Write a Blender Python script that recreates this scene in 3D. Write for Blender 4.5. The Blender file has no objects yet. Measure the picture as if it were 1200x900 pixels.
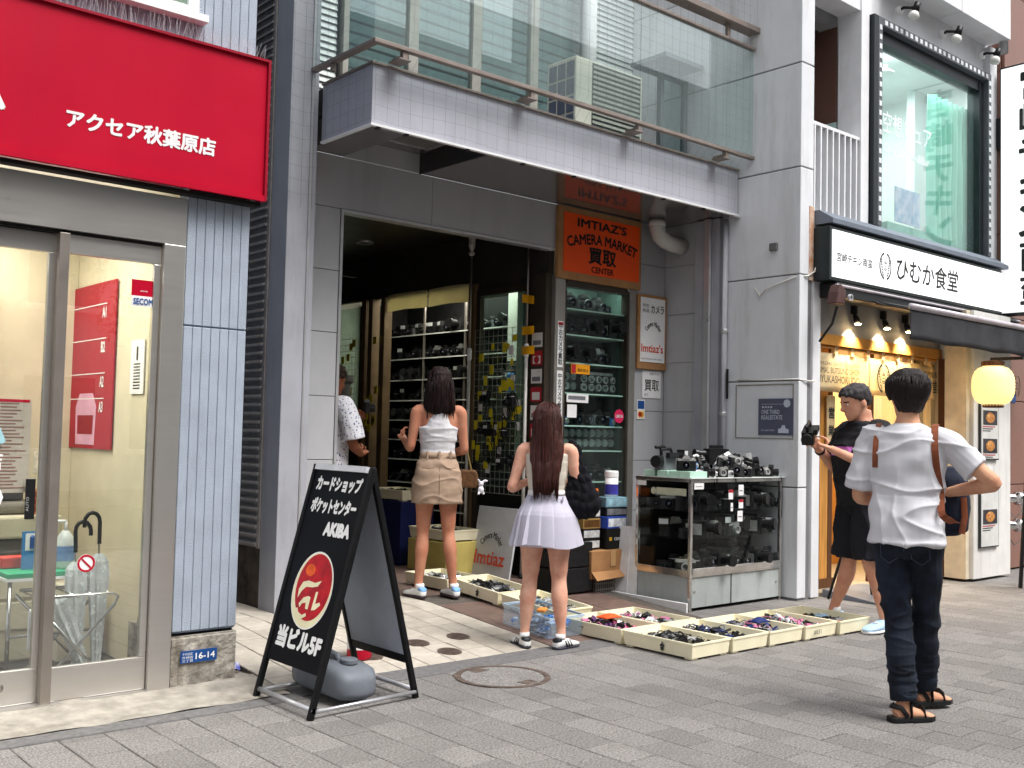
import bpy, bmesh, math, random
from mathutils import Vector, Matrix, noise
random.seed(7)
S = bpy.context.scene
COL = S.collection
# ---------------------------------------------------------------- camera, sky, sun, exposure
cam = bpy.data.cameras.new('camera'); camo = bpy.data.objects.new('camera', cam); COL.objects.link(camo)
PT, RO, YW = 0.0482424, 0.0229289, 0.714482
F_ = Vector((math.sin(YW)*math.cos(PT), math.cos(YW)*math.cos(PT), math.sin(PT)))
r0_ = Vector((math.cos(YW), -math.sin(YW), 0)); u0_ = r0_.cross(F_)
r_ = r0_*math.cos(RO) + u0_*math.sin(RO); u_ = -r0_*math.sin(RO) + u0_*math.cos(RO)
camo.matrix_world = Matrix(((r_.x, u_.x, -F_.x, 0), (r_.y, u_.y, -F_.y, 0), (r_.z, u_.z, -F_.z, 1.40), (0, 0, 0, 1)))
cam.sensor_width = 36.0; cam.lens = 1231.17/1200*36; cam.clip_start = 0.05; cam.clip_end = 2000
S.camera = camo
W = bpy.data.worlds.new('World'); S.world = W; W.use_nodes = True
wn = W.node_tree.nodes; wl = W.node_tree.links
sky = wn.new('ShaderNodeTexSky'); sky.sky_type = 'NISHITA'; sky.sun_disc = False
SUN_EL, SUN_AZ = math.radians(60), math.radians(165)      # azimuth measured from +Y clockwise (towards +X)
sky.sun_elevation = SUN_EL; sky.sun_rotation = SUN_AZ
sky.air_density = 1.0; sky.dust_density = 4.0; sky.ozone_density = 0.6
hs = wn.new('ShaderNodeHueSaturation'); hs.inputs['Saturation'].default_value = 0.14
wl.new(sky.outputs[0], hs.inputs['Color']); wl.new(hs.outputs[0], wn['Background'].inputs['Color'])
wn['Background'].inputs['Strength'].default_value = 0.13
sun = bpy.data.lights.new('sun', 'SUN'); sun.energy = 1.5; sun.angle = math.radians(28); sun.color = (1, .97, .93)
suno = bpy.data.objects.new('sun', sun); COL.objects.link(suno)
sd = Vector((math.sin(SUN_AZ)*math.cos(SUN_EL), math.cos(SUN_AZ)*math.cos(SUN_EL), math.sin(SUN_EL)))
suno.rotation_euler = sd.to_track_quat('Z', 'Y').to_euler(); suno.location = sd*30
S.view_settings.view_transform = 'Standard'; S.view_settings.look = 'None'
S.view_settings.exposure = 1.0; S.view_settings.gamma = 1
S.render.engine = 'CYCLES'; S.cycles.use_denoising = True
S.cycles.max_bounces = 10; S.cycles.transparent_max_bounces = 24; S.cycles.glossy_bounces = 5
S.cycles.sample_clamp_indirect = 6.0

# ---------------------------------------------------------------- helpers
def lin(r, g, b):
    f = lambda c: (c/255/12.92) if c/255 <= .04045 else ((c/255+.055)/1.055)**2.4
    return (f(r), f(g), f(b))
class MB:
    def __init__(s): s.v = []; s.f = []; s.m = []
    def add(s, vs, fs, mi=0):
        o = len(s.v); s.v += [tuple(p) for p in vs]; s.f += [tuple(i+o for i in q) for q in fs]; s.m += [mi]*len(fs); return s
    def box(s, x0, x1, y0, y1, z0, z1, mi=0):
        if x0 > x1: x0, x1 = x1, x0
        if y0 > y1: y0, y1 = y1, y0
        if z0 > z1: z0, z1 = z1, z0
        v = [(x0,y0,z0),(x1,y0,z0),(x1,y1,z0),(x0,y1,z0),(x0,y0,z1),(x1,y0,z1),(x1,y1,z1),(x0,y1,z1)]
        return s.add(v, [(0,3,2,1),(4,5,6,7),(0,1,5,4),(1,2,6,5),(2,3,7,6),(3,0,4,7)], mi)
    def hexa(s, v, mi=0):
        return s.add(v, [(0,3,2,1),(4,5,6,7),(0,1,5,4),(1,2,6,5),(2,3,7,6),(3,0,4,7)], mi)
    def rings(s, R, mi=0, cap=True, closed=True):
        n = len(R[0]); vs = [p for r in R for p in r]; fs = []
        for i in range(len(R)-1):
            for j in range(n if closed else n-1):
                k = (j+1) % n; fs.append((i*n+j, i*n+k, (i+1)*n+k, (i+1)*n+j))
        if cap and closed:
            fs.append(tuple(range(n-1, -1, -1))); fs.append(tuple((len(R)-1)*n+j for j in range(n)))
        return s.add(vs, fs, mi)
    def tube(s, pts, r, n=8, mi=0, cap=True, flat=1.0):
        pts = [Vector(p) for p in pts]; m = len(pts)
        rr = [r]*m if not isinstance(r, (list, tuple)) else list(r)
        T = [(pts[min(i+1, m-1)]-pts[max(i-1, 0)]).normalized() for i in range(m)]
        a = Vector((0, 0, 1)) if abs(T[0].z) < .9 else Vector((1, 0, 0))
        N = (a - T[0]*a.dot(T[0])).normalized(); R = []
        for i in range(m):
            N = (N - T[i]*N.dot(T[i])).normalized(); B = T[i].cross(N)
            e = rr[i] if isinstance(rr[i], (tuple, list)) else (rr[i], rr[i]*flat)
            R.append([pts[i] + N*(math.cos(2*math.pi*j/n)*e[0]) + B*(math.sin(2*math.pi*j/n)*e[1]) for j in range(n)])
        return s.rings(R, mi, cap)
    def cyl(s, p0, p1, r0, r1=None, n=14, mi=0): return s.tube([p0, p1], [r0, r0 if r1 is None else r1], n, mi)
    def lathe(s, prof, c=(0,0,0), n=20, mi=0, axis='z', cap=True):
        R = []
        for r, h in prof:
            ring = []
            for j in range(n):
                a = 2*math.pi*j/n; x, y = r*math.cos(a), r*math.sin(a)
                ring.append({'z': (c[0]+x, c[1]+y, c[2]+h), 'y': (c[0]+x, c[1]-h, c[2]+y), 'x': (c[0]+h, c[1]+x, c[2]+y)}[axis])
            R.append(ring)
        return s.rings(R, mi, cap)
    def prism(s, poly, fn, d0, d1, mi=0):          # fn(a, b, d) -> xyz
        n = len(poly); vs = [fn(a, b, d0) for a, b in poly] + [fn(a, b, d1) for a, b in poly]
        fs = [tuple(range(n)), tuple(range(2*n-1, n-1, -1))] + [(i, n+i, n+(i+1) % n, (i+1) % n) for i in range(n)]
        return s.add(vs, fs, mi)
    def ell(s, c, rx, ry, rz, n=14, m=9, mi=0):
        return s.rings([[(c[0]+rx*math.sin(t)*math.cos(2*math.pi*j/n), c[1]+ry*math.sin(t)*math.sin(2*math.pi*j/n), c[2]-rz*math.cos(t)) for j in range(n)]
                        for t in [max(.02, min(math.pi-.02, math.pi*i/(m-1))) for i in range(m)]], mi)
    def grid(s, fn, nu, nv, mi=0):
        vs = [fn(i/nu, j/nv) for j in range(nv+1) for i in range(nu+1)]
        return s.add(vs, [(j*(nu+1)+i, j*(nu+1)+i+1, (j+1)*(nu+1)+i+1, (j+1)*(nu+1)+i) for j in range(nv) for i in range(nu)], mi)
    def xf(s, M): s.v = [tuple(M @ Vector(p)) for p in s.v]; return s
    def merge(s, o, M=None, mi=None):
        vs = o.v if M is None else [tuple(M @ Vector(p)) for p in o.v]; k = len(s.v)
        s.v += vs; s.f += [tuple(i+k for i in q) for q in o.f]; s.m += (o.m if mi is None else [mi]*len(o.m)); return s
    def mesh(s, name, mats, smooth=False):
        me = bpy.data.meshes.new(name); me.from_pydata(s.v, [], s.f)
        mats = mats if isinstance(mats, (list, tuple)) else [mats]
        for m in mats: me.materials.append(m)
        if len(mats) > 1: me.polygons.foreach_set('material_index', s.m)
        bm = bmesh.new(); bm.from_mesh(me); bmesh.ops.recalc_face_normals(bm, faces=bm.faces); bm.to_mesh(me); bm.free()
        if smooth: me.polygons.foreach_set('use_smooth', [True]*len(me.polygons))
        me.update(); return me
    def obj(s, name, mats, parent=None, world=False, smooth=False, bevel=0, seg=2, solid=0):
        if world and parent is not None:
            o = wloc(parent); s.v = [(p[0]-o.x, p[1]-o.y, p[2]-o.z) for p in s.v]
        ob = bpy.data.objects.new(name, s.mesh(name, mats, smooth)); COL.objects.link(ob); ob.parent = parent
        if solid: md = ob.modifiers.new('solid', 'SOLIDIFY'); md.thickness = solid; md.offset = 0
        if bevel:
            md = ob.modifiers.new('bevel', 'BEVEL'); md.width = bevel; md.segments = seg; md.limit_method = 'ANGLE'; md.angle_limit = .6
            md.harden_normals = False
        return ob
def wloc(o):
    v = Vector((0, 0, 0))
    while o is not None: v = v + o.location; o = o.parent
    return v
def thing(name, label, cat, loc=(0,0,0), rz=0, group=None):
    o = bpy.data.objects.new(name, None); o.empty_display_size = .1; COL.objects.link(o); o.location = loc; o.rotation_euler = (0, 0, rz)
    return tag(o, label, cat, group)
def tag(o, label, cat, group=None):
    o['label'] = label; o['category'] = cat
    if group: o['group'] = group
    return o
def structure(o): o['kind'] = 'structure'; return o
def stuff(o): o['kind'] = 'stuff'; return o
def at(mb_or_obj, name, mats, label, cat, loc, group=None, rz=0, **k):   # one-mesh thing whose geometry is local to loc
    o = mb_or_obj.obj(name, mats, **k); o.location = loc; o.rotation_euler = (0, 0, rz); return tag(o, label, cat, group)
def copy_tree(o, parent=None):
    c = o.copy(); COL.objects.link(c); c.parent = parent
    for ch in list(o.children): copy_tree(ch, c)
    return c
def bx(x0, x1, y0, y1, z0, z1): return MB().box(x0, x1, y0, y1, z0, z1)

# ---------------------------------------------------------------- materials
MATS = {}
def M(name, col, rough=.5, metal=0, var=.08, vs=6, col2=None, bump=0, bs=60, spec=.32, stretch=None, grime=0, gcol=(.05,.04,.03), gs=2.2, emit=None, es=0, trans=0, ior=1.45, isl=0, coat=0, sheen=0, alpha=1, sub=0, world=False, spots=0):
    if name in MATS: return MATS[name]
    m = bpy.data.materials.new(name); m.use_nodes = True; MATS[name] = m
    nt = m.node_tree; N = nt.nodes; L = nt.links; b = N['Principled BSDF']
    b.inputs['Roughness'].default_value = rough; b.inputs['Metallic'].default_value = metal
    b.inputs['Specular IOR Level'].default_value = spec; b.inputs['IOR'].default_value = ior
    b.inputs['Transmission Weight'].default_value = trans; b.inputs['Coat Weight'].default_value = coat
    b.inputs['Sheen Weight'].default_value = sheen; b.inputs['Alpha'].default_value = alpha
    if sub: b.inputs['Subsurface Weight'].default_value = sub; b.inputs['Subsurface Radius'].default_value = (.02, .008, .005); b.inputs['Subsurface Scale'].default_value = .4
    tc = N.new('ShaderNodeTexCoord'); mp = N.new('ShaderNodeMapping'); src = N.new('ShaderNodeNewGeometry').outputs['Position'] if world else tc.outputs['Object']; L.new(src, mp.inputs['Vector'])
    if stretch: mp.inputs['Scale'].default_value = stretch
    nz = N.new('ShaderNodeTexNoise'); nz.inputs['Scale'].default_value = vs; nz.inputs['Detail'].default_value = 6; nz.inputs['Roughness'].default_value = .6
    L.new(mp.outputs[0], nz.inputs['Vector'])
    c2 = col2 or tuple(max(0, c*(1-2.2*var)) for c in col); c1 = col if col2 else tuple(min(1, c*(1+var)) for c in col)
    rp = N.new('ShaderNodeValToRGB'); rp.color_ramp.elements[0].position = .32; rp.color_ramp.elements[1].position = .68
    rp.color_ramp.elements[0].color = (*c2, 1); rp.color_ramp.elements[1].color = (*c1, 1); L.new(nz.outputs['Fac'], rp.inputs['Fac'])
    out = rp.outputs['Color']
    if isl:                                            # tone per piece
        oi = N.new('ShaderNodeObjectInfo'); ge = N.new('ShaderNodeNewGeometry'); ad = N.new('ShaderNodeMath'); ad.operation = 'ADD'
        L.new(oi.outputs['Random'], ad.inputs[0]); L.new(ge.outputs['Random Per Island'], ad.inputs[1])
        fr = N.new('ShaderNodeMath'); fr.operation = 'FRACT'; L.new(ad.outputs[0], fr.inputs[0])
        mr = N.new('ShaderNodeMapRange'); mr.inputs['To Min'].default_value = 1-isl; mr.inputs['To Max'].default_value = 1+isl; L.new(fr.outputs[0], mr.inputs['Value'])
        mx = N.new('ShaderNodeVectorMath'); mx.operation = 'SCALE'; L.new(out, mx.inputs[0]); L.new(mr.outputs[0], mx.inputs['Scale']); out = mx.outputs[0]
    if grime:
        g = N.new('ShaderNodeTexNoise'); g.inputs['Scale'].default_value = gs; g.inputs['Detail'].default_value = 8; g.inputs['Roughness'].default_value = .7
        gm = N.new('ShaderNodeMapping'); L.new(src, gm.inputs['Vector']); gm.inputs['Scale'].default_value = (1, 1, 1) if world else (3, 3, .4); L.new(gm.outputs[0], g.inputs['Vector'])
        gr = N.new('ShaderNodeMapRange'); gr.inputs['From Min'].default_value = .5; gr.inputs['From Max'].default_value = .75; gr.inputs['To Max'].default_value = grime; L.new(g.outputs['Fac'], gr.inputs['Value'])
        mi = N.new('ShaderNodeMix'); mi.data_type = 'RGBA'; L.new(gr.outputs[0], mi.inputs['Factor']); L.new(out, mi.inputs['A']); mi.inputs['B'].default_value = (*gcol, 1); out = mi.outputs['Result']
    if spots:                                          # trodden gum and drip spots
        v = N.new('ShaderNodeTexVoronoi'); v.inputs['Scale'].default_value = spots; L.new(src, v.inputs['Vector'])
        sr = N.new('ShaderNodeMapRange'); sr.inputs['From Min'].default_value = .055; sr.inputs['From Max'].default_value = .035; sr.inputs['To Max'].default_value = .7; L.new(v.outputs['Distance'], sr.inputs['Value'])
        sm = N.new('ShaderNodeMix'); sm.data_type = 'RGBA'; L.new(sr.outputs[0], sm.inputs['Factor']); L.new(out, sm.inputs['A']); L.new(v.outputs['Color'], sm.inputs['B'])
        hsv = N.new('ShaderNodeHueSaturation'); hsv.inputs['Saturation'].default_value = 0; hsv.inputs['Value'].default_value = .28; L.new(v.outputs['Color'], hsv.inputs['Color']); L.new(hsv.outputs[0], sm.inputs['B']); out = sm.outputs['Result']
    L.new(out, b.inputs['Base Color'])
    rm = N.new('ShaderNodeMapRange'); rm.inputs['To Min'].default_value = max(.02, rough-.08); rm.inputs['To Max'].default_value = min(1, rough+.1)
    L.new(nz.outputs['Fac'], rm.inputs['Value']); L.new(rm.outputs[0], b.inputs['Roughness'])
    if bump:
        bz = N.new('ShaderNodeTexNoise'); bz.inputs['Scale'].default_value = bs; bz.inputs['Detail'].default_value = 4; L.new(mp.outputs[0], bz.inputs['Vector'])
        bn = N.new('ShaderNodeBump'); bn.inputs['Strength'].default_value = bump; bn.inputs['Distance'].default_value = .01
        L.new(bz.outputs['Fac'], bn.inputs['Height']); L.new(bn.outputs[0], b.inputs['Normal'])
    if emit: b.inputs['Emission Color'].default_value = (*emit, 1); b.inputs['Emission Strength'].default_value = es
    return m
def glass(name, tint=(.9,.95,.93), refl=.12, rough=.0, haze=0, hcol=(.5,.6,.6)):
    if name in MATS: return MATS[name]
    m = bpy.data.materials.new(name); m.use_nodes = True; MATS[name] = m; nt = m.node_tree; N = nt.nodes; L = nt.links; N.remove(N['Principled BSDF'])
    t = N.new('ShaderNodeBsdfTransparent'); t.inputs[0].default_value = (*[c**.5 for c in tint], 1)
    g = N.new('ShaderNodeBsdfGlossy'); g.inputs['Roughness'].default_value = rough; g.inputs['Color'].default_value = (1, 1, 1, 1)
    lw = N.new('ShaderNodeLayerWeight'); fr = N.new('ShaderNodeMath'); fr.operation = 'POWER'; L.new(lw.outputs['Facing'], fr.inputs[0]); fr.inputs[1].default_value = 5.0
    ml = N.new('ShaderNodeMath'); ml.operation = 'MULTIPLY_ADD'; ml.inputs[1].default_value = .5; ml.inputs[2].default_value = refl*.5; ml.use_clamp = True; L.new(fr.outputs[0], ml.inputs[0])
    x = N.new('ShaderNodeMixShader'); L.new(ml.outputs[0], x.inputs[0]); L.new(t.outputs[0], x.inputs[1]); L.new(g.outputs[0], x.inputs[2]); o = x.outputs[0]
    if haze:
        d = N.new('ShaderNodeBsdfDiffuse'); d.inputs[0].default_value = (*hcol, 1); y = N.new('ShaderNodeMixShader'); y.inputs[0].default_value = haze*.5
        L.new(o, y.inputs[1]); L.new(d.outputs[0], y.inputs[2]); o = y.outputs[0]
    L.new(o, N['Material Output'].inputs[0]); return m

def cloth(name, col, tr=.45, var=.05):
    if name in MATS: return MATS[name]
    m = M(name, col, .85, var=var, vs=6, bump=.1, bs=300); N = m.node_tree.nodes; L = m.node_tree.links; b = N['Principled BSDF']
    t = N.new('ShaderNodeBsdfTranslucent'); t.inputs[0].default_value = (*col, 1); x = N.new('ShaderNodeMixShader'); x.inputs[0].default_value = tr
    L.new(b.outputs[0], x.inputs[1]); L.new(t.outputs[0], x.inputs[2]); L.new(x.outputs[0], N['Material Output'].inputs[0]); return m
# ---------------------------------------------------------------- lettering
DG = None
def glyphs(body, bold=0, spacing=1.0, shear=0):
    c = bpy.data.curves.new('lettering', 'FONT'); c.body = body; c.size = 1; c.resolution_u = 2; c.offset = bold; c.space_character = spacing; c.shear = shear
    o = bpy.data.objects.new('lettering', c); COL.objects.link(o); bpy.context.view_layer.update()
    me = bpy.data.meshes.new_from_object(o.evaluated_get(bpy.context.evaluated_depsgraph_get()))
    vs = [tuple(v.co) for v in me.vertices]; fs = [tuple(p.vertices) for p in me.polygons]
    bpy.data.objects.remove(o); bpy.data.curves.remove(c); bpy.data.meshes.remove(me); return vs, fs
def embolden(vs, fs, b):
    if b <= 0: return [(x, y, 0) for x, y, *_ in vs], fs
    V, Fc = [], []
    for i, (dx, dy) in enumerate(((0,0),(b,0),(-b,0),(0,b),(0,-b),(b*.7,b*.7),(-b*.7,b*.7),(b*.7,-b*.7),(-b*.7,-b*.7))):
        o = len(V); V += [(p[0]+dx, p[1]+dy, i*.00012) for p in vs]; Fc += [tuple(q+o for q in f) for f in fs]
    return V, Fc
def lettering(body, mat, parent, o, u, v, w, h, bold=0, spacing=1.0, shear=0, arc=0, name='lettering', world=True, vertical=False, th=.0015):
    """lettering that fills the box with corner o (bottom left), width w along u, height h along v, raised by th off the sign"""
    o, u, v = Vector(o), Vector(u).normalized(), Vector(v).normalized(); nrm = u.cross(v)
    if vertical:
        mb = MB(); n = len(body); ch = h/n
        for i, c in enumerate(body):
            if c == ' ': continue
            vs, fs = embolden(*glyphs(c), bold); xs = [p[0] for p in vs]; ys = [p[1] for p in vs]; cx, cy = (min(xs)+max(xs))/2, (min(ys)+max(ys))/2
            ex = max(max(xs)-min(xs), max(ys)-min(ys))
            k = min(w/max(max(xs)-min(xs), .4), ch*.92/max(max(ys)-min(ys), .4))
            mb.add([o+u*(w/2+(p[0]-cx)*k)+v*(h-ch*(i+.5)+(p[1]-cy)*k)+nrm*(th+p[2]) for p in vs], fs)
    else:
        vs, fs = embolden(*glyphs(body, 0, spacing, shear), bold); xs = [p[0] for p in vs]; ys = [p[1] for p in vs]
        x0, x1, y0, y1 = min(xs), max(xs), min(ys), max(ys); mb = MB(); P = []
        for p in vs:
            a = (p[0]-x0)/(x1-x0); b = (p[1]-y0)/(y1-y0)
            if arc:                                      # letters along an arch, arc = half angle
                th_ = (a-.5)*2*arc; R = (w/2)/math.sin(min(arc, 1.57)); rr = R + (b-1)*h
                P.append(o+u*(w/2+math.sin(th_)*rr)+v*(math.cos(th_)*rr-R)+nrm*(th+p[2]))
            else: P.append(o+u*(a*w)+v*(b*h)+nrm*(th+p[2]))
        mb.add(P, fs)
    ob = mb.obj(name, mat, parent, world=world); return ob
FX, FZ = (1,0,0), (0,0,1)              # signs that face the street (-Y)
SX = (0,-1,0)                          # signs that face -X
# ================================================================ GROUND
m_joint = M('joint_sand', lin(58,55,53), .95, var=.2, vs=40, bump=.4, bs=200)
m_paver = M('paver', lin(156,152,149), .9, vs=95, col2=lin(88,85,83), bump=.6, bs=220, isl=.14, grime=.5, gcol=lin(92,88,86), gs=1.3, world=True, spots=1.7)
m_asph = M('asphalt', (.06,.06,.062), .9, var=.25, vs=60, bump=.5, bs=160)
m_curb = M('curb_stone', lin(112,110,110), .9, var=.14, vs=30, bump=.3, bs=220, grime=.3, gs=3)
m_conc = M('light_concrete', lin(160,154,144), .9, var=.16, vs=9, bump=.5, bs=60, grime=.8, gcol=lin(96,84,70), gs=2.2, world=True)
m_tile = M('porch_tile', lin(184,176,164), .55, var=.07, vs=14, bump=.08, bs=90, isl=.09, grime=.5, gcol=lin(132,120,104), gs=2.5, world=True)
m_brown = M('brown_tile', lin(112,92,84), .5, var=.12, vs=12, bump=.1, bs=90, isl=.08, grime=.4, gcol=lin(76,62,56), gs=2.5, world=True)
m_grout = M('grout', lin(92,86,80), .95, var=.2, vs=30)
m_iron = M('cast_iron', lin(118,104,96), .6, .5, var=.25, vs=20, bump=.5, bs=120)
def sheet(x0, x1, y0, y1, z): return MB().add([(x0,y0,z),(x1,y0,z),(x1,y1,z),(x0,y1,z)], [(0,1,2,3)])
structure(sheet(-400, 400, -400, 400, -.03).obj('ground', m_asph))
pav = structure(sheet(-6, 60, -1.2, 9.0, -.006).obj('pavement', m_joint))
structure(bx(-6, 60, -1.35, -1.2, -.12, .004).obj('kerb', m_curb, bevel=.01))
structure(sheet(-6, 60, -7.5, -1.35, -.022).obj('road', m_asph))
def pix(P):
    d = Vector(P)-Vector((0, 0, 1.4)); w = d.dot(F_)
    return (600+1231*d.dot(r_)/w, 450-1231*d.dot(u_)/w, w) if w > .3 else (-999, -999, 1)
PX, PY, PG = .2, .25, .0045
cell = []
MHOLE = (4.02, 4.66, .27)
def ytop(x): return 4.87 if x < 2.9 else (4.92 if x < 5.25 else 5.6)
for i in range(-5, 150):
    x0 = i*PX + .007
    off = (i % 2)*.125 + (.06 if (i//7) % 2 else 0)
    for j in range(-4, 24):
        y0 = j*PY + off; y1 = y0+PY
        yt = ytop(x0+.1)
        if y0 > yt-.03 or y0 < -1.15: continue
        y1 = min(y1, yt)
        cx, cy = x0+PX/2, (y0+y1)/2
        if math.hypot(max(0, abs(cx-MHOLE[0])-.02), max(0, abs(cy-MHOLE[1])-.02)) < .16: continue
        p = pix((cx, cy, 0)); inside = -70 < p[0] < 1270 and p[1] < 960
        cell.append((p[1] if inside and p[2] > 0 else -1e3-p[2], x0, y0, y1))
cell.sort(reverse=True)
def paver_mb(w, h, gap=PG):
    g = gap/2; c = .004
    o = [(g,g),(w-g,g),(w-g,h-g),(g,h-g)]; t = [(g+c,g+c),(w-g-c,g+c),(w-g-c,h-g-c),(g+c,h-g-c)]
    vs = [(x,y,-.012) for x, y in o]+[(x,y,-.003) for x, y in o]+[(x,y,0) for x, y in t]
    fs = [(i, (i+1) % 4, 4+(i+1) % 4, 4+i) for i in range(4)]+[(4+i, 4+(i+1) % 4, 8+(i+1) % 4, 8+i) for i in range(4)]+[(8,9,10,11)]
    return MB().add(vs, fs)
pm = {}
rest = MB()
for k, (key, x0, y0, y1) in enumerate(cell):
    h = round(y1-y0, 3); rz = random.uniform(-.0012, .0012)
    if k < 300:
        if h not in pm: pm[h] = paver_mb(PX, h).mesh('paver', m_paver)
        o = bpy.data.objects.new('paver', pm[h]); COL.objects.link(o); o.parent = pav; o.location = (x0, y0, rz); o.rotation_euler = (random.uniform(-.002, .002), random.uniform(-.002, .002), random.uniform(-.003, .003))
    elif -3 < x0 < 24: rest.merge(paver_mb(PX, h), Matrix.Translation((x0, y0, rz)))
stuff(rest.obj('paver', m_paver, pav))
structure(bx(-6, 2.86, 4.875, 5.0, -.05, .004).obj('curb_strip', m_curb, bevel=.006))
structure(bx(2.865, 5.28, 4.925, 5.14, -.05, .004).obj('curb_strip', m_curb, bevel=.006))
structure(MB().grid(lambda a, b: (-6+8.84*a, 5.0+.44*b, .006+.008*noise.noise((a*40, b*3, 1))+.02*b), 160, 6).obj('threshold_strip', m_conc, smooth=True))
structure(MB().grid(lambda a, b: (2.70+.17*a, 5.1+3.4*b, .004+.012*noise.noise((a*4, b*20, 4))), 4, 60).obj('side_gutter', m_conc, smooth=True))
# porch: ramp up to the shop entrance
SL0, SL1, ZT = 5.14, 6.5, .11
def zf(y): return 0 if y < SL0 else (ZT*(y-SL0)/(SL1-SL0) if y < SL1 else ZT)
mb = MB()
ys = [SL0, SL1, 11.2]
for a, b in zip(ys, ys[1:]):
    mb.hexa([(2.86,a,-.03),(6.6,a,-.03),(6.6,b,-.03),(2.86,b,-.03),(2.86,a,zf(a)-.006),(6.6,a,zf(a)-.006),(6.6,b,zf(b)-.006),(2.86,b,zf(b)-.006)])
porch = structure(mb.obj('porch_floor', m_grout))
ang = math.atan2(ZT, SL1-SL0)
def tiles(x0, x1, y0, y1, s, mat, name):
    me = {}
    nx = round((x1-x0)/s); sx = (x1-x0)/nx
    y = y0
    while y < y1-.02:
        h = min(s, y1-y); k = round(h, 3)
        if k not in me: me[k] = paver_mb(sx, h, .0085).mesh(name, mat)
        ym = y+h/2
        for i in range(nx):
            if SL0 < y and any(math.hypot(x0+sx*(i+.5)-a, ym-b) < .05 for a, b in ()): continue
            o = bpy.data.objects.new(name, me[k]); COL.objects.link(o); o.parent = porch
            o.location = (x0+i*sx, y, zf(y+1e-4)+random.uniform(-.0008, .0012)); o.rotation_euler = (ang if ym < SL1 else 0, 0, 0)
        y += s
tiles(2.86, 4.86, 5.145, 7.3, .192, m_tile, 'floor_tile')
tiles(4.865, 6.44, 5.145, 9.6, .4, m_brown, 'brown_floor_tile')
# covers in the floor
def cover(name, label, x, y, r, z, ringw, mat2, tilt=0):
    t = thing(name, label, 'manhole cover', (x, y, z)); t.rotation_euler = (tilt, 0, 0)
    mb = MB(); mb.lathe([(r-ringw, 0), (r-ringw, .004), (r, .004), (r, 0)], n=40, cap=False); mb.obj('ring', m_iron, t)
    MB().lathe([(r-ringw-.004, -.004), (r-ringw-.004, .0025)], n=40).obj('lid', mat2, t)
    return t
t = cover('manhole_cover', 'large round paving-filled manhole cover with iron ring in the pavement', MHOLE[0], MHOLE[1], MHOLE[2]+.01, .001, .034, m_paver)
for a in (.12, 3.26):
    MB().prism([(-.055,-.03),(.055,-.03),(.045,.04),(-.045,.04)], lambda p, q, d: (p*math.cos(a)-(q+.19)*math.sin(a), p*math.sin(a)+(q+.19)*math.cos(a), d), .002, .0045).obj('key_plate', m_iron, t)
def dots(r, n):
    mb = MB(); mb.lathe([(r, -.002), (r, .002)], n=24)
    k = int(r/.014)
    for i in range(-k, k+1):
        for j in range(-k, k+1):
            if math.hypot(i, j)*.014 < r-.012: mb.box(i*.014-.0045, i*.014+.0045, j*.014-.0045, j*.014+.0045, .002, .004)
    return mb
for lab, x, y, r in [('round iron floor drain cover nearest the curb stone in the light tiles', 4.15, 5.33, .08), ('round iron floor drain cover half hidden beside the black sign board', 3.63, 5.45, .08),
                     ('round iron floor drain cover farthest back in the light tiles', 4.43, 5.60, .08), ('round iron floor drain cover in the middle of the light tiles', 4.08, 5.58, .08)]:
    o = dots(r, 8).obj('drain_cover', m_iron); o.location = (x, y, zf(y)+.003); o.rotation_euler = (ang, 0, 0); tag(o, lab, 'drain cover', 'iron covers in the porch tiles')

# ================================================================ PRINT SHOP (red sign, left)
m_siding = M('blue_siding', lin(164,174,188), .5, var=.05, vs=5, bump=.5, bs=130, grime=.4, gcol=lin(122,128,138), gs=1.4)
m_groove = M('groove', lin(132,146,166), .8, var=.1)
m_red = M('red_sign', lin(182,4,42), .4, var=.03, vs=2, spec=.25, grime=.25, gcol=lin(150,8,34), gs=1.0)
m_redd = M('red_edge', lin(150,14,40), .4, var=.06)
m_white = M('white_paint', lin(236,236,236), .4, var=.03)
m_steel = M('stainless', lin(208,204,199), .3, .8, var=.015, vs=3, stretch=(1,1,14), bump=.02, bs=300)
m_steel2 = M('stainless_dark', lin(170,162,154), .38, .8, var=.08, vs=3)
m_dark = M('dark_gap', (.012,.012,.012), .8, var=.1)
m_rough = M('rough_concrete', lin(164,158,148), .95, var=.3, vs=11, bump=1.0, bs=45, grime=.85, gcol=lin(84,72,56), gs=2.6)
g_door = glass('door_glass', (.86,.90,.88), .24)
m_int = M('cream_wall', lin(216,206,180), .6, var=.04)
m_intd = M('dark_carpet', lin(52,50,52), .8, var=.2, vs=40)
m_blue = M('sign_blue', lin(30,76,140), .4, var=.05)
m_black = M('black_plastic', (.012,.012,.013), .4, var=.1)
YR = 5.42
B = thing('print_shop_building', 'building at left with red fascia sign, pale blue siding and steel glass doors', 'building', (0, YR, 0))
P = lambda mb, n, m, par=B, **k: mb.obj(n, m, par, world=True, **k)
P(MB().box(2.36, 2.712, YR+.012, YR+.13, .3, 7).box(2.45, 2.712, YR+.131, YR+6, .3, 7), 'wall', m_groove)
P(bx(-4, 2.358, YR+.014, YR+.25, 3.36, 7), 'wall', m_groove)
for seg in ((.31, 1.945), (1.953, 4.9)):
    for i in range(7):
        a = 2.352+i*.0523
        P(bx(a+.0012, a+.0511, YR, YR+.014, *seg), 'siding_strip', m_siding, bevel=.003, seg=1)
for i in range(26):
    a = 2.349-(i+1)*.0523
    if 1.80 < a+.05 and a < 2.36 and False: continue
    P(bx(a+.0012, a+.0511, YR, YR+.016, 3.30, 4.9), 'siding_strip', m_siding, bevel=.003, seg=1)
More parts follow.
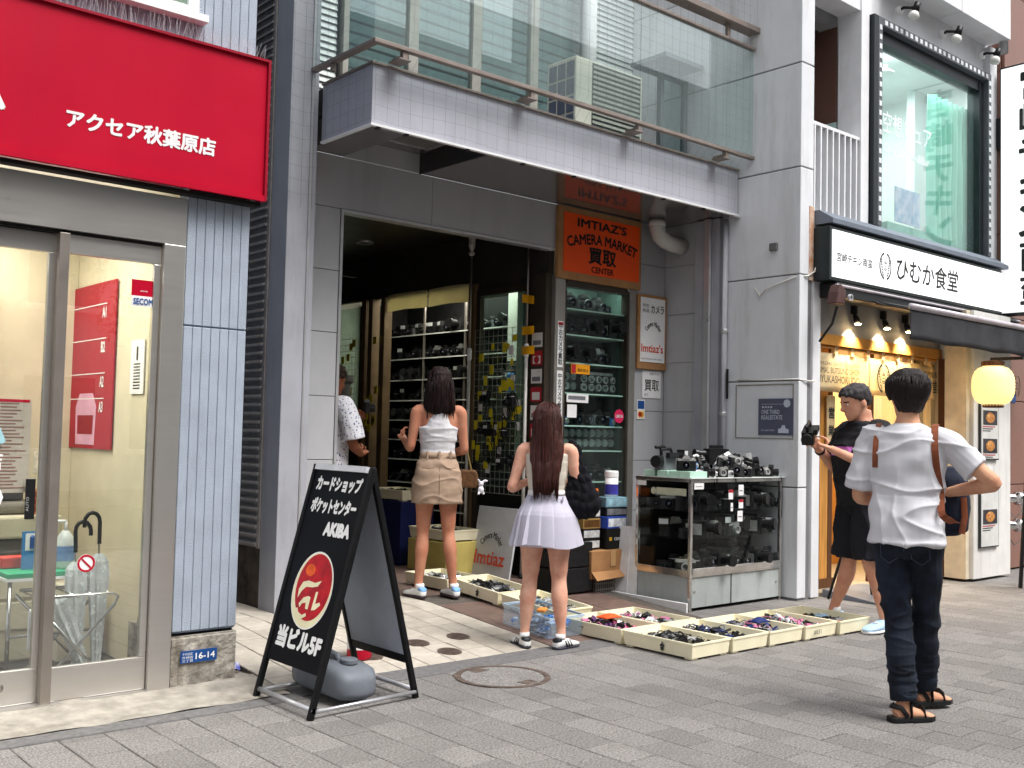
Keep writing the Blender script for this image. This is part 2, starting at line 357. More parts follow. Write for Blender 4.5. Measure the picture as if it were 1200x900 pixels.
for i in range(8):
    a = YR+.02+i*.0523
    P(bx(2.712, 2.722, a, a+.046, .31, 4.9), 'siding_strip', m_siding, bevel=.003, seg=1)
mb = MB(); mb.grid(lambda a, b: (2.35+.37*a, YR-.002-.012*abs(noise.noise((a*5, b*4, 3)))+(.02 if b > .97 else 0), .285*b), 26, 20)
mb.box(2.352, 2.722, YR+.004, YR+.6, -.02, .283); P(mb, 'concrete_base', m_rough, smooth=False)
P(bx(2.362, 2.71, YR+.03, YR+.5, .27, .32), 'base_gap', m_dark)
# window above the sign
w = P(MB().box(1.2, 2.36, YR-.03, YR+.02, 3.64, 3.68), 'window', m_white)
P(MB().box(1.2, 2.40, YR-.07, YR+.0, 3.60, 3.639), 'sill', m_white, w)
P(MB().box(2.30, 2.36, YR-.03, YR+.0, 3.681, 4.8), 'frame', m_white, w)
P(MB().box(1.84, 1.88, YR-.03, YR+.0, 3.681, 4.8), 'frame', m_white, w)
P(MB().box(1.2, 2.3, YR-.012, YR-.006, 3.681, 4.8), 'pane', glass('win_pane', (.75,.85,.85), .2), w)
P(MB().box(1.2, 2.3, YR-.005, YR-.002, 3.681, 4.8), 'curtain', M('curtain_cream', lin(196,200,180), .8), w)
# red fascia sign
sg = thing('fascia_sign', 'long red shop fascia sign with white Japanese lettering above the glass doors', 'sign', (1.0, 5.32, 2.66))
mb = MB(); mb.box(-4, 2.742, 5.323, YR-.005, 2.70, 3.455); P(mb, 'panel', m_red, sg)
mb = MB(); mb.box(-4, 2.758, 5.305, YR-.003, 3.456, 3.470); mb.box(2.743, 2.758, 5.305, YR-.003, 2.67, 3.4555); P(mb, 'edge_trim', m_redd, sg)
mb = MB(); mb.prism([(0,0),(.0,-.02),(.02,-.02),(.035,0)], lambda a, b, d: (d, 5.305+a, 2.70+b*1.6), -4, 2.742); P(mb, 'lip', m_red, sg); P(bx(-4, 2.74, 5.345, YR-.004, 2.645, 2.665), 'painted_shadow_line', m_dark, sg)  # dark strip under the lip paints the sign's shadow line
lettering('アクセア秋葉原店', m_white, sg, (1.667, 5.3225, 2.864), FX, FZ, .785, .098, bold=.036)
lettering('A', m_white, sg, (1.165, 5.3225, 2.885), FX, FZ, .225, .20, bold=.05)
mb = MB()
for i in range(150):
    x = 1.4+i*.009; y = random.uniform(5.33, 5.39); mb.tube([(x, y, 3.47), (x+random.uniform(-.03,.03), y+random.uniform(-.04,.02), 3.47+random.uniform(.07,.11))], .0008, 3)
stuff(P(mb, 'bird_spikes', M('spike_wire', lin(220,220,222), .4, .3), sg))
# steel entrance
en = thing('shop_entrance', 'stainless steel framed glass sliding entrance of the print shop', 'entrance', (1.7, YR, 0))
P(bx(-1.5, 2.345, YR-.01, YR+.12, 2.375, 2.63), 'lintel_panel', m_steel, en)
P(bx(2.225, 2.345, YR-.012, YR+.12, .0, 2.374), 'jamb', m_steel, en, bevel=.004)
P(bx(-1.5, 2.224, YR+.02, YR+.12, 2.36, 2.374), 'track', m_dark, en)
P(bx(-1.5, 2.224, YR-.02, YR+.14, .0, .028), 'sill', m_steel, en)
def door(x0, x1, y, nm, lock=False):
    d = P(MB().box(x0, x1, y, y+.035, 2.262, 2.358).box(x0, x1, y, y+.035, .03, .197).box(x0, x0+.035, y, y+.035, .198, 2.261).box(x1-.035, x1, y, y+.035, .198, 2.261), nm, m_steel, en, bevel=.003)
    P(bx(x0+.035, x1-.035, y+.014, y+.02, .197, 2.262), 'pane', g_door, d); return d
d2 = door(1.70, 2.222, YR+.02, 'door'); d1 = door(.62, 1.70, YR+.06, 'door'); door(-.5, .62, YR+.06, 'door')
P(bx(1.695, 1.745, YR-.0, YR+.055, .02, 2.36), 'door_post', m_steel2, en, bevel=.003)
P(MB().lathe([(0.001, .0), (.018, .0), (.02, -.004), (.022, -.004), (.022, -.001)], (1.52, YR+.058, .12), 20, axis='y'), 'lock', m_steel2, d1, smooth=True)
P(bx(1.60, 1.645, YR+.045, YR+.06, .93, 1.13), 'handle', m_black, d1, bevel=.004)
lettering('AUTO', M('grey_print', (.4,.4,.4)), d1, (1.615, YR+.044, .97), (0,0,1), (-1,0,0), .07, .014)
# stickers on the glass
st = P(bx(2.075, 2.20, YR+.030, YR+.0335, 2.03, 2.17), 'security_sticker', m_red, d2)
P(bx(2.075, 2.20, YR+.0295, YR+.0330, 2.03, 2.085), 'sticker_band', m_white, st)
lettering('SECOM', m_blue, st, (2.085, YR+.0292, 2.038), FX, FZ, .105, .035, bold=.03)
lettering('security', m_white, st, (2.12, YR+.0295, 2.105), FX, FZ, .04, .012)
ns = P(MB().lathe([(.001, 0), (.045, 0), (.045, -.001)], (1.90, YR+.031, .70), 24, axis='y'), 'no_smoking_sticker', m_white, d2)
mb = MB(); mb.lathe([(.034, .002), (.044, .002), (.044, .0015), (.034, .0015)], (1.90, YR+.031, .70), 24, axis='y', cap=False)
mb.add([(1.875, YR+.0285, .72), (1.880, YR+.0285, .727), (1.926, YR+.0285, .68), (1.920, YR+.0285, .673)], [(0,1,2,3)]); P(mb, 'red_ring', m_red, ns)
lettering('店', m_white, d1, (1.40, YR+.058, 1.17), FX, FZ, .09, .09, bold=.02); lettering('A', M('pale_blue', lin(170,215,225), .4), d1, (1.34, YR+.058, 1.30), FX, FZ, .16, .17, bold=.06); lettering('00', m_white, d1, (1.31, YR+.058, .99), FX, FZ, .19, .10, bold=.03)
ntc = P(bx(1.46, 1.62, YR+.081, YR+.083, 1.06, 1.52), 'notice', M('paper_notice', lin(222,206,190), .7, var=.04), d1)
mb = MB()
for k in range(26):
    z = 1.50-k*.0165; mb.box(1.475, 1.475+random.uniform(.05, .13), YR+.0795, YR+.0805, z, z-.006)
P(mb, 'print_lines', M('print_grey', lin(150,110,100)), ntc)
P(bx(1.47, 1.61, YR+.0796, YR+.0806, 1.505, 1.518), 'heading_bar', m_red, ntc)
# interior of the print shop
I = thing('print_shop_interior', 'cream walled lit interior of the print shop behind the glass doors', 'interior', (1.2, 7, 0))
P(bx(-3, 2.70, YR+.13, 9.5, -.02, .012), 'floor', m_intd, I)
P(bx(-3, 2.70, 9.4, 9.5, .013, 2.7), 'back_wall', m_int, I)
P(bx(2.40, 2.448, YR+.14, 9.4, .013, 2.7), 'side_wall', m_int, I)
P(bx(-3, 2.70, YR+.13, 9.5, 2.7, 2.8), 'ceiling', m_white, I)
P(bx(1.3, 2.398, 7.25, 7.32, .013, 2.695), 'partition', m_int, I)
lampm = M('lamp_tube', (1,1,1), .5, emit=(1,.95,.82), es=5)
for x in (.2, 1.5):
    P(bx(x, x+1.0, 6.2, 6.35, 2.66, 2.695), 'ceiling_lamp', lampm, I)
al = bpy.data.lights.new('print_shop_lamp', 'AREA'); al.energy = 36; al.size = 1.6; al.color = (1, .95, .84); alo = bpy.data.objects.new('print_shop_lamp', al); COL.objects.link(alo); alo.location = (1.2, 6.3, 2.64); alo.parent = None
# poster on the inner side wall and notices
m_poster = M('poster_red', lin(168,30,48), .5, var=.06, vs=2)
po = thing('wall_poster', 'tall red size-guide poster on the cream wall inside the print shop', 'poster', (2.38, 6.9, 1.25))
P(bx(2.38, 2.39, 6.50, 7.32, 1.25, 2.31), 'sheet', m_poster, po)
for k, (s, z) in enumerate((('A1', 1.72), ('B2', 1.50), ('A2', 1.28), ('A3', 1.12))):
    z += .36; lettering(s, m_white, po, (2.38, 6.72, z), SX, FZ, .07, .07, bold=.03); P(bx(2.377, 2.3795, 6.64, 7.25, z+.086, z+.092), 'rule_line', m_white, po)
m_pink = M('pink_print', lin(226,170,196), .5)
P(MB().prism([(-.10,-.16),(.10,-.16),(.11,.06),(.07,.14),(-.07,.14),(-.11,.06)], lambda a, b, d: (d, 6.95-a*1.7, 1.45+b*1.1), 2.3775, 2.3795), 'printed_shape', m_pink, po)
P(MB().prism([(-.08,-.08),(.08,-.08),(.085,.03),(-.085,.03)], lambda a, b, d: (d, 6.95-a*1.7, 1.43+b*1.1), 2.3755, 2.3770), 'printed_shape', M('poster_deep', lin(150,20,40)), po)
nt_ = at(bx(0, .006, -.1, .1, 0, .32), 'wall_notice', m_white, 'framed white safety notice with printed lines on the cream side wall', 'notice', (2.388, 6.14, 1.59))
mb = MB(); mb.box(-.002, -.001, -.012, .012, .2, .28)
for k in range(9): mb.box(-.002, -.001, -.05, .05, .03+k*.018, .037+k*.018)
mb.obj('print_lines', m_black, nt_)
cb = thing('wall_cupboard', 'cream wall cupboard near the ceiling inside the print shop', 'cupboard', (1.55, 7.2, 1.75))
P(bx(1.32, 1.79, 7.0, 7.24, 1.62, 2.28), 'body', m_int, cb, bevel=.01); P(bx(1.35, 1.76, 6.985, 7.0, 1.70, 2.25), 'door', M('cream_door', lin(238,226,178), .4), cb, bevel=.006)
# copier, table, bottles
m_beige = M('copier_beige', lin(206,200,178), .45, var=.04); m_cgrey = M('copier_grey', lin(120,118,112), .5)
cp = thing('copier', 'beige office copier behind the left glass door', 'copier', (1.45, 6.6, .013))
for a in ((1.05, 2.12, 6.55, 7.2, .013, .62),): P(bx(*a), 'body', m_beige, cp, bevel=.015)
P(bx(1.05, 2.10, 6.56, 7.2, .63, .72), 'tray_slot', m_cgrey, cp, bevel=.01); P(bx(1.05, 2.12, 6.5, 7.2, .73, .86), 'scanner_bed', m_beige, cp, bevel=.015)
P(bx(1.1, 2.05, 6.62, 7.18, .865, .93), 'lid', m_cgrey, cp, bevel=.02); P(bx(1.25, 1.75, 6.44, 6.5, .80, .86), 'control_panel', M('panel_grey', lin(225,225,222)), cp, bevel=.008)
P(bx(1.3, 1.62, 6.438, 6.441, .815, .84), 'screen', M('lcd', lin(40,120,190), .2), cp)
P(bx(1.06, 1.10, 6.535, 6.55, .05, .6), 'side_panel', m_white, cp)
for z in (.2, .38): P(bx(1.12, 2.08, 6.535, 6.552, z, z+.16), 'drawer', m_beige, cp, bevel=.006)
tb = thing('side_table', 'small green topped table with steel legs inside the print shop window', 'table', (1.86, 5.95, .013))
P(bx(1.62, 2.14, 5.78, 6.14, .60, .625), 'tabletop', M('green_top', lin(40,150,110), .6), tb, bevel=.004); P(bx(1.615, 2.145, 5.775, 6.145, .585, .599), 'rim', m_white, tb)
chrome = M('chrome', lin(215,215,215), .15, 1, var=.05)
for x, y in ((1.64, 5.8), (1.64, 6.12), (2.12, 5.8), (2.12, 6.12)): P(MB().cyl((x, y, .013), (x, y, .585), .011, n=10), 'leg', chrome, tb, smooth=True)
P(MB().cyl((1.64, 5.8, .3), (2.12, 5.8, .3), .008), 'stretcher', chrome, tb)
def bottle(lab, x, y, z, mat, r=.042, h=.15, pump=True):
    t = thing('pump_bottle', lab, 'bottle', (x, y, z)); MB().lathe([(r*.9, 0), (r, .01), (r, h*.75), (r*.5, h*.95), (r*.35, h)], n=20).obj('body', mat, t, smooth=True)
    MB().cyl((0,0,h), (0,0,h+.05), .008).tube([(0,0,h+.05), (-.05,0,h+.052), (-.062,0,h+.04)], .009, 8).obj('pump', m_white, t, smooth=True)
    MB().lathe([(r+.0008, h*.2), (r+.0008, h*.6)], n=20, cap=False).obj('label_band', M('bottle_label', lin(120,150,200), .5), t, smooth=True); return t
bottle('white pump bottle of hand sanitizer on the green table', 1.94, 5.9, .626, M('milky', lin(226,230,228), .3, trans=.2), r=.05, h=.2)
bc = at(bx(-.06, .06, 0, .012, 0, .2), 'instruction_card', M('card_blue', lin(60,130,190), .5), 'blue sanitizer instruction card standing on the green table', 'card', (1.79, 5.93, .626))
bx(-.045, .045, -.003, 0, .1, .19).obj('picture_panel', m_white, bc); MB().lathe([(.014, 0), (.014, .06), (.006, .07)], (-.01, -.004, .11)).obj('printed_bottle', m_blue, bc)
fly = at(bx(-.05, .05, 0, .004, 0, .15), 'leaflet', M('orange_leaflet', lin(222,140,70), .5), 'orange food leaflet propped on the copier', 'leaflet', (1.97, 6.48, .87))
for i in range(3):
    for j in range(2): MB().box(-.04+j*.042, -.004+j*.042, -.002, 0, .015+i*.042, .05+i*.042).obj('photo_square', M('food_photo', lin(150,60,34), .5), fly)
mn = thing('monitor', 'black flat screen on the cream partition behind the glass door', 'monitor', (1.6, 7.23, 1.2)); P(bx(1.32, 1.82, 7.19, 7.245, 1.02, 1.58), 'panel', m_black, mn, bevel=.01); P(bx(1.35, 1.79, 7.186, 7.19, 1.05, 1.55), 'screen', M('screen_dark', lin(30,36,44), .15), mn)
for k, (x, y, z, w_, d_, h_, cc, lab) in enumerate(((1.5, 6.75, .935, .34, .3, .10, (226,224,216), 'stack of white paper on the copier lid'), (1.85, 6.9, .935, .25, .22, .16, (70,70,74), 'dark grey card printer on the copier lid'), (1.72, 6.05, .626, .14, .1, .06, (206,60,50), 'red box at the left of the green table'), (1.2, 6.3, .013, .3, .3, .5, (196,190,172), 'cream cabinet left of the green table'), (2.2, 6.6, .013, .24, .4, .45, (214,208,190), 'cream carton below the red poster'))):
    at(bx(-w_/2, w_/2, -d_/2, d_/2, 0, h_), 'office_item', M('office_%d' % k, lin(*cc), .5, var=.06), lab, 'office item', (x, y, z), bevel=.008)
for k in range(3): at(bx(-.05, .05, -.001, .001, 0, .14), 'wall_leaflet', M('leaf_%d' % k, lin(*((206,120,70), (190,40,50), (230,226,210))[k]), .6, var=.2, vs=30), ('orange', 'red', 'white')[k]+' leaflet pinned to the partition above the copier', 'leaflet', (1.95+k*.13, 7.246, 1.08), 'leaflets on the partition')
# umbrella stand with umbrellas
us = thing('umbrella_stand', 'folding chrome umbrella stand behind the right glass door', 'umbrella stand', (1.98, 5.75, .013))
cr = lambda n, mb: P(mb, n, chrome, us, smooth=True)
for y in (5.58, 5.9):
    cr('leg', MB().tube([(1.70, y, .02), (1.90, y, .25), (2.10, y, .46), (2.12, y, .50), (2.09, y, .52), (1.72, y, .52)], .009, 8)); cr('leg', MB().tube([(2.12, y, .02), (1.93, y, .23), (1.70, y, .50)], .009, 8))
for k in range(5): cr('bar', MB().cyl((1.72+k*.09, 5.58, .52), (1.72+k*.09, 5.9, .52), .005, n=6))
cr('bar', MB().cyl((1.70, 5.58, .03), (1.70, 5.9, .03), .006, n=6)); cr('bar', MB().cyl((2.12, 5.58, .03), (2.12, 5.9, .03), .006, n=6))
m_vin = M('clear_vinyl', lin(232,236,238), .25, trans=.35, var=.1, vs=20)
def umbrella(lab, bp, tp, hook):
    t = thing('umbrella', lab, 'umbrella', bp); d = Vector(tp)-Vector(bp); n = d.normalized(); L = d.length
    R = []; a = n.orthogonal().normalized(); b = n.cross(a)
    for q, r in ((.02, .006), (.1, .018), (.4, .032), (.62, .045), (.72, .04), (.76, .018)):
        R.append([n*(L*q)+(a*math.cos(2*math.pi*j/16)+b*math.sin(2*math.pi*j/16))*r*(1+(.25 if j % 2 else -.2)) for j in range(16)])
    MB().rings(R).obj('canopy', m_vin, t, smooth=False); MB().tube([(0,0,0), n*L*.9], .005, 6).obj('shaft', chrome, t)
    hp = [n*L*.82+Vector((0,0,0)), n*L*.95]+[n*L*.95+n*(.05*math.sin(th))+Vector(hook)*(.04*(1-math.cos(th))) for th in (.5,1.,1.57,2.1,2.7,3.14)]+[n*L*.92+Vector(hook)*.08]
    MB().tube(hp, .011, 8).obj('handle', m_black, t, smooth=True)
umbrella('clear vinyl umbrella with black crook handle leaning against the table', (1.97, 5.72, .03), (1.93, 5.72, .88), (1, 0, 0))
umbrella('tallest clear vinyl umbrella with black crook handle in the stand', (2.06, 5.7, .03), (2.05, 5.7, .93), (-1, 0, 0))
umbrella('clear vinyl umbrella slanting across the stand with thin dark handle', (2.03, 5.66, .03), (1.76, 5.66, .66), (-.6, 0, .5))
hg = at(MB().box(-.055, .055, -.012, .012, 0, .2), 'hanging_speaker', M('speaker_grey', lin(212,214,218), .5), 'pale grey perforated plastic panel hanging on the umbrella stand', 'panel', (1.72, 5.565, .27), bevel=.012)
mb = MB()
for q in range(6):
    for j in range(5+q*5): a = 2*math.pi*j/(5+q*5); mb.lathe([(.0001, 0), (.0028, 0), (.0028, -.0005)], (math.cos(a)*(.006+q*.008), -.0125, .1+math.sin(a)*(.006+q*.008)), 6, axis='y')
mb.obj('perforation', m_cgrey, hg); MB().tube([(-.02,0,.2), (-.02,0,.25), (.02,0,.25), (.02,0,.2)], .005, 6).obj('hook', chrome, hg)
# address plate on the concrete base
ap = at(bx(-.103, .103, -.004, 0, -.032, .032), 'address_plate', m_blue, 'blue enamel address plate 16-14 on the rough concrete base', 'sign', (2.50, 5.405, .175))
lettering('16-14', m_white, ap, (-.02, -.004, -.017), FX, FZ, .11, .034, bold=.02, world=False)
for k, s in enumerate(('千代田区', '外神田', '三丁目')): lettering(s, m_white, ap, (-.094, -.004, .008-k*.018), FX, FZ, .058, .014, world=False)
# litter
lt = at(MB().grid(lambda a, b: (a*.1-.05+.02*noise.noise((a*4, b*4, 1)), b*.06-.03, .05*abs(noise.noise((a*5, b*5, 2)))+.03*(1-abs(2*b-1))), 8, 6), 'crumpled_wrapper', M('blue_wrapper', lin(40,60,190), .3, col2=lin(230,230,240), vs=30), 'crumpled blue and white wrapper beside the concrete base', 'litter', (2.79, 5.62, .02), solid=.002)
# ================================================================ CAMERA SHOP BUILDING (middle)
m_panel = M('grey_panel', lin(176,177,180), .34, var=.03, vs=2, spec=.5, grime=.3, gcol=lin(128,126,124), gs=1.2)
m_pjoint = M('panel_joint', lin(70,70,72), .8)
m_col = M('column_grey', lin(164,165,172), .5, var=.05, vs=3, grime=.5, gcol=lin(108,106,108), gs=1.3)
m_fasc = M('fascia_grey', lin(184,184,194), .45, var=.03, vs=3, grime=.25, gcol=lin(124,122,130), gs=1.2)
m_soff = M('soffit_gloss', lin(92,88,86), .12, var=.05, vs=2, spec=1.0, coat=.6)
m_bronze = M('bronze_rail', lin(146,134,127), .45, .3, var=.08, vs=6, grime=.2)
m_trim = M('door_trim', lin(206,206,208), .3, .6, var=.04)
m_louv = M('louver_brown', lin(150,144,140), .55, var=.12, vs=8, grime=.3)
m_stain = M('stained_wall', lin(86,76,68), .95, var=.3, vs=6, bump=.5, bs=40, grime=.7, gcol=(.03,.025,.02), gs=2)
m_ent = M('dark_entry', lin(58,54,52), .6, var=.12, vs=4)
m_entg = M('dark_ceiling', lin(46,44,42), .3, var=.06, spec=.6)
YW6 = 6.92
C2 = thing('camera_shop_building', 'grey panelled building in the middle with deep entrance and glass balcony', 'building', (6, YW6, 0))
Q = lambda mb, n, m, par=C2, **k: mb.obj(n, m, par, world=True, **k)
# left column and side wall with louvers
c = Q(bx(3.635, 3.80, 6.68, 6.919, .02, 8.5), 'column', m_col, bevel=.004)
Q(bx(3.803, 3.872, 6.70, 6.919, .02, 8.5), 'flange', m_col, c, bevel=.003)
Q(MB().box(3.80, 3.815, 6.672, 6.70, .02, 8.5), 'edge_strip', m_trim, c)
Q(bx(3.66, 3.9, 6.921, 11, 0, 8.5), 'side_wall', m_stain)
lv = Q(MB().box(3.625, 3.659, 6.925, 6.96, .54, 8.5).box(3.645, 3.659, 6.96, 9.0, .54, 8.5), 'louver_frame', m_louv)
me = MB().hexa([(-.028,0,-.004),(0,0,.018),(0,2.03,.018),(-.028,2.03,-.004),(-.028,0,.012),(0,0,.034),(0,2.03,.034),(-.028,2.03,.012)]).mesh('louver_slat', m_louv)
for i in range(72):
    o = bpy.data.objects.new('louver_slat', me); COL.objects.link(o); o.parent = lv; o.location = Vector((3.644, 6.962, .56+i*.063))-wloc(lv)
# panels left of the doorway, above the lintel, right of the display window
def panels(x0, x1, zs, y=YW6, par=None):
    for a, b in zip(zs, zs[1:]): Q(bx(x0+.002, x1-.002, y-.012, y, a+.0025, b-.0025), 'wall_panel', m_panel, par or C2, bevel=.002, seg=1)
Z0 = [.10, .22, .70, 1.18, 1.66, 2.145, 2.62, 3.10]
Q(bx(3.875, 4.20, YW6+.001, 7.02, .1, 3.5), 'wall_core', m_pjoint); panels(3.875, 4.215, Z0)
Q(bx(3.875, 8.0, YW6+.001, 7.02, 3.10, 3.505), 'wall_core', m_pjoint)
for a, b in ((3.875, 5.08), (5.08, 6.47), (6.47, 7.56), (7.56, 8.0)): panels(a, b, [3.10, 3.505])
Q(bx(7.56, 8.0, YW6+.001, 7.02, 0, 3.10), 'wall_core', m_pjoint); panels(7.56, 7.99, [0]+Z0[1:])
Q(MB().box(4.217, 4.24, YW6-.02, 6.99, .1, 3.075).box(4.217, 6.47, YW6-.02, 6.99, 3.076, 3.099), 'doorway_trim', m_trim)
# right hand return wall of the entrance bay (on x = 8) with steel column, pipes
for a, b in zip([0]+Z0[1:]+[3.505], Z0[1:]+[3.505]): Q(bx(7.988, 8.0, 6.485, 6.905, a+.0025, b-.0025), 'wall_panel', m_panel, bevel=.002, seg=1)
Q(bx(8.004, 8.2, 6.21, 7.5, 0, 8), 'wall_core', m_panel)
c = Q(bx(7.93, 7.998, 6.30, 6.482, 0, 3.5), 'column', m_col, bevel=.004)
Q(bx(7.90, 7.929, 6.285, 6.35, 0, 3.5), 'flange', m_trim, c, bevel=.003); Q(bx(7.94, 7.999, 6.20, 6.298, 0, 3.5), 'flange', m_col, c, bevel=.003)
rp = Q(MB().tube([(7.955, 6.14, .02), (7.955, 6.14, 3.48)], .026, 14), 'rain_pipe', m_col, smooth=True)
for z in (.9, 1.62, 2.4): Q(MB().lathe([(.03, 0), (.034, .01), (.034, .03), (.03, .04)], (7.955, 6.14, z)), 'pipe_clip', m_trim, rp)
Q(MB().tube([(7.945, 6.09, 1.78), (7.95, 6.095, 1.95), (7.945, 6.09, 2.06)], .012, 8), 'black_conduit', m_black)
# soffit and fascia of the balcony
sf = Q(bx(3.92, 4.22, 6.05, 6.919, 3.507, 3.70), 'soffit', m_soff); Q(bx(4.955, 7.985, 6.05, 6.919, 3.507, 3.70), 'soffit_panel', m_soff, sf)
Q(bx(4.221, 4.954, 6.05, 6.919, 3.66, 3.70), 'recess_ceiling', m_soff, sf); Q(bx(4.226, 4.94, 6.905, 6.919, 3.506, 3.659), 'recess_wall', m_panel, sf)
Q(MB().box(4.30, 4.88, 6.25, 6.27, 3.645, 3.659).box(4.30, 4.88, 6.70, 6.72, 3.645, 3.659).box(4.30, 4.32, 6.27, 6.70, 3.645, 3.659).box(4.86, 4.88, 6.27, 6.70, 3.645, 3.659), 'hatch_frame', m_trim, sf); Q(bx(4.32, 4.86, 6.27, 6.70, 3.655, 3.659), 'hatch', M('hatch_grey', lin(110,108,106), .5), sf); Q(bx(4.94, 4.954, 6.05, 6.919, 3.498, 3.659), 'recess_edge', M('recess_dark', lin(60,58,57), .5), sf)
fa = Q(MB().box(3.90, 7.985, 6.03, 6.045, 3.515, 3.925).box(3.90, 3.916, 6.046, 6.69, 3.515, 3.925), 'fascia', m_fasc)
Q(MB().box(3.885, 7.99, 6.012, 6.08, 3.926, 3.945).box(3.885, 3.94, 6.081, 6.69, 3.926, 3.945), 'coping', m_bronze, fa, bevel=.003)
Q(MB().box(3.89, 7.99, 6.018, 6.05, 3.498, 3.514).box(3.89, 3.92, 6.051, 6.69, 3.498, 3.514), 'drip_edge', m_white, fa)
Q(bx(3.92, 7.985, 6.05, 7.3, 3.72, 3.92), 'slab', m_pjoint)
for x in (3.96, 4.2, 4.75, 5.3, 5.85, 6.4, 6.95, 7.5, 7.95): Q(bx(x-.012, x+.012, 6.025, 6.06, 3.485, 3.5), 'net_clip', m_black, fa)
Q(MB().box(7.90, 8.06, 6.0, 6.06, 3.482, 3.497), 'bracket_plate', m_trim, fa)
# glass balustrade
m_net = M('net_cord', lin(84,84,86), .8)
g_bal = glass('balcony_glass', (.84,.94,.93), .16, haze=.10, hcol=(.7,.82,.82))
bl = Q(MB().box(3.79, 7.995, 5.845, 5.895, 4.005, 4.035).box(3.79, 3.84, 5.896, 6.69, 4.005, 4.035), 'lower_rail', m_bronze, bevel=.004)
Q(MB().box(3.79, 7.995, 5.845, 5.895, 5.035, 5.062).box(3.79, 3.84, 5.896, 6.69, 5.035, 5.062), 'upper_rail', m_bronze, bl, bevel=.004)
Q(bx(3.79, 8.0, 5.80, 5.93, 5.19, 5.24), 'handrail_shelf', m_bronze, bl, bevel=.004)
for x in (4.05, 5.23, 6.43, 7.60):
    Q(MB().box(x-.05, x+.05, 5.86, 6.0, 3.946, 3.955).box(x-.02, x+.02, 5.86, 5.90, 3.955, 4.004).box(x-.006, x+.006, 5.9, 6.02, 3.955, 3.99), 'rail_bracket', m_bronze, bl)
    Q(MB().box(x-.02, x+.02, 5.855, 5.885, 5.063, 5.189), 'rail_post', m_bronze, bl)
xs = [3.80, 5.23, 6.43, 7.60, 7.99]
for a, b in zip(xs, xs[1:]): Q(bx(a+.004, b-.004, 5.866, 5.876, 4.036, 5.034), 'glass_pane', g_bal, bl)
Q(bx(3.81, 3.82, 5.90, 6.68, 4.036, 5.034), 'glass_pane', g_bal, bl)
Q(bx(3.80, 3.83, 6.4, 6.43, 3.946, 4.004), 'rail_bracket', m_bronze, bl)
# wall behind the balcony: windows, white siding, door
m_sidw = M('white_siding', lin(206,212,210), .5, var=.05, grime=.2); m_frame = M('alu_frame', lin(170,168,160), .4, .4)
Q(bx(3.87, 8.0, 7.42, 7.5, 3.92, 9), 'upper_wall', m_pjoint)
me = MB().hexa([(0,-.022,0),(1,-.022,0),(1,0,0),(0,0,0),(0,-.004,.052),(1,-.004,.052),(1,0,.052),(0,0,.052)]).mesh('siding_board', m_sidw)
def boards(x0, x1, z0, z1, y, pitch=.056):
    n = int((z1-z0)/pitch)
    for i in range(n):
        o = bpy.data.objects.new('siding_board', me); COL.objects.link(o); o.parent = C2; o.location = Vector((x0, y, z0+i*pitch))-wloc(C2); o.scale = (x1-x0, 1, 1)
boards(3.9, 4.42, 3.95, 6.0, 7.41); boards(7.3, 7.99, 3.95, 6.0, 7.41)
g_up = glass('upper_window_glass', (.45,.58,.60), .30, haze=.10, hcol=(.45,.6,.6))
m_blind = M('blind_white', lin(206,216,210), .6, var=.04); m_room = M('upper_room', lin(120,140,138), .8, var=.2, vs=3)
for a, b in ((4.45, 5.15), (5.15, 5.85), (5.85, 6.55), (6.55, 7.25)):
    wv = Q(MB().box(a, a+.05, 7.33, 7.41, 3.95, 6.2).box(b-.05, b, 7.33, 7.41, 3.95, 6.2).box(a+.05, b-.05, 7.33, 7.41, 3.95, 4.0), 'window', m_frame)
    Q(bx(a+.05, b-.05, 7.36, 7.366, 4.0, 6.2), 'pane', g_up, wv)
    for i in range(20): Q(MB().hexa([(a+.06,7.385,4.02+i*.1),(b-.06,7.385,4.02+i*.1),(b-.06,7.40,4.02+i*.1),(a+.06,7.40,4.02+i*.1),(a+.06,7.375,4.09+i*.1),(b-.06,7.375,4.09+i*.1),(b-.06,7.378,4.09+i*.1),(a+.06,7.378,4.09+i*.1)]), 'blind_slat', m_blind, wv)
pl = Q(MB().lathe([(.07, 0), (.07, 3)], (7.15, 7.2, 3.93)), 'service_pipe', m_white, smooth=True)
# door standing inside the right end of the balcony
bd = thing('balcony_door', 'grey framed glass door and canopy at the right end of the balcony', 'door', (7.72, 6.7, 3.93))
Q(MB().box(7.55, 7.60, 6.62, 6.67, 3.93, 4.95).box(7.90, 7.95, 6.62, 6.67, 3.93, 4.95).box(7.60, 7.90, 6.62, 6.67, 4.88, 4.95).box(7.60, 7.90, 6.62, 6.67, 3.93, 4.0), 'frame', M('door_grey', lin(112,120,124), .5), bd)
Q(bx(7.60, 7.90, 6.64, 6.646, 4.0, 4.88), 'pane', glass('dg2', (.6,.75,.75), .15), bd); Q(MB().box(7.42, 7.98, 6.45, 6.9, 5.0, 5.04).box(7.45, 7.48, 6.6, 6.63, 4.9, 5.0), 'canopy', M('door_grey', (0,0,0)), bd)
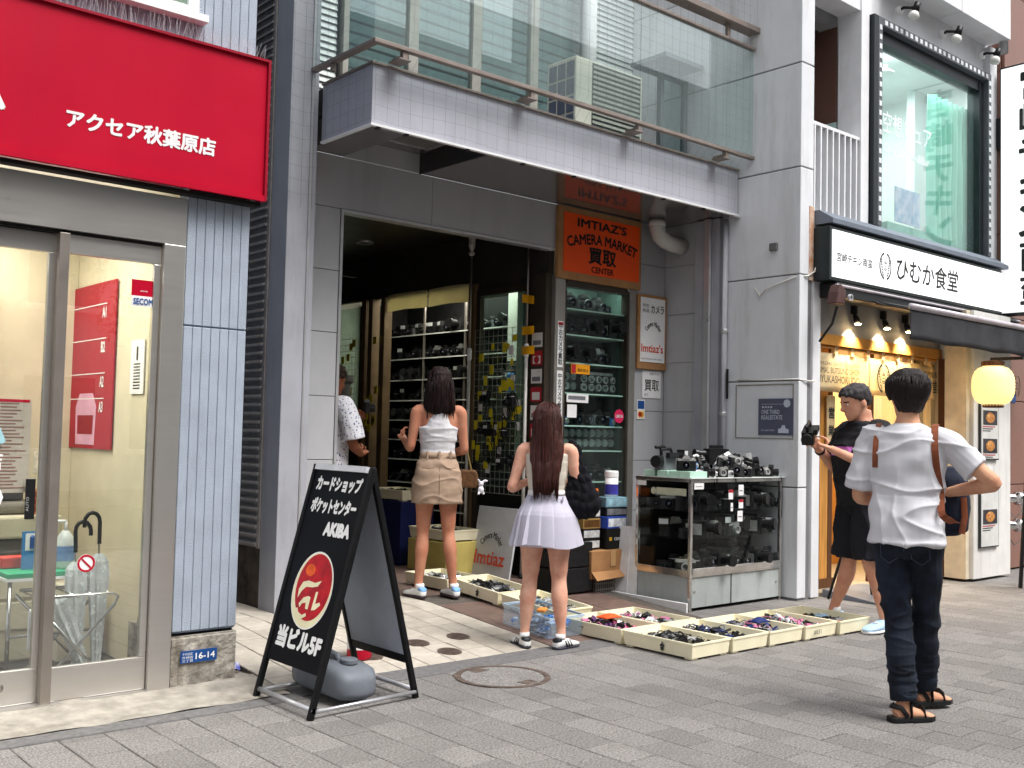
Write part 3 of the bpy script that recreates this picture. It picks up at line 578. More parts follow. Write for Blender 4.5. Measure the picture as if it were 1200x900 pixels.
# air conditioner on the balcony
ac = thing('air_conditioner', 'white outdoor air conditioner unit standing on the balcony behind the glass', 'air conditioner', (6.6, 6.5, 3.93))
Q(bx(6.16, 7.0, 6.36, 6.72, 3.97, 4.66), 'casing', M('ac_white', lin(226,222,208), .45, var=.03), ac, bevel=.012)
for i in range(14): Q(bx(6.36, 6.97, 6.347, 6.359, 4.02+i*.044, 4.042+i*.044), 'grille_slat', M('ac_grille', lin(190,190,180), .5), ac)
Q(bx(6.355, 6.975, 6.3585, 6.3595, 4.0, 4.64), 'grille_back', M('ac_dark', lin(96,104,104), .6), ac)
for i in range(4):
    for j in range(3): Q(bx(6.154, 6.159, 6.38+j*.11, 6.47+j*.11, 4.02+i*.155, 4.155+i*.155), 'side_grille', M('ac_side', lin(96,104,128), .4), ac)
for x in (6.25, 6.9): Q(bx(x-.03, x+.03, 6.36, 6.72, 3.925, 3.969), 'foot', m_black, ac)
# bird net in front of the balcony
mb = MB(); Yn = 5.995; rn = .0007
for i in range(42):
    x = 3.9+i*.1; pts = [(x+.012*noise.noise((i*.7, z*2, 0)), (5.84 if z > 4.0 else Yn)+.01*noise.noise((i, z, 5)), z) for z in (3.52, 3.72, 3.93, 4.1, 4.4, 4.8, 5.3, 5.9)]; mb.tube(pts, rn, 3, cap=False)
for k in range(24):
    z = 3.54+k*.1; pts = [(3.9+i*.2, (5.84 if z > 4.0 else Yn)+.008*noise.noise((i*.5, k, 2)), z+.02*noise.noise((i*.4, k*.6, 9))) for i in range(21)]; mb.tube(pts, rn, 3, cap=False)
for k in range(24): mb.tube([(3.88, 6.0+j*.12, 3.54+k*.1+.01*noise.noise((j, k, 1))) for j in range(6)], rn, 3, cap=False)
for j in range(7): mb.tube([(3.878, 6.0+j*.1, 3.52), (3.876, 6.0+j*.1, 4.2), (3.87, 6.0+j*.1, 5.9)], rn, 3, cap=False)
for i in range(3): mb.tube([(3.64+i*.09, 6.665, z) for z in (3.0, 3.6, 4.4, 5.4)], rn, 3, cap=False)
for k in range(22): mb.tube([(3.62, 6.665, 3.1+k*.1), (3.72, 6.662, 3.09+k*.1), (3.88, 6.668, 3.11+k*.1)], rn, 3, cap=False)
tag(mb.obj('bird_net', m_net), 'thin grey bird net stretched over balcony glass and fascia', 'net')
# -------- entrance corridor
en = thing('entrance_passage', 'dark entrance passage leading into the camera shop', 'passage', (5.3, 8.5, ZT))
Q(bx(4.0, 4.215, 7.02, 11, ZT, 3.4), 'unseen_left_wall', m_ent, en); Q(bx(4.0, 6.6, 11, 11.1, ZT, 3.4), 'back_wall', m_ent, en)  # left wall is out of view, put in to block light
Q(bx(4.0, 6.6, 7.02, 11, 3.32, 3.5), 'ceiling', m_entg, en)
Q(MB().lathe([(.055, -.012), (.09, -.012), (.095, 0), (.055, 0)], (5.78, 9.0, 3.318), 24, cap=False), 'downlight', m_trim, en)
Q(MB().box(5.5, 5.9, 9.3, 9.36, 3.0, 3.06), 'sensor', m_black, en)
m_post = M('post_brown', lin(112,92,66), .5, var=.15, vs=6); m_postd = M('post_dark', lin(70,62,54), .4, .3, var=.1)
m_val = cloth('valance_cream', lin(226,218,182), .4)
sw = thing('camera_storefront', 'side shop front of the camera shop with brown posts and cream valance', 'shop front', (6.44, 8.6, ZT))
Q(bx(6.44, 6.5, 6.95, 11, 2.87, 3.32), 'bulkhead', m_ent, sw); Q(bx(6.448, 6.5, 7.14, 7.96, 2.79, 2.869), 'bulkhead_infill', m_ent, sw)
for y0, y1, m in ((6.94, 7.14, m_postd), (7.96, 8.06, m_post), (9.52, 9.6, m_post), (9.76, 9.84, m_post), (9.9, 9.98, m_post)): Q(bx(6.40, 6.5, y0, y1, ZT, 2.869), 'post', m, sw, bevel=.004)
for y0, y1 in ((8.07, 8.76), (8.79, 9.51)): Q(MB().grid(lambda a, b: (6.43+.006*math.sin(a*9)*(1-b), y0+(y1-y0)*a, 2.70+.18*b+.01*math.sin(a*3)), 12, 3), 'valance', m_val, sw, solid=.004)
# side display window next to the posts
g_case = glass('case_glass', (.88,.95,.92), .05)
g_teal = glass('teal_glass', (.62,.80,.74), .10, haze=.05, hcol=(.4,.6,.55))
sdw = Q(MB().box(6.42, 6.47, 7.15, 7.2, .5, 2.8).box(6.42, 6.47, 7.9, 7.955, .5, 2.8).box(6.42, 6.47, 7.2, 7.9, 2.74, 2.8), 'side_window', m_postd, sw); Q(bx(6.44, 6.446, 7.2, 7.9, .9, 2.74), 'pane', g_teal, sdw)
Q(bx(6.45, 6.5, 7.15, 7.955, ZT, .9), 'kick_board', m_dark, sdw)
fw = Q(MB().box(6.42, 6.47, 9.99, 10.03, 1.2, 2.8).box(6.42, 6.47, 10.9, 10.95, 1.2, 2.8).box(6.42, 6.47, 10.03, 10.9, 1.2, 1.25), 'side_window', m_postd, sw); Q(bx(6.44, 6.446, 10.03, 10.9, 1.25, 2.8), 'pane', g_teal, fw); Q(bx(6.46, 6.5, 10, 11, ZT, 1.2), 'kick_board', m_dark, fw)
# interior of the camera shop
ci = thing('camera_shop_interior', 'lit back room of the camera shop behind the valance', 'interior', (7.8, 9, ZT))
m_shopw = M('shop_wall', lin(190,190,176), .7, var=.06)
Q(bx(6.5, 9.6, 7.45, 11.4, ZT-.05, ZT), 'floor', m_intd, ci); Q(bx(9.5, 9.6, 7.4, 11.4, ZT, 3.3), 'back_wall', m_shopw, ci); Q(bx(6.5, 9.5, 11.3, 11.4, ZT, 3.3), 'end_wall', m_shopw, ci); Q(bx(6.5, 9.6, 7.45, 11.4, 3.2, 3.3), 'ceiling', m_shopw, ci)
Q(bx(6.5, 9.6, 7.36, 7.44, ZT, 3.3), 'near_wall', m_shopw, ci)
for y in (8.2, 9.8): Q(bx(6.8, 8.2, y, y+.1, 3.14, 3.19), 'ceiling_lamp', lampm, ci)
for k, (x, y, w, e) in enumerate(((7.4, 9.2, 1.6, 23),)):
    a = bpy.data.lights.new('camera_shop_lamp', 'AREA'); a.energy = e; a.size = w; a.color = (1, .98, .84); o = bpy.data.objects.new('camera_shop_lamp', a); COL.objects.link(o); o.location = (x, y, 3.1)
# display window that faces the street
dw = thing('display_window', 'tall glass display window of lit shelves under the orange sign', 'display window', (7.05, YW6, 0))
m_alu = M('aluminium', lin(168,164,156), .4, .7, var=.05)
Q(MB().box(6.475, 6.60, YW6-.03, 7.0, 0, 2.86).box(7.465, 7.545, YW6-.03, 7.0, 0, 2.86), 'frame', m_alu, dw, bevel=.004)
Q(MB().box(6.601, 6.625, YW6-.02, 6.98, .3, 2.80).box(7.44, 7.464, YW6-.02, 6.98, .3, 2.80).box(6.625, 7.44, YW6-.02, 6.98, 2.77, 2.84).box(6.625, 7.44, YW6-.02, 6.98, .26, .32), 'inner_frame', m_postd, dw)
Q(bx(6.601, 7.464, YW6-.02, 7.0, 0, .258), 'kick_board', M('kick_dark', lin(60,56,54), .6), dw)
Q(bx(6.625, 7.44, YW6, YW6+.006, .32, 2.77), 'pane', glass('display_glass', (.80,.92,.88), .04), dw)
Q(bx(6.601, 7.464, 7.33, 7.35, .26, 2.86), 'back_panel', M('case_back', lin(66,84,78), .6, var=.1), dw); Q(bx(6.601, 6.61, 7.0, 7.33, .26, 2.86), 'side_panel', M('case_back', (0,0,0)), dw); Q(bx(7.455, 7.464, 7.0, 7.33, .26, 2.86), 'side_panel', MATS['case_back'], dw); Q(bx(6.601, 7.464, 7.0, 7.33, 2.85, 2.86), 'top_panel', m_white, dw)
SHELF = [.34, .66, .98, 1.27, 1.50, 1.80, 2.08, 2.34, 2.58]
m_shelf = M('glass_shelf', lin(206,226,216), .2, var=.03, emit=lin(206,226,216), es=.0)
for z in SHELF[1:]: Q(bx(6.612, 7.453, 6.945, 7.325, z-.012, z), 'shelf', m_shelf, dw)
Q(bx(6.64, 7.43, 6.955, 6.985, 2.81, 2.84), 'tube_lamp', M('tube_lamp_cool', (1,1,1), .5, emit=(.85,1,.93), es=14), dw)
a = bpy.data.lights.new('display_lamp', 'AREA'); a.energy = 5; a.shape = 'RECTANGLE'; a.size = .75; a.size_y = .04; a.color = (.85, 1, .92); o = bpy.data.objects.new('display_lamp', a); COL.objects.link(o); o.location = (7.03, 6.97, 2.80)
# wire hatching of the lower glass (wired security glass)
mb = MB()
for i in range(60):
    x0 = 6.63+i*.026-.6; z0 = .33
    a0 = max(x0, 6.628); b0 = z0+(a0-x0)*1.15; a1 = min(x0+1.0, 7.437); b1 = z0+(a1-x0)*1.15
    if b1 > 1.9: a1 -= (b1-1.9)/1.15; b1 = 1.9
    if a1 > a0 and b0 < 1.9: mb.tube([(a0, 6.917, b0), (a1, 6.917, b1)], .0008, 3, cap=False)
Q(mb, 'security_wire', M('wire_grey', lin(110,120,118), .6), dw)
# ================================================================ RESTAURANT BUILDING (right)
m_wht = M('white_render', lin(222,224,228), .6, var=.03, vs=2.5, bump=.05, bs=50, grime=.55, gcol=lin(160,157,152), gs=1.1)
m_wht2 = M('white_steel', lin(232,233,236), .4, var=.03, grime=.35, gcol=lin(176,172,166), gs=1.2)
m_wgap = M('wall_gap', lin(120,120,122), .8)
m_rust = M('rusty_steel', lin(176,112,66), .8, var=.3, vs=10, col2=lin(216,200,186))
R3 = thing('restaurant_building', 'white building at right with restaurant below and film strip framed window above', 'building', (9.8, 5.6, 0))
R = lambda mb, n, m, par=R3, **k: mb.obj(n, m, par, world=True, **k)
R(bx(8.012, 8.19, 5.36, 6.19, 0, 9), 'wall_core', m_wgap)
zz = [.0, .99, 1.94, 2.89, 3.86, 4.81, 5.76, 6.7]
for a, b in zip(zz, zz[1:]):
    R(bx(8.0, 8.13 if b < 3.5 else 8.2, 5.35, 6.20 if b < 3.5 else 7.41, a+(.006 if a else .02), b-.006), 'wall_panel', m_wht, bevel=.006)
R(bx(8.135, 8.215, 5.375, 5.5, .02, 3.42), 'post_groove', M('groove_white', lin(200,202,206), .5))
c = R(bx(8.215, 8.335, 5.35, 5.5, .01, 3.42), 'steel_post', m_wht2, bevel=.004); R(bx(8.135, 8.21, 5.345, 5.374, 2.85, 3.52), 'rust_plate', m_rust, c)
# access cover, plaque, cables on the side wall
ac = R(MB().box(7.996, 7.9995, 5.40, 6.03, 1.415, 1.425).box(7.996, 7.9995, 5.40, 6.03, 1.90, 1.912).box(7.996, 7.9995, 5.40, 5.412, 1.426, 1.899).box(7.996, 7.9995, 6.02, 6.032, 1.426, 1.899), 'cover_frame', M('stain_line', lin(150,144,136), .9))
pq = at(bx(-.008, 0, -.185, .185, 0, .33), 'plaque', M('plaque_grey', lin(88,92,110), .5, var=.04), 'dark grey real estate plaque on the white side wall', 'plaque', (7.998, 5.585, 1.45))
m_pt = M('plaque_print', lin(200,206,222), .5)
lettering('ONE THIRD', m_pt, pq, (-.008, .15, .19), SX, FZ, .195, .04, bold=.012, world=False); lettering('REALESTATE', m_pt, pq, (-.008, .15, .14), SX, FZ, .225, .04, bold=.012, world=False)
lettering('03 6260 9900', m_pt, pq, (-.008, .15, .035), SX, FZ, .14, .016, world=False); bx(-.0085, -.0082, -.08, .15, .278, .281).obj('rule_line', m_pt, pq)
for k in range(4): bx(-.0085, -.0082, .125-k*.03, .145-k*.03, .245, .26).obj('printed_character', m_pt, pq)
MB().lathe([(.0001, -.0085), (.036, -.0085), (.036, -.0083)], (0, -.12, .285), 20, axis='x').obj('round_mark', m_pt, pq)
MB().prism([(-.14,.02),(-.03,.02),(-.03,.06),(-.06,.062),(-.07,.09),(-.10,.092),(-.11,.06),(-.14,.055)], lambda a, b, d: (d, a, b), -.0085, -.0082).obj('house_mark', m_pt, pq)
m_cab = M('cable_white', lin(214,212,206), .5)
tag(MB().tube([(7.985, 5.82, 2.80), (7.982, 5.76, 2.72), (7.982, 5.70, 2.78), (7.985, 5.4, 2.86), (8.1, 5.33, 2.88), (8.2, 5.33, 2.93), (8.24, 5.28, 3.15)], .008, 6).obj('wall_cable', m_cab, smooth=True), 'white cable crossing the side wall towards the restaurant sign', 'cable')
tag(MB().tube([(7.985, 6.0, 1.955), (7.983, 5.7, 1.95), (7.985, 5.36, 1.95), (8.1, 5.335, 1.94), (8.22, 5.335, 1.94)], .007, 6).obj('wall_cable', m_cab, smooth=True), 'grey cable along the panel joint above the plaque', 'cable')
at(bx(-.03, 0, -.04, .04, -.035, .035), 'junction_box', M('jbox', lin(110,110,108), .6), 'small grey vent box high on the white side wall', 'box', (7.998, 5.62, 3.16), bevel=.006)
# loggia on the upper floor
m_brw = M('loggia_brown', lin(104,74,64), .7, var=.1, vs=2); m_teal = M('teal_board', lin(176,206,200), .5, var=.06)
R(bx(8.2, 9.0, 6.5, 6.55, 3.4, 5.7), 'loggia_wall', m_brw); R(bx(8.2, 9.0, 5.62, 6.5, 5.47, 5.6), 'loggia_ceiling', M('loggia_grey', lin(150,150,150), .6)); R(bx(8.2, 9.2, 5.4, 6.5, 3.36, 3.42), 'loggia_floor', m_wgap)
R(bx(8.45, 8.95, 5.8, 6.3, 5.455, 5.469), 'ceiling_hatch', M('hatch_dark', lin(70,68,66), .6)); R(bx(8.972, 8.98, 5.61, 6.5, 3.42, 4.52), 'teal_screen', m_teal); R(bx(8.981, 8.984, 5.61, 6.5, 3.42, 5.469), 'loggia_wall', m_brw)
mb = MB(); mb.lathe([(.22, -.003), (.232, -.003), (.232, 0), (.22, 0)], (8.971, 5.85, 4.30), 30, axis='x', cap=False); mb.lathe([(.10, -.003), (.11, -.003), (.11, 0), (.10, 0)], (8.971, 5.85, 4.30), 30, axis='x', cap=False); R(mb, 'ring_mark', m_black)
rl = R(MB().box(8.2, 8.985, 5.36, 5.46, 4.29, 4.32).box(8.2, 8.985, 5.36, 5.46, 3.43, 3.46), 'railing', m_wht2)
for i in range(8): R(bx(8.225+i*.1, 8.245+i*.1, 5.36, 5.46, 3.461, 4.289), 'railing_slat', m_wht2, rl)
R(bx(8.985, 9.125, 5.345, 5.6, 3.42, 5.75), 'white_post', m_wht2, bevel=.004); R(bx(8.2, 9.2, 5.36, 5.6, 5.56, 5.9), 'lintel', m_wht2)
# film strip window
FWX0, FWX1, FWZ0, FWZ1 = 9.14, 11.62, 3.5, 5.56
m_film = M('film_black', lin(36,42,46), .4, var=.08); m_hole = M('film_hole', lin(230,234,236), .5); m_filmg = M('film_grey', lin(96,100,106), .5)
fw = thing('cafe_window', 'large upper window with film strip border and pale green curtains', 'window', (10.4, 5.35, FWZ0))
R(MB().box(FWX0, FWX0+.08, 5.30, 5.5, FWZ0, FWZ1).box(FWX1-.16, FWX1-.06, 5.36, 5.5, FWZ0, FWZ1-.1).box(FWX0+.16, FWX1-.1, 5.37, 5.5, FWZ1-.2, FWZ1-.08).box(FWX0+.15, FWX0+.2, 5.38, 5.5, FWZ0, FWZ1-.2), 'frame', m_film, fw)
R(MB().box(FWX0+.081, FWX0+.15, 5.30, 5.40, FWZ0, FWZ1).box(FWX0+.151, FWX1-.07, 5.30, 5.40, FWZ1-.075, FWZ1).box(FWX1-.069, FWX1, 5.30, 5.40, FWZ0, FWZ1), 'film_strip', m_filmg, fw)
mb = MB()
for i in range(21): z = FWZ0+.05+i*.094; mb.box(FWX0+.095, FWX0+.137, 5.296, 5.2995, z, z+.05).box(FWX1-.055, FWX1-.013, 5.296, 5.2995, z, z+.05)
for i in range(23): x = FWX0+.19+i*.098; mb.box(x, x+.05, 5.296, 5.2995, FWZ1-.06, FWZ1-.016)
R(mb, 'film_holes', m_hole, fw)
g_cafe = glass('cafe_glass', (.88,.98,.95), .10, haze=.08, hcol=(.62,.85,.8))
R(bx(FWX0+.2, FWX1-.16, 5.42, 5.43, FWZ0, FWZ1-.2), 'pane', g_cafe, fw)
m_cur = cloth('curtain_green', lin(186,230,220), .45)
for a, b in ((10.72, 11.8), (9.36, 9.62)): R(MB().grid(lambda u, v: (a+(b-a)*u, 5.56+.04*math.sin(u*(b-a)*52+2*math.sin(v*3))+.02*noise.noise((u*9, v*4, 1)), 3.45+1.75*v), 90, 10), 'curtain', m_cur, fw, smooth=True, solid=.003)
R(bx(9.12, 11.95, 6.95, 7.0, 3.4, 5.7), 'room_back_wall', M('mint_wall', lin(140,176,164), .6, var=.1), fw); R(bx(9.12, 11.95, 5.61, 7.0, 5.6, 5.65), 'room_ceiling', m_white, fw); R(bx(9.1, 9.13, 5.6, 7.0, 3.4, 5.6), 'room_side_wall', m_white, fw); R(bx(9.12, 11.95, 5.5, 7.0, 3.38, 3.42), 'room_floor', m_wgap, fw); R(bx(11.93, 11.95, 5.61, 7.0, 3.4, 5.6), 'room_side_wall', m_white, fw)
R(bx(10.6, 11.3, 6.9, 6.94, 3.6, 4.9), 'poster_board', M('mint_board', lin(120,180,160), .6, var=.3, vs=3), fw)
pb = R(bx(9.85, 10.35, 5.47, 5.48, 3.66, 4.02), 'window_poster', M('poster_pastel', lin(206,196,214), .6, var=.3, vs=9, col2=lin(120,150,190)), fw)
R(bx(9.72, 11.0, 5.48, 5.6, 3.42, 3.64), 'window_shelf', M('shelf_mint', lin(126,170,160), .6), fw)
m_wl = M('window_lettering', lin(235,250,248), .5)
lettering('空想ピュア', m_wl, fw, (9.50, 5.415, 4.50), FX, (0,0,1), .98, .22, bold=.012); lettering('Concept Cafe&Bar', m_wl, fw, (9.52, 5.415, 4.28), FX, FZ, .92, .12, bold=.03)
for x in (9.7, 10.4): R(MB().lathe([(.02, .1), (.025, .06), (.09, .02), (.10, 0), (.085, 0)], (x, 5.9, 5.42), 20), 'ceiling_lamp', m_white, fw, smooth=True)
a = bpy.data.lights.new('cafe_lamp', 'AREA'); a.energy = 36; a.size = 1.6; a.color = (.95, 1, .98); o = bpy.data.objects.new('cafe_lamp', a); COL.objects.link(o); o.location = (10.4, 6.2, 5.55)
# upper white wall, overhang, pipe, spot lamps
R(bx(9.13, 11.75, 5.40, 5.6, 5.57, 9), 'upper_wall', m_wht2); R(bx(8.2, 9.4, 5.355, 5.6, 5.905, 9), 'upper_wall', m_wht2)
for a, b in ((9.42, 10.55), (10.56, 11.7)): R(bx(a, b, 5.12, 5.399, 5.93, 9), 'overhang_panel', m_wht2, bevel=.004)
R(MB().tube([(11.70, 5.2, 5.80), (11.70, 5.2, 9)], .05, 14), 'steel_pipe', M('pipe_grey', lin(176,176,178), .4, .3), smooth=True); R(bx(11.64, 11.80, 5.32, 5.6, 3.4, 5.9), 'edge_post', m_wht2)
def flood(x, lab):
    t = thing('flood_lamp', lab, 'lamp', (x, 5.3, 5.72), 0, 'flood lamps over the film strip window'); t.scale = (.8, .8, .8)
    MB().lathe([(.0, .06), (.05, .06), (.055, .0)], (0, .07, .03), 14, axis='y').obj('base', m_white, t, smooth=True); MB().tube([(0, .06, .03), (0, -.02, .05), (.06, -.12, .04)], .02, 8).obj('arm', m_black, t, smooth=True)
    MB().tube([(.09, -.16, .10), (.07, -.13, -.02)], [.04, .045], 12).obj('housing', m_black, t, smooth=True); MB().tube([(.07, -.13, -.02), (.06, -.12, -.06), (.055, -.115, -.10), (.05, -.11, -.115)], [.05, .07, .06, .02], 14).obj('bulb', M('bulb_glass', lin(236,236,230), .2), t, smooth=True)
flood(9.66, 'outdoor flood lamp over the film window, nearest the loggia'); flood(10.55, 'outdoor flood lamp over the middle of the film window'); flood(11.45, 'outdoor flood lamp over the film window, nearest the brown building')
# ledge + lit sign box
R(MB().prism([(5.36, 3.36), (5.16, 3.36), (5.16, 3.40), (5.30, 3.49), (5.36, 3.49)], lambda a, b, d: (d, a, b), 8.22, 11.76), 'ledge', M('ledge_grey', lin(112,120,132), .5, var=.06))
sb = thing('restaurant_sign', 'long white lit restaurant sign box with brushed Japanese lettering', 'sign', (9.9, 5.2, 2.86))
R(bx(8.20, 11.62, 5.18, 5.345, 2.845, 3.33), 'housing', M('sign_black', lin(38,46,46), .4), sb, bevel=.006)
m_lit = M('lit_acrylic', lin(244,246,246), .4, var=.01, emit=(1,1,1), es=.4); R(bx(8.235, 11.60, 5.168, 5.179, 2.875, 3.30), 'face', m_lit, sb)
m_ink = M('ink', lin(46,48,46), .6)
lettering('宮崎チキン南蛮', m_ink, sb, (8.30, 5.168, 3.02), FX, FZ, .60, .085, bold=.012, shear=.1); lettering('ひむか食堂', m_ink, sb, (9.34, 5.168, 2.97), FX, FZ, 1.24, .23, bold=.014, shear=.08)
def emblem(par, cx, y, cz, r, mat, u=FX, world=True):
    mb = MB(); uu, vv = Vector(u), Vector(FZ); nn = uu.cross(vv)
    def pt(a, b): return Vector((cx, y, cz))+uu*a+vv*b+nn*.0015
    def ringseg(r0, r1, a0, a1, n=14, sx=.82):
        for i in range(n):
            t0 = a0+(a1-a0)*i/n; t1 = a0+(a1-a0)*(i+1)/n
            mb.add([pt(math.cos(t0)*r0*sx, math.sin(t0)*r0), pt(math.cos(t1)*r0*sx, math.sin(t1)*r0), pt(math.cos(t1)*r1*sx, math.sin(t1)*r1), pt(math.cos(t0)*r1*sx, math.sin(t0)*r1)], [(0,1,2,3)])
    ringseg(r*.84, r, -1.35, 1.35); ringseg(r*.84, r, 1.8, 4.5); ringseg(r*.70, r*.75, -1.2, 1.2); ringseg(r*.70, r*.75, 1.95, 4.3)
    for s in (-1, 1):
        for k in range(7):
            a = -.1-k*.12; bx_, bz = s*(.18+.06*k)*r*.8, (-.75+k*.18)*r
            mb.add([pt(bx_, bz), pt(bx_+s*.26*r, bz+.12*r), pt(bx_+s*.12*r, bz+.2*r)], [(0,1,2)])
    ringseg(.30*r, .36*r, 0, 6.28, 16, .7)
    for k in range(3): mb.add([pt(-.12*r, (.25-k*.2)*r), pt(.12*r, (.25-k*.2)*r), pt(.12*r, (.18-k*.2)*r), pt(-.12*r, (.18-k*.2)*r)], [(0,1,2,3)])
    return mb.obj('emblem', mat, par, world=world)
emblem(sb, 9.13, 5.167, 3.075, .135, m_ink)
# awning
aw = thing('awning', 'dark charcoal fabric awning with pale front bar over the restaurant', 'awning', (10, 5.0, 2.3))
m_fab = M('awning_fabric', lin(58,58,62), .85, var=.15, vs=5, bump=.1, bs=300, grime=.2); m_bar = M('awning_bar', lin(196,188,194), .4, .2)
R(bx(8.3, 12.0, 5.16, 5.345, 2.70, 2.835), 'cassette', m_black, aw, bevel=.01); R(MB().tube([(8.26, 5.15, 2.80), (12.0, 5.15, 2.80)], .014, 8), 'cassette_bar', m_bar, aw)
R(MB().grid(lambda u, v: (8.9+3.3*u, 5.2-.42*v, 2.74-.10*v-.03*math.sin(v*3.1)), 20, 6), 'canopy', m_fab, aw, solid=.004)
R(MB().tube([(8.88, 4.775, 2.64), (12.3, 4.775, 2.64)], .03, 10), 'front_bar', m_bar, aw, smooth=True)
R(MB().grid(lambda u, v: (8.87+3.4*u-.05*(1-v)*(1-u)*0, 4.775+.012*math.sin(u*40)*(1-v), 2.34+.28*v+.006*math.sin(u*23)), 80, 5), 'valance', m_fab, aw, smooth=True, solid=.003)
R(MB().tube([(8.9, 4.79, 2.62), (9.0, 5.2, 2.72)], .02, 8), 'arm', m_black, aw)
R(MB().prism([(0,0),(.2,.0),(.22,.16),(.10,.24),(.04,.14)], lambda a, b, d: (8.15+a*.7, d, 2.62+b*.75), 5.07, 5.18), 'end_bracket', M('bracket_brown', lin(84,60,58), .5), aw, bevel=.012); R(MB().lathe([(.02, .02), (.03, .02), (.03, 0), (.02, 0)], (8.30, 5.04, 2.68), 14, axis='y', cap=False), 'crank_eye', m_trim, aw)
R(MB().tube([(8.23, 5.12, 2.60), (8.22, 5.16, 2.45), (8.24, 5.3, 2.30)], .012, 6), 'strut', m_black, aw)
# storefront below the awning
SFt = thing('restaurant_storefront', 'warm lit wooden restaurant front with open doorway', 'shop front', (9.6, 5.5, 0))
m_wood = M('honey_wood', lin(196,138,66), .45, var=.15, vs=3, stretch=(14,14,1), coat=.1); m_wood2 = M('pale_wood', lin(206,184,144), .5, var=.08, vs=3, stretch=(12,12,1)); m_wood3 = M('dark_wood', lin(92,58,34), .5, var=.15, vs=3, stretch=(12,12,1))
R(bx(8.34, 11.0, 5.42, 5.6, 2.40, 2.84), 'header_panel', M('header_grey', lin(150,150,152), .5), SFt); R(bx(8.34, 11.0, 5.40, 5.6, 2.30, 2.398), 'wood_lintel', m_wood, SFt)
for x0, x1, m in ((8.36, 8.46, m_wood3), (8.47, 8.66, m_wood), (8.67, 8.80, m_wood), (8.81, 8.88, m_wood3)): R(bx(x0, x1, 5.56, 5.62, .12, 2.298), 'door_board', m, SFt)
R(bx(8.34, 8.9, 5.55, 5.63, .02, .119), 'door_rail', m_wood3, SFt)
R(bx(10.28, 10.36, 5.52, 5.62, .02, 2.298), 'door_stile', m_wood3, SFt); R(bx(10.42, 10.50, 5.50, 5.62, .02, 2.298), 'door_stile', m_wood2, SFt); R(bx(10.58, 10.66, 5.46, 5.6, .02, 2.298), 'door_stile', m_wood2, SFt); R(bx(10.36, 10.42, 5.58, 5.60, .02, 2.298), 'pane', m_wood3, SFt)
R(bx(9.6, 10.28, 5.57, 5.575, .1, 2.298), 'pane', g_door, SFt); R(bx(9.55, 9.6, 5.55, 5.6, .02, 2.298), 'door_stile', m_wood3, SFt)
R(bx(8.34, 12.0, 8.0, 8.1, 0, 2.9), 'back_wall', M('warm_wall', lin(200,160,104), .6, var=.1), SFt); R(bx(8.34, 8.36, 5.62, 8, 0, 2.9), 'side_wall', m_wood, SFt); R(bx(11.0, 11.1, 5.62, 8, 0, 2.9), 'side_wall', m_wood2, SFt); R(bx(8.34, 11.0, 5.62, 8, 2.6, 2.7), 'ceiling', m_wood2, SFt); R(bx(8.34, 11.0, 5.4, 8, 0.0, .03), 'floor', M('shop_floor', lin(150,138,120), .5, var=.1), SFt)
R(bx(9.0, 9.5, 7.0, 7.6, .03, .9), 'counter', m_wood3, SFt); R(bx(10.0, 10.9, 6.6, 7.4, .03, 1.0), 'counter', m_wood, SFt)
a = bpy.data.lights.new('restaurant_lamp', 'AREA'); a.energy = 75; a.size = 1.6; a.color = (1, .78, .48); o = bpy.data.objects.new('restaurant_lamp', a); COL.objects.link(o); o.location = (9.6, 6.6, 2.55)
rmp = at(MB().hexa([(-.35,-.3,0),(.35,-.3,0),(.35,.25,0),(-.35,.25,0),(-.35,-.3,.012),(.35,-.3,.012),(.35,.25,.07),(-.35,.25,.07)]), 'door_ramp', M('ramp_steel', lin(128,134,146), .4, .5), 'grey metal ramp plate at the restaurant door', 'ramp', (8.78, 5.12, .002))
hb = at(bx(-.065, .065, -.02, 0, 0, .62), 'hanging_board', m_wood2, 'narrow wooden board with vertical characters beside the restaurant door', 'sign', (8.80, 5.545, 1.22), bevel=.004)
lettering('営業中', m_ink, hb, (-.05, -.021, .04), FX, FZ, .1, .5, vertical=True, world=False, bold=.03)
for i, (x, lab) in enumerate(((8.97, 'lit spot lamp under the awning, nearest the white post'), (9.50, 'lit spot lamp under the awning, middle one'), (9.92, 'spot lamp under the awning, half hidden by the valance'))):
    t = thing('spot_lamp', lab, 'lamp', (x, 5.40, 2.60), 0, 'spot lamps under the awning'); bx(-.02, .02, -.03, .02, .02, .10).obj('mount', m_black, t); MB().tube([(0, -.01, .02), (-.01, -.03, -.02), (-.03, -.06, -.07)], [.018, .028, .032], 12).obj('housing', m_black, t, smooth=True)
    MB().lathe([(.002, -.012), (.026, -.01), (.03, .0)], (-.032, -.065, -.078), 12).obj('bulb', M('warm_bulb', (1,.8,.5), .4, emit=(1,.72,.35), es=30), t, smooth=True)
    l = bpy.data.lights.new('spot_lamp_light', 'SPOT'); l.energy = 26; l.spot_size = 1.7; l.spot_blend = .6; l.color = (1, .86, .62); l.shadow_soft_size = .04; o = bpy.data.objects.new('spot_lamp_light', l); COL.objects.link(o); o.parent = t; o.location = (-.05, -.09, -.13); o.rotation_euler = (.52, 0, 0)
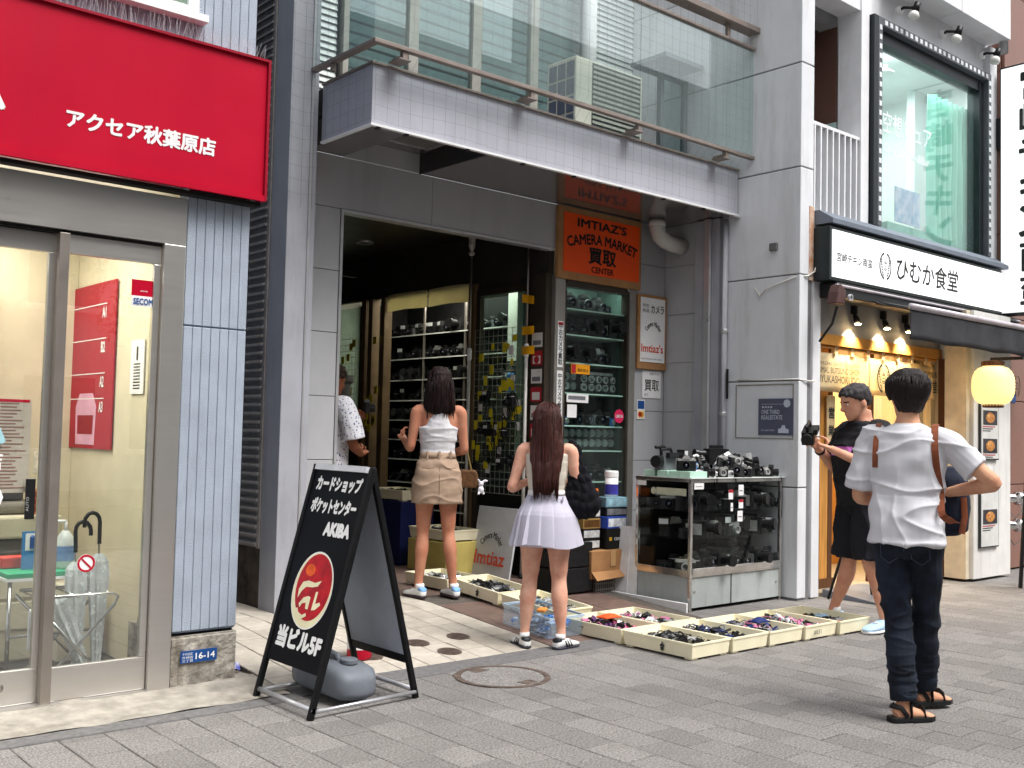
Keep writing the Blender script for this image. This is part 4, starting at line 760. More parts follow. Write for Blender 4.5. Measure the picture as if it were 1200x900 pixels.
# noren curtain
nr = thing('noren_curtain', 'cream split noren curtain with dark lettering hanging in the restaurant doorway', 'curtain', (9.5, 5.45, 1.87))
m_nor = cloth('noren_cloth', lin(240,226,190), .5)
R(MB().cyl((8.36, 5.45, 2.285), (10.8, 5.45, 2.285), .014), 'rod', m_wood, nr)
cuts = [8.38, 8.92, 9.32, 9.86, 10.3, 10.72]
for k, (a, b) in enumerate(zip(cuts, cuts[1:])):
    R(MB().grid(lambda u, v: (a+(b-a)*u+(.012 if u == 0 else 0)*(1-v)*1.5, 5.45-.012*math.sin(u*6.28+k)*(1-v), 1.86+.37*v+.01*math.sin(u*3.1)*(1-v)), 10, 6), 'cloth_panel', m_nor, nr, smooth=True, solid=.002)
for i in range(9): x = 8.42+i*.282; R(MB().box(x, x+.05, 5.43, 5.433, 2.22, 2.31).box(x, x+.05, 5.467, 5.47, 2.22, 2.31).box(x, x+.05, 5.433, 5.467, 2.304, 2.31), 'loop', m_nor, nr)
lettering('MIYAZAKI CHICKEN NANBAN', m_ink, nr, (8.42, 5.436, 2.115), FX, FZ, .72, .03); lettering('NIMAL BUTSUNO SHOP', m_ink, nr, (8.42, 5.436, 2.04), FX, FZ, .72, .055); lettering('HYUKASHOKUDO', m_ink, nr, (8.42, 5.436, 1.95), FX, FZ, .72, .07)
emblem(nr, 9.58, 5.434, 2.04, .15, m_ink); lettering('食堂', m_ink, nr, (10.42, 5.436, 1.94), FX, FZ, .26, .13); lettering('宮崎南蛮専門店', m_ink, nr, (9.92, 5.436, 2.10), FX, FZ, .74, .06)
# white pier with menu posters
pr_ = R(bx(10.70, 11.55, 5.06, 5.6, .03, 2.8), 'pier', M('white_tile', lin(228,226,222), .4, var=.03, grime=.2, gs=3))
R(bx(10.62, 10.699, 5.10, 5.33, .03, 2.8), 'pier_edge', M('beige_edge', lin(226,214,190), .5), pr_); R(bx(10.64, 10.699, 5.335, 5.41, .03, 2.3), 'door_frame', m_wood3, pr_); R(bx(10.655, 10.699, 5.412, 5.455, .03, 2.3), 'door_frame', m_wood2, pr_)
def poster(lab, z0, z1, x0=10.80, x1=11.22, n=2):
    t = thing('menu_poster', lab, 'poster', ((x0+x1)/2, 5.055, z0), 0, 'menu posters on the white pier'); R(bx(x0, x1, 5.035, 5.058, z0, z1), 'frame', M('poster_frame', lin(60,60,62), .5), t); R(bx(x0+.015, x1-.015, 5.031, 5.0345, z0+.015, z1-.015), 'sheet', M('poster_sheet', lin(216,216,212), .4), t)
    for k in range(n):
        zc = z0+(z1-z0)*(k+.5)/n; R(bx(x0+.05, x1-.05, 5.028, 5.0305, zc-.075, zc+.075), 'photo', M('dish_photo', lin(60,56,60), .4, var=.4, vs=14), t)
        R(MB().ell(((x0+x1)/2, 5.027, zc), .10, .002, .055), 'dish', M('fried_food', lin(206,140,70), .5, var=.3, vs=40), t); R(MB().ell(((x0+x1)/2-.03, 5.025, zc+.02), .04, .002, .03), 'garnish', M('garnish', lin(190,60,40), .5, var=.3, col2=lin(220,200,120), vs=40), t)
        for q in range(3): R(bx(x0+.04, x1-.1-q*.05, 5.0295, 5.0305, zc-.10-q*.022, zc-.09-q*.022), 'text_line', m_ink if q else m_red, t)
poster('upper framed menu poster with two dishes on the white pier', 1.25, 1.84); poster('lower framed menu poster with one fried dish on the white pier', .34, .98, n=1)
at(bx(-.12, .12, -.004, 0, 0, .14), 'paper_notice', M('notice_white', lin(235,232,230), .6), 'small white paper notice between the two menu posters', 'notice', (11.0, 5.056, 1.05))
lan = thing('paper_lantern', 'round glowing cream paper lantern hanging under the awning', 'lantern', (10.5, 4.77, 1.80))
prof = [(.10, 0)]+[(.10+.10*max(0, 1-abs(2*i/24-1)**2.6)**.6+(.0025 if i % 2 else -.0025), .01+.38*i/24) for i in range(25)]+[(.10, .40)]
MB().lathe(prof, n=28, cap=False).obj('shade', M('lantern_paper', lin(250,226,150), .6, emit=(1,.72,.30), es=.55), lan, smooth=True)
MB().lathe([(.10, .395), (.11, .40), (.11, .44), (.06, .45)], n=20).obj('cap', m_wood3, lan); MB().lathe([(.09, -.02), (.10, -.015), (.10, .01)], n=20).obj('base_ring', m_wood3, lan); MB().box(-.02, .02, -.3, .02, .45, .48).obj('bracket', m_black, lan)
el = emblem(lan, 0, 0, 0, .11, m_ink, world=False); el.location = (.16, -.165, .20); el.rotation_euler = (0, 0, .75)
# projecting sign
ps = thing('projecting_sign', 'tall white projecting sign with black brushed characters at the right edge', 'sign', (11.75, 4.95, 2.85))
R(bx(11.75, 11.91, 4.53, 5.265, 2.85, 5.66), 'housing', M('sign_black', (0,0,0)), ps, bevel=.006); R(bx(11.738, 11.75, 4.55, 5.245, 2.875, 5.635), 'face', m_lit, ps)
lettering('宮崎チキン南蛮', m_ink, ps, (11.736, 5.18, 2.92), SX, FZ, .62, 2.68, vertical=True, bold=.03)
R(bx(11.78, 11.88, 5.266, 5.4, 4.75, 5.1), 'bracket', m_black, ps)
# ================================================================ far right: brown granite building, hydrant, board
m_gran = M('brown_granite', lin(142,104,92), .35, var=.12, vs=120, grime=.15, gs=2); G4 = thing('granite_building', 'brown polished granite building beyond the white pier', 'building', (13, 5.3, 0))
R(bx(12.02, 20, 5.36, 9, 0, 10), 'wall_core', m_dark, G4)
for k in range(8):
    R(bx(12.0, 13.0, 5.32, 5.36, .02+k*.95, .96+k*.95), 'granite_panel', m_gran, G4, bevel=.004); R(bx(13.01, 15.0, 5.32, 5.36, .02+k*.95, .96+k*.95), 'granite_panel', m_gran, G4, bevel=.004); R(bx(11.98, 12.02, 5.365, 7.5, .02+k*.95, .96+k*.95), 'granite_panel', m_gran, G4, bevel=.004)
R(bx(15.0, 20, 5.3, 5.36, 0, 9), 'far_wall', m_wht2, G4); R(bx(11.6, 12.0, 6.2, 6.3, 0, 10), 'gap_wall', m_wht2, G4)
at(bx(-.09, .09, -.006, 0, 0, .11), 'street_plate', m_blue, 'small blue street plate on the brown granite wall', 'sign', (12.18, 5.318, 1.90))
hy = thing('fire_inlet', 'twin chrome fire hose inlet on a grey pipe in front of brown wall', 'fire inlet', (11.85, 5.3, 0))
MB().cyl((0,0,0), (0,0,.95), .05).obj('pipe', M('pipe_grey2', lin(150,150,150), .4, .6), hy, smooth=True)
for z in (.52, .82): MB().tube([(0,-.03,z), (.10,-.08,z), (.14,-.10,z), (.145,-.105,z), (.20,-.14,z), (.24,-.16,z)], [.05,.05,.05,.075,.075,.05], 14).obj('coupling', chrome, hy, smooth=True); MB().tube([(.2,-.15,z-.05), (.21,-.14,z-.16), (.12,-.1,z-.22), (.03,-.05,z-.1)], .007, 5).obj('chain', chrome, hy)
rs = at(bx(-.05, .05, -.01, 0, 0, .36), 'inlet_sign', m_red, 'narrow red vertical fire inlet sign near the ground', 'sign', (11.82, 5.22, .06)); lettering('送水口', m_white, rs, (-.035, -.011, .03), FX, FZ, .07, .3, vertical=True, world=False, bold=.03)
bs = thing('board_stand', 'black framed white board stand at the right edge of the picture', 'sign', (10.75, 4.35, 0))
R(MB().tube([(10.68, 4.58, 0), (10.78, 4.56, 1.15)], .02, 6).tube([(10.68, 4.0, 0), (10.78, 4.02, 1.15)], .02, 6).tube([(10.69, 4.57, .22), (10.69, 4.0, .22)], .015, 6), 'frame', m_black, bs); R(MB().hexa([(10.70,4.54,.3),(10.71,4.54,.3),(10.71,4.03,.3),(10.70,4.03,.3),(10.765,4.54,1.1),(10.775,4.54,1.1),(10.775,4.03,1.1),(10.765,4.03,1.1)]), 'board', m_white, bs); R(MB().tube([(10.98, 4.58, 0), (10.80, 4.56, 1.15)], .02, 6), 'rear_leg', m_black, bs)
# ================================================================ SIGNS OF THE CAMERA SHOP
m_card = M('cardboard', lin(168,124,82), .8, var=.1, vs=5, bump=.15, bs=60)
m_orange = M('orange_sign', lin(246,84,20), .45, var=.02); m_blk = M('black_print', (.008,.008,.008), .6)
os_ = thing('orange_sign', 'orange camera market sign in a brown cardboard frame above the display window', 'sign', (7.04, 6.86, 2.84))
Q(bx(6.47, 7.585, 6.865, 6.905, 2.83, 3.497), 'frame', m_card, os_, bevel=.004); Q(bx(6.535, 7.545, 6.858, 6.864, 2.90, 3.44), 'panel', m_orange, os_)
Y5 = 6.857
lettering("IMTIAZ'S", m_blk, os_, (6.70, Y5, 3.325), FX, FZ, .66, .085, bold=.03); lettering('CAMERA MARKET', m_blk, os_, (6.555, Y5, 3.285), FX, FZ, .965, .10, bold=.03, arc=.28)
lettering('買取', m_blk, os_, (6.85, Y5, 3.0), FX, FZ, .37, .155, bold=.03); lettering('CENTER', m_blk, os_, (6.89, Y5, 2.92), FX, FZ, .30, .06, bold=.02)
ws = thing('paper_sign', 'white camera market paper sign on cardboard beside the display window', 'sign', (7.8, 6.87, 2.1))
Q(bx(7.565, 7.985, 6.875, 6.905, 2.07, 2.80), 'backing', m_card, ws, bevel=.004); Q(bx(7.595, 7.95, 6.868, 6.874, 2.14, 2.77), 'sheet', m_white, ws)
Y6 = 6.867; m_rp = M('red_print', lin(214,80,52), .6)
lettering('カメラ', m_blk, ws, (7.74, Y6, 2.62), FX, FZ, .19, .085, bold=.01); lettering('中古', m_blk, ws, (7.62, Y6, 2.675), FX, FZ, .09, .035); lettering('新品', m_blk, ws, (7.62, Y6, 2.625), FX, FZ, .09, .035)
lettering('Camera Market', m_blk, ws, (7.645, Y6, 2.545), FX, FZ, .26, .05, bold=.012, arc=1.15); lettering("Imtiaz's", m_rp, ws, (7.605, Y6, 2.235), FX, FZ, .32, .085, bold=.018); lettering('buy & sell old and new cameras', m_blk, ws, (7.61, Y6, 2.16), FX, FZ, .30, .02)
kp = at(bx(0, .27, -.004, 0, 0, .27), 'paper_sign', m_white, 'white paper sign reading 買取 below the cardboard sign', 'sign', (7.67, 6.905, 1.79)); lettering('買取', m_blk, kp, (.03, -.004, .07), FX, FZ, .21, .11, bold=.01, world=False); lettering('まで', m_blk, kp, (.03, -.004, .02), FX, FZ, .05, .025, world=False); lettering('お売り下さい', m_blk, kp, (.1, -.004, .225), FX, FZ, .15, .025, world=False)
cs = at(bx(0, .11, -.004, 0, 0, .19), 'card_sticker', m_white, 'small credit card sticker below the 買取 paper', 'sticker', (7.60, 6.905, 1.58)); bx(.008, .102, -.005, -.004, .10, .18).obj('blue_band', m_blue, cs); bx(.008, .102, -.005, -.004, .01, .085).obj('pale_band', M('pale_yellow', lin(240,220,170)), cs)
for q, cc in ((.04, (214,40,40)), (.068, (236,150,40))): MB().lathe([(.001, .0055), (.026, .0055), (.026, .005)], (q, 0, .047), 16, axis='y').obj('disc', M('disc%d' % cc[1], lin(*cc), .5), cs)
# white elbow duct under the soffit
ed = thing('duct_elbow', 'pale grey elbow duct coming out of the soffit', 'duct', (7.7, 6.7, 3.3)); Q(MB().tube([(7.62, 6.70, 3.50), (7.62, 6.70, 3.42), (7.65, 6.695, 3.35), (7.72, 6.685, 3.31), (7.82, 6.68, 3.29), (7.97, 6.67, 3.28)], .075, 20), 'pipe', M('duct_grey', lin(206,204,200), .5, var=.05), ed, smooth=True); Q(MB().tube([(7.62, 6.70, 3.49), (7.62, 6.70, 3.44)], .083, 20), 'collar', M('duct_grey', (0,0,0)), ed, smooth=True)
# stickers on the post and frame
m_stw = M('sticker_white', lin(226,222,218), .5); m_str = M('sticker_red', lin(176,40,52), .5); m_stg = M('sticker_grey', lin(120,120,126), .5)
for k in range(9):
    z = 2.20-k*.165; lab = 'small %s sticker on the dark post, number %s from the top' % (('white', 'red and white')[k % 2], ('one','two','three','four','five','six','seven','eight','nine')[k])
    s_ = at(bx(-.003, 0, -.07, .07, 0, .13), 'post_sticker', m_stw if k % 2 == 0 else m_str, lab, 'sticker', (6.398, 7.04, z), 'stickers on the dark post')
    (bx(-.0045, -.003, -.055, .055, .02, .06) if k % 2 == 0 else bx(-.0045, -.003, -.05, .05, .015, .085)).obj('print_block', m_stg if k % 2 == 0 else m_stw, s_)
    if k % 3 == 1: MB().lathe([(.001, -.005), (.035, -.005), (.035, -.0046)], (0, 0, .05), 16, axis='x').obj('disc', m_str, s_)
for k in range(4):
    z = 2.02-k*.45
    s_ = at(bx(-.035, .035, -.003, 0, 0, .42), 'frame_label', m_white, 'white vertical label strip on the window frame, %s from the top' % ('first','second','third','fourth')[k], 'label', (6.54, 6.887, z), 'label strips on the window frame')
    if k < 2: lettering('中古カメラ買取', m_blk, s_, (-.028, -.0035, .02), FX, FZ, .056, .38, vertical=True, world=False, bold=.01)
    else: bx(-.02, .02, -.004, -.003, .1, .16).obj('print_block', m_stg, s_)
    if k == 0: bx(-.03, .03, -.004, -.003, .385, .41).obj('red_block', m_str, s_)
lc = at(MB().lathe([(.001, .004), (.065, .004), (.065, 0)], (0,0,0), 28, axis='y'), 'round_sticker', M('pink_red', lin(214,40,90), .4), 'round pink LEICA sticker on the display window glass', 'sticker', (7.36, 6.916, 1.60)); lettering('LEICA', m_white, lc, (-.05, -.0045, -.014), FX, FZ, .1, .028, bold=.03, world=False)
oc = at(bx(-.12, .12, -.004, 0, -.045, .045), 'orange_sticker', M('amber', lin(240,160,30), .5), 'orange no-photo sticker on the display window glass', 'sticker', (6.83, 6.916, 2.02)); bx(-.115, -.06, -.005, -.004, -.04, .04).obj('red_block', m_str, oc); lettering('撮影禁止', m_blk, oc, (-.04, -.0045, -.025), FX, FZ, .14, .03, world=False)
wsx = at(bx(-.14, .14, -.004, 0, -.04, .04), 'white_sticker', m_white, 'white wide sticker on the display window below the orange one', 'sticker', (6.80, 6.916, 1.75)); bx(-.12, .1, -.005, -.004, -.015, .02).obj('print_block', m_stg, wsx)
at(bx(-.06, .06, -.004, 0, -.06, .06), 'white_sticker', m_white, 'small square white sticker on the display window glass', 'sticker', (6.73, 6.916, 1.63))
# tension poles with yellow tape
m_ytape = M('yellow_tape', lin(246,176,20), .5, var=.08); m_pole = M('pole_white', lin(206,204,198), .4, .2)
for nm, x, y, lab in (('a', 6.34, 7.12, 'thin tension pole with yellow tape at the dark post'), ('b', 6.34, 7.95, 'thin tension pole beside the middle brown post')):
    t = thing('tension_pole', lab, 'pole', (x, y, ZT)); MB().cyl((0,0,0), (0,0,2.1), .016, n=10).obj('lower_tube', m_pole, t, smooth=True); MB().cyl((0,0,2.1), (0,0,3.14), .010, n=10).obj('upper_tube', m_steel2, t, smooth=True); MB().lathe([(.012, 3.02), (.03, 3.03), (.03, 3.05), (.014, 3.06), (.034, 3.12), (.034, 3.2)], n=14).obj('top_foot', m_pole, t); MB().lathe([(.03, 0), (.03, .02), (.018, .04)], n=12).obj('base_foot', m_black, t); MB().lathe([(.02, 2.0), (.024, 2.02), (.024, 2.1), (.016, 2.12)], n=12).obj('collar', m_white, t)
    if nm == 'a':
        for k, z in enumerate((2.50, 2.20, 2.02)): MB().grid(lambda u, v: (-.02+.01*math.sin(u*5+k), .05-.17*u, z+.075*v-.03*u*(k == 0)), 6, 2).obj('tape', m_ytape, t, solid=.002)
# ================================================================ CAMERAS AND GEAR (shared meshes)
m_cb = M('camera_black', (.014,.014,.015), .42, var=.3, vs=40, bump=.1, bs=400); m_cs = M('camera_silver', lin(188,188,186), .35, .5, var=.08, vs=20); m_lg = M('lens_glass', (.01,.012,.03), .05, coat=1, spec=1); m_cw = M('camera_white', lin(226,228,230), .35); m_cbl = M('camera_blue', lin(50,110,180), .3); m_lb = M('lens_black', (.01,.01,.011), .3, var=.2, vs=60); m_cgy = M('camera_grey', lin(110,112,116), .4, .2, var=.1)
KIND = {}
def kind(k, parts): KIND[k] = [(n, mb.mesh(n, m, smooth=sm)) for n, mb, m, sm in parts]
def bodyshape(w, h, d):
    c = .012; return MB().prism([(-w/2+c, -d/2), (w/2-c, -d/2), (w/2, -d/2+c), (w/2, d/2-c), (w/2-c, d/2), (-w/2+c, d/2), (-w/2, d/2-c), (-w/2, -d/2+c)], lambda a, b, z: (a, b, z), 0, h)
def slr(body, top): return [('body', bodyshape(.145, .075, .045), body, False), ('top_plate', bodyshape(.143, .014, .043).xf(Matrix.Translation((0,0,.0752))), top, False), ('prism', MB().prism([(-.03,.089),(.03,.089),(.017,.115),(-.017,.115)], lambda a, b, d: (a, d, b), -.026, .02), top, False),
    ('lens', MB().lathe([(.033, .0225), (.033, .04), (.030, .041), (.034, .045), (.034, .07), (.031, .075), (.026, .075), (.024, .068)], (0, 0, .042), 16, axis='y', cap=False), m_lb, False), ('lens_glass', MB().lathe([(.001, .072), (.024, .067)], (0, 0, .042), 16, axis='y'), m_lg, True), ('dial', MB().lathe([(.011, .089), (.011, .098)], (.05, 0, 0), 10), top, False)]
kind('slr', slr(m_cb, m_cb)); kind('slr_silver', slr(m_cb, m_cs)); kind('slr_grey', slr(m_cgy, m_cb))
kind('rangefinder', [('body', bodyshape(.135, .062, .034), m_cb, False), ('top_plate', bodyshape(.134, .018, .033).xf(Matrix.Translation((0,0,.0622))), m_cs, False), ('lens', MB().lathe([(.025, .017), (.025, .03), (.028, .032), (.028, .045), (.02, .046), (.018, .04)], (.005, 0, .036), 14, axis='y', cap=False), m_cs, False), ('lens_glass', MB().lathe([(.001, .043), (.019, .04)], (.005, 0, .036), 14, axis='y'), m_lg, True), ('dial', MB().lathe([(.01, .08), (.01, .088)], (.045, 0, 0), 10), m_cs, False)])
kind('compact', [('body', bodyshape(.10, .06, .026), m_cw, False), ('lens', MB().lathe([(.022, .013), (.022, .022), (.018, .03), (.014, .03)], (.012, 0, .03), 14, axis='y', cap=False), m_cs, False), ('lens_glass', MB().lathe([(.001, .028), (.016, .027)], (.012, 0, .03), 12, axis='y'), m_lg, True), ('flash', MB().box(-.04, -.02, -.0145, -.013, .043, .053), m_white, False)])
kind('compact_black', [(n, mb, m_cb if n == 'body' else m, sm) for n, mb, m, sm in [('body', bodyshape(.115, .066, .032), m_cb, False), ('lens', MB().lathe([(.024, .016), (.024, .028), (.018, .03), (.014, .03)], (.01, 0, .03), 14, axis='y', cap=False), m_lb, False), ('lens_glass', MB().lathe([(.001, .028), (.016, .027)], (.01, 0, .03), 12, axis='y'), m_lg, True)]])
kind('compact_blue', [('body', bodyshape(.095, .058, .025), m_cbl, False), ('lens', MB().lathe([(.02, .0125), (.02, .02), (.014, .024)], (.015, 0, .03), 14, axis='y'), m_cs, False)])
kind('lens', [('barrel', MB().lathe([(.030, 0), (.032, .004), (.032, .03), (.034, .032), (.034, .06), (.031, .062), (.033, .09), (.029, .095), (.026, .09)], (0,0,0), 16), m_lb, False), ('front_glass', MB().lathe([(.026, .088), (.001, .092)], n=14), m_lg, True), ('ring', MB().lathe([(.0325, .063), (.0335, .066), (.0325, .069)], n=16, cap=False), m_cs, False)])
kind('tlr', [('body', bodyshape(.075, .13, .08), m_cb, False), ('hood', bodyshape(.07, .02, .07).xf(Matrix.Translation((0,0,.1302))), m_cs, False), ('lens', MB().lathe([(.024, .04), (.024, .055), (.018, .055)], (0, 0, .045), 14, axis='y').lathe([(.024, .04), (.024, .055), (.018, .055)], (0, 0, .1), 14, axis='y'), m_cs, False), ('lens_glass', MB().lathe([(.001, .058), (.018, .0555)], (0, 0, .045), 12, axis='y').lathe([(.001, .058), (.018, .0555)], (0, 0, .1), 12, axis='y'), m_lg, True)])
kind('camcorder', [('body', bodyshape(.11, .12, .26), m_cgy, False), ('lens', MB().lathe([(.045, .13), (.045, .19), (.05, .2), (.04, .2)], (0, 0, .07), 16, axis='y'), m_lb, False), ('handle', MB().tube([(0, -.10, .12), (0, -.11, .17), (0, .06, .175), (0, .10, .12)], .014, 8), m_cb, True), ('viewfinder', MB().box(.055, .09, -.12, .05, .10, .145), m_cb, False), ('microphone', MB().cyl((0, -.2, .19), (0, -.05, .19), .014, n=10), m_cb, True)])
kind('flash', [('head', MB().box(-.035, .035, -.03, .03, .07, .12), m_cb, False), ('stem', MB().box(-.03, .03, -.02, .025, 0, .069), m_cb, False), ('window', MB().box(-.03, .03, -.033, -.0302, .078, .112), m_cw, False)])
kind('boxed_lens', [('bubble', MB().box(-.04, .04, -.02, .02, 0, .17), glass('bubble_pack', (.85,.92,.92), .15), False), ('card', MB().box(-.038, .038, .005, .008, .004, .166), m_cb, False), ('lens', MB().lathe([(.026, .01), (.026, -.004)], (0, 0, .05), 12, axis='y').lathe([(.026, .01), (.026, -.004)], (0, 0, .115), 12, axis='y'), m_cs, False)])
kind('movie_camera', [('body', bodyshape(.08, .11, .17), m_cb, False), ('lens', MB().lathe([(.03, .085), (.03, .14), (.038, .145), (.038, .17), (.03, .17)], (0, 0, .07), 14, axis='y'), m_lb, False), ('side_plate', MB().box(-.044, -.0405, -.06, .05, .02, .09), m_cs, False), ('top_handle', MB().box(-.012, .012, -.05, .05, .111, .135), m_cb, False)])
NAMES = {'slr': 'camera', 'slr_silver': 'camera', 'slr_grey': 'camera', 'rangefinder': 'camera', 'compact': 'compact_camera', 'compact_black': 'compact_camera', 'compact_blue': 'compact_camera', 'lens': 'camera_lens', 'tlr': 'twin_lens_camera', 'camcorder': 'camcorder', 'flash': 'flash_unit', 'boxed_lens': 'packaged_lens', 'movie_camera': 'movie_camera'}
CATS = {'lens': 'lens', 'flash': 'flash', 'boxed_lens': 'packaged lens', 'camcorder': 'camcorder'}
def gear(k, loc, rz, label, group, sc=1, tilt=(0, 0)):
    t = thing(NAMES[k], label, CATS.get(k, 'camera'), loc, rz, group); t.scale = (sc,)*3; t.rotation_euler = (tilt[0], tilt[1], rz)
    for n, me in KIND[k]: o = bpy.data.objects.new(n, me); COL.objects.link(o); o.parent = t
    return t
ordn = ['lowest', 'second lowest', 'third lowest', 'fourth lowest', 'middle', 'fourth highest', 'third highest', 'second highest', 'topmost']
kk = [['slr', 'camcorder'], ['slr_grey', 'slr', 'compact_black'], ['slr', 'rangefinder', 'slr_grey'], ['boxed_lens'], ['lens', 'slr_grey', 'compact_blue', 'slr'], ['boxed_lens', 'tlr'], ['slr', 'slr_silver', 'movie_camera'], ['slr', 'movie_camera', 'slr_grey'], ['slr', 'lens', 'compact_black']]
for si, z in enumerate(SHELF):
    ks = kk[si]; x = 6.70
    while x < 7.40:
        k = random.choice(ks); w = {'boxed_lens': .095, 'lens': .085, 'camcorder': .2, 'tlr': .10, 'movie_camera': .12}.get(k, .135)
        lim = (SHELF[si+1] if si+1 < len(SHELF) else 2.8)-z
        nm = {'boxed_lens': 'packaged lens', 'lens': 'upright lens', 'camcorder': 'camcorder', 'tlr': 'twin lens camera', 'movie_camera': 'movie camera', 'compact_blue': 'blue compact camera', 'compact_black': 'black compact camera', 'slr_silver': 'silver topped camera', 'slr_grey': 'grey camera', 'rangefinder': 'rangefinder camera'}.get(k, 'black camera')
        gear(k, (x, 7.06 if random.random() < .7 else 7.12, z), random.uniform(-.25, .25), '%s on the %s shelf of the display window' % (nm, ordn[si]), '%s items on the %s display shelf' % (nm, ordn[si]), sc=min(1.4 if k != 'camcorder' else 1, lim/.135))
        if k in ('slr', 'slr_grey', 'lens') and lim > .2: gear('slr_grey', (x, 7.22, z), random.uniform(-.3, .3), 'grey camera in the rear row on the %s shelf of the display window' % ordn[si], 'rear cameras on the %s display shelf' % ordn[si], sc=1.15)
        x += w*.92
# ================================================================ GLASS CASE ON THE PAVEMENT
gc = thing('glass_case', 'chrome framed glass display case standing on the pavement', 'display case', (7.35, 5.78, 0))
CX0, CX1, CY0, CY1, CT = 6.71, 7.97, 5.49, 6.09, 1.075
m_cp = M('case_panel', lin(178,184,182), .4, var=.04, grime=.25, gs=4); m_chr = M('case_chrome', lin(226,224,220), .16, .95, var=.1, vs=8)
Q(MB().box(CX0+.02, CX1-.02, CY0+.012, CY0+.02, .03, .275).box(CX0+.012, CX0+.02, CY0+.02, CY1-.02, .03, .275), 'base_panel', m_cp, gc); Q(bx(7.258, 7.264, CY0+.006, CY0+.0115, .03, .275), 'panel_seam', m_dark, gc)
for x, y in ((CX0, CY0), (CX1-.028, CY0), (CX0, CY1-.028), (CX1-.028, CY1-.028)): Q(bx(x, x+.028, y, y+.028, 0, CT-.03), 'corner_post', m_chr, gc, bevel=.004)
Q(MB().box(CX0+.029, CX1-.029, CY0+.002, CY0+.022, .276, .335).box(CX0+.002, CX0+.022, CY0+.029, CY1-.029, .276, .335).box(CX0+.029, CX1-.029, CY0-.012, CY0+.0015, .30, .35), 'lower_rail', m_chr, gc, bevel=.003)
Q(MB().box(CX0-.004, CX1+.004, CY0-.004, CY0+.028, CT-.03, CT).box(CX0-.004, CX0+.028, CY0+.029, CY1+.004, CT-.03, CT).box(CX1-.028, CX1+.004, CY0+.029, CY1+.004, CT-.03, CT).box(CX0+.029, CX1-.029, CY1-.028, CY1+.004, CT-.03, CT), 'top_rail', m_chr, gc, bevel=.003)
g_c2 = glass('case_glass2', (.90,.94,.93), .03)
Q(bx(CX0+.028, 7.34, CY0+.008, CY0+.012, .336, CT-.03), 'sliding_pane', g_c2, gc); Q(bx(7.24, CX1-.028, CY0+.015, CY0+.019, .336, CT-.03), 'sliding_pane', g_c2, gc); Q(bx(CX0+.008, CX0+.013, CY0+.028, CY1-.028, .336, CT-.03), 'side_pane', g_c2, gc); Q(bx(CX0+.01, CX1-.01, CY0+.01, CY1-.01, CT-.008, CT-.003), 'top_pane', g_c2, gc)
Q(bx(7.30, 7.325, CY0-.006, CY0+.006, .36, .38), 'lock', m_chr, gc); Q(MB().lathe([(.001, .004), (.012, .004), (.012, 0)], (7.90, CY0+.012, .16), 12, axis='y').lathe([(.001, .004), (.012, .004), (.012, 0)], (6.78, CY0+.012, .16), 12, axis='y'), 'lock', m_chr, gc)
Q(bx(CX0+.03, CX1-.03, CY1-.02, CY1-.012, .03, CT-.03), 'back_panel', M('case_dark', lin(30,29,28), .5, var=.1), gc); Q(bx(CX0+.02, CX1-.02, CY0+.02, CY1-.02, .29, .305), 'floor_panel', M('case_dark', (0,0,0)), gc)
for z in (.575, .80): Q(bx(CX0+.03, CX1-.03, CY0+.06, CY1-.025, z, z+.008), 'glass_shelf', glass('shelf_glass', (.8,.9,.88), .08), gc)
for si, z in enumerate((.306, .584, .809)):
    x = 6.80
    while x < 7.93:
        for y in (5.62, 5.84) if si < 2 else (5.60, 5.78, 5.95):
            k = random.choice(['slr', 'slr_silver', 'rangefinder', 'slr_silver', 'compact_black', 'lens', 'flash', 'movie_camera'] if x < 7.5 else ['slr', 'camcorder', 'flash', 'slr_grey'])
            if k == 'camcorder' and y < 5.7: k = 'movie_camera'
            nm = {'lens': 'lens', 'flash': 'flash unit', 'camcorder': 'camcorder', 'movie_camera': 'movie camera', 'compact_black': 'compact camera', 'slr_silver': 'silver and black camera', 'rangefinder': 'silver topped rangefinder'}.get(k, 'black camera')
            lv_ = ('bottom', 'middle', 'top')[si]
            gear(k, (x+random.uniform(-.01, .01), y, z), random.uniform(-.5, .5)-(.6 if x < 6.9 else 0), '%s on the %s level inside the glass case' % (nm, lv_), '%s items on the %s level of the glass case' % (nm, lv_), sc=random.uniform(1.1, 1.4))
        x += .125
# price tags hanging on the case
for k, (x, z, w, h, red) in enumerate(((7.22, .90, .06, .08, 1), (7.235, .80, .03, .07, 0), (7.36, .93, .07, .09, 0), (7.36, .82, .06, .075, 1), (7.35, .71, .07, .09, 0), (6.80, .99, .12, .05, 0))):
    t_ = at(bx(-w/2, w/2, -.003, 0, 0, h), 'price_tag', m_white, ('white tag hanging on the front glass of the case, %s' % ('left with red heading', 'small lower left', 'right upper', 'right with red heading', 'right lowest', 'wide one by the corner post')[k]), 'tag', (x, CY0-.006, z), 'tags on the glass case')
    (bx(-w/2, w/2, -.004, -.003, h*.7, h) if red else bx(-w*.35, w*.3, -.004, -.003, h*.4, h*.5)).obj('print_block', m_str if red else m_stg, t_)
tg = at(bx(-.003, 0, -.16, .16, 0, .06), 'price_card', M('cream_card', lin(226,220,196), .6), 'cream card behind the side glass of the case', 'card', (6.735, 5.72, .93)); MB().lathe([(.001, -.004), (.03, -.004), (.03, -.003)], (0, .19, .03), 16, axis='x').obj('clock_disc', M('cream_card', (0,0,0)), tg); at(bx(-.002, 0, -.05, .05, 0, .04), 'price_tag', m_white, 'small white tag at the rear of the case side', 'tag', (6.706, 6.02, 1.0))
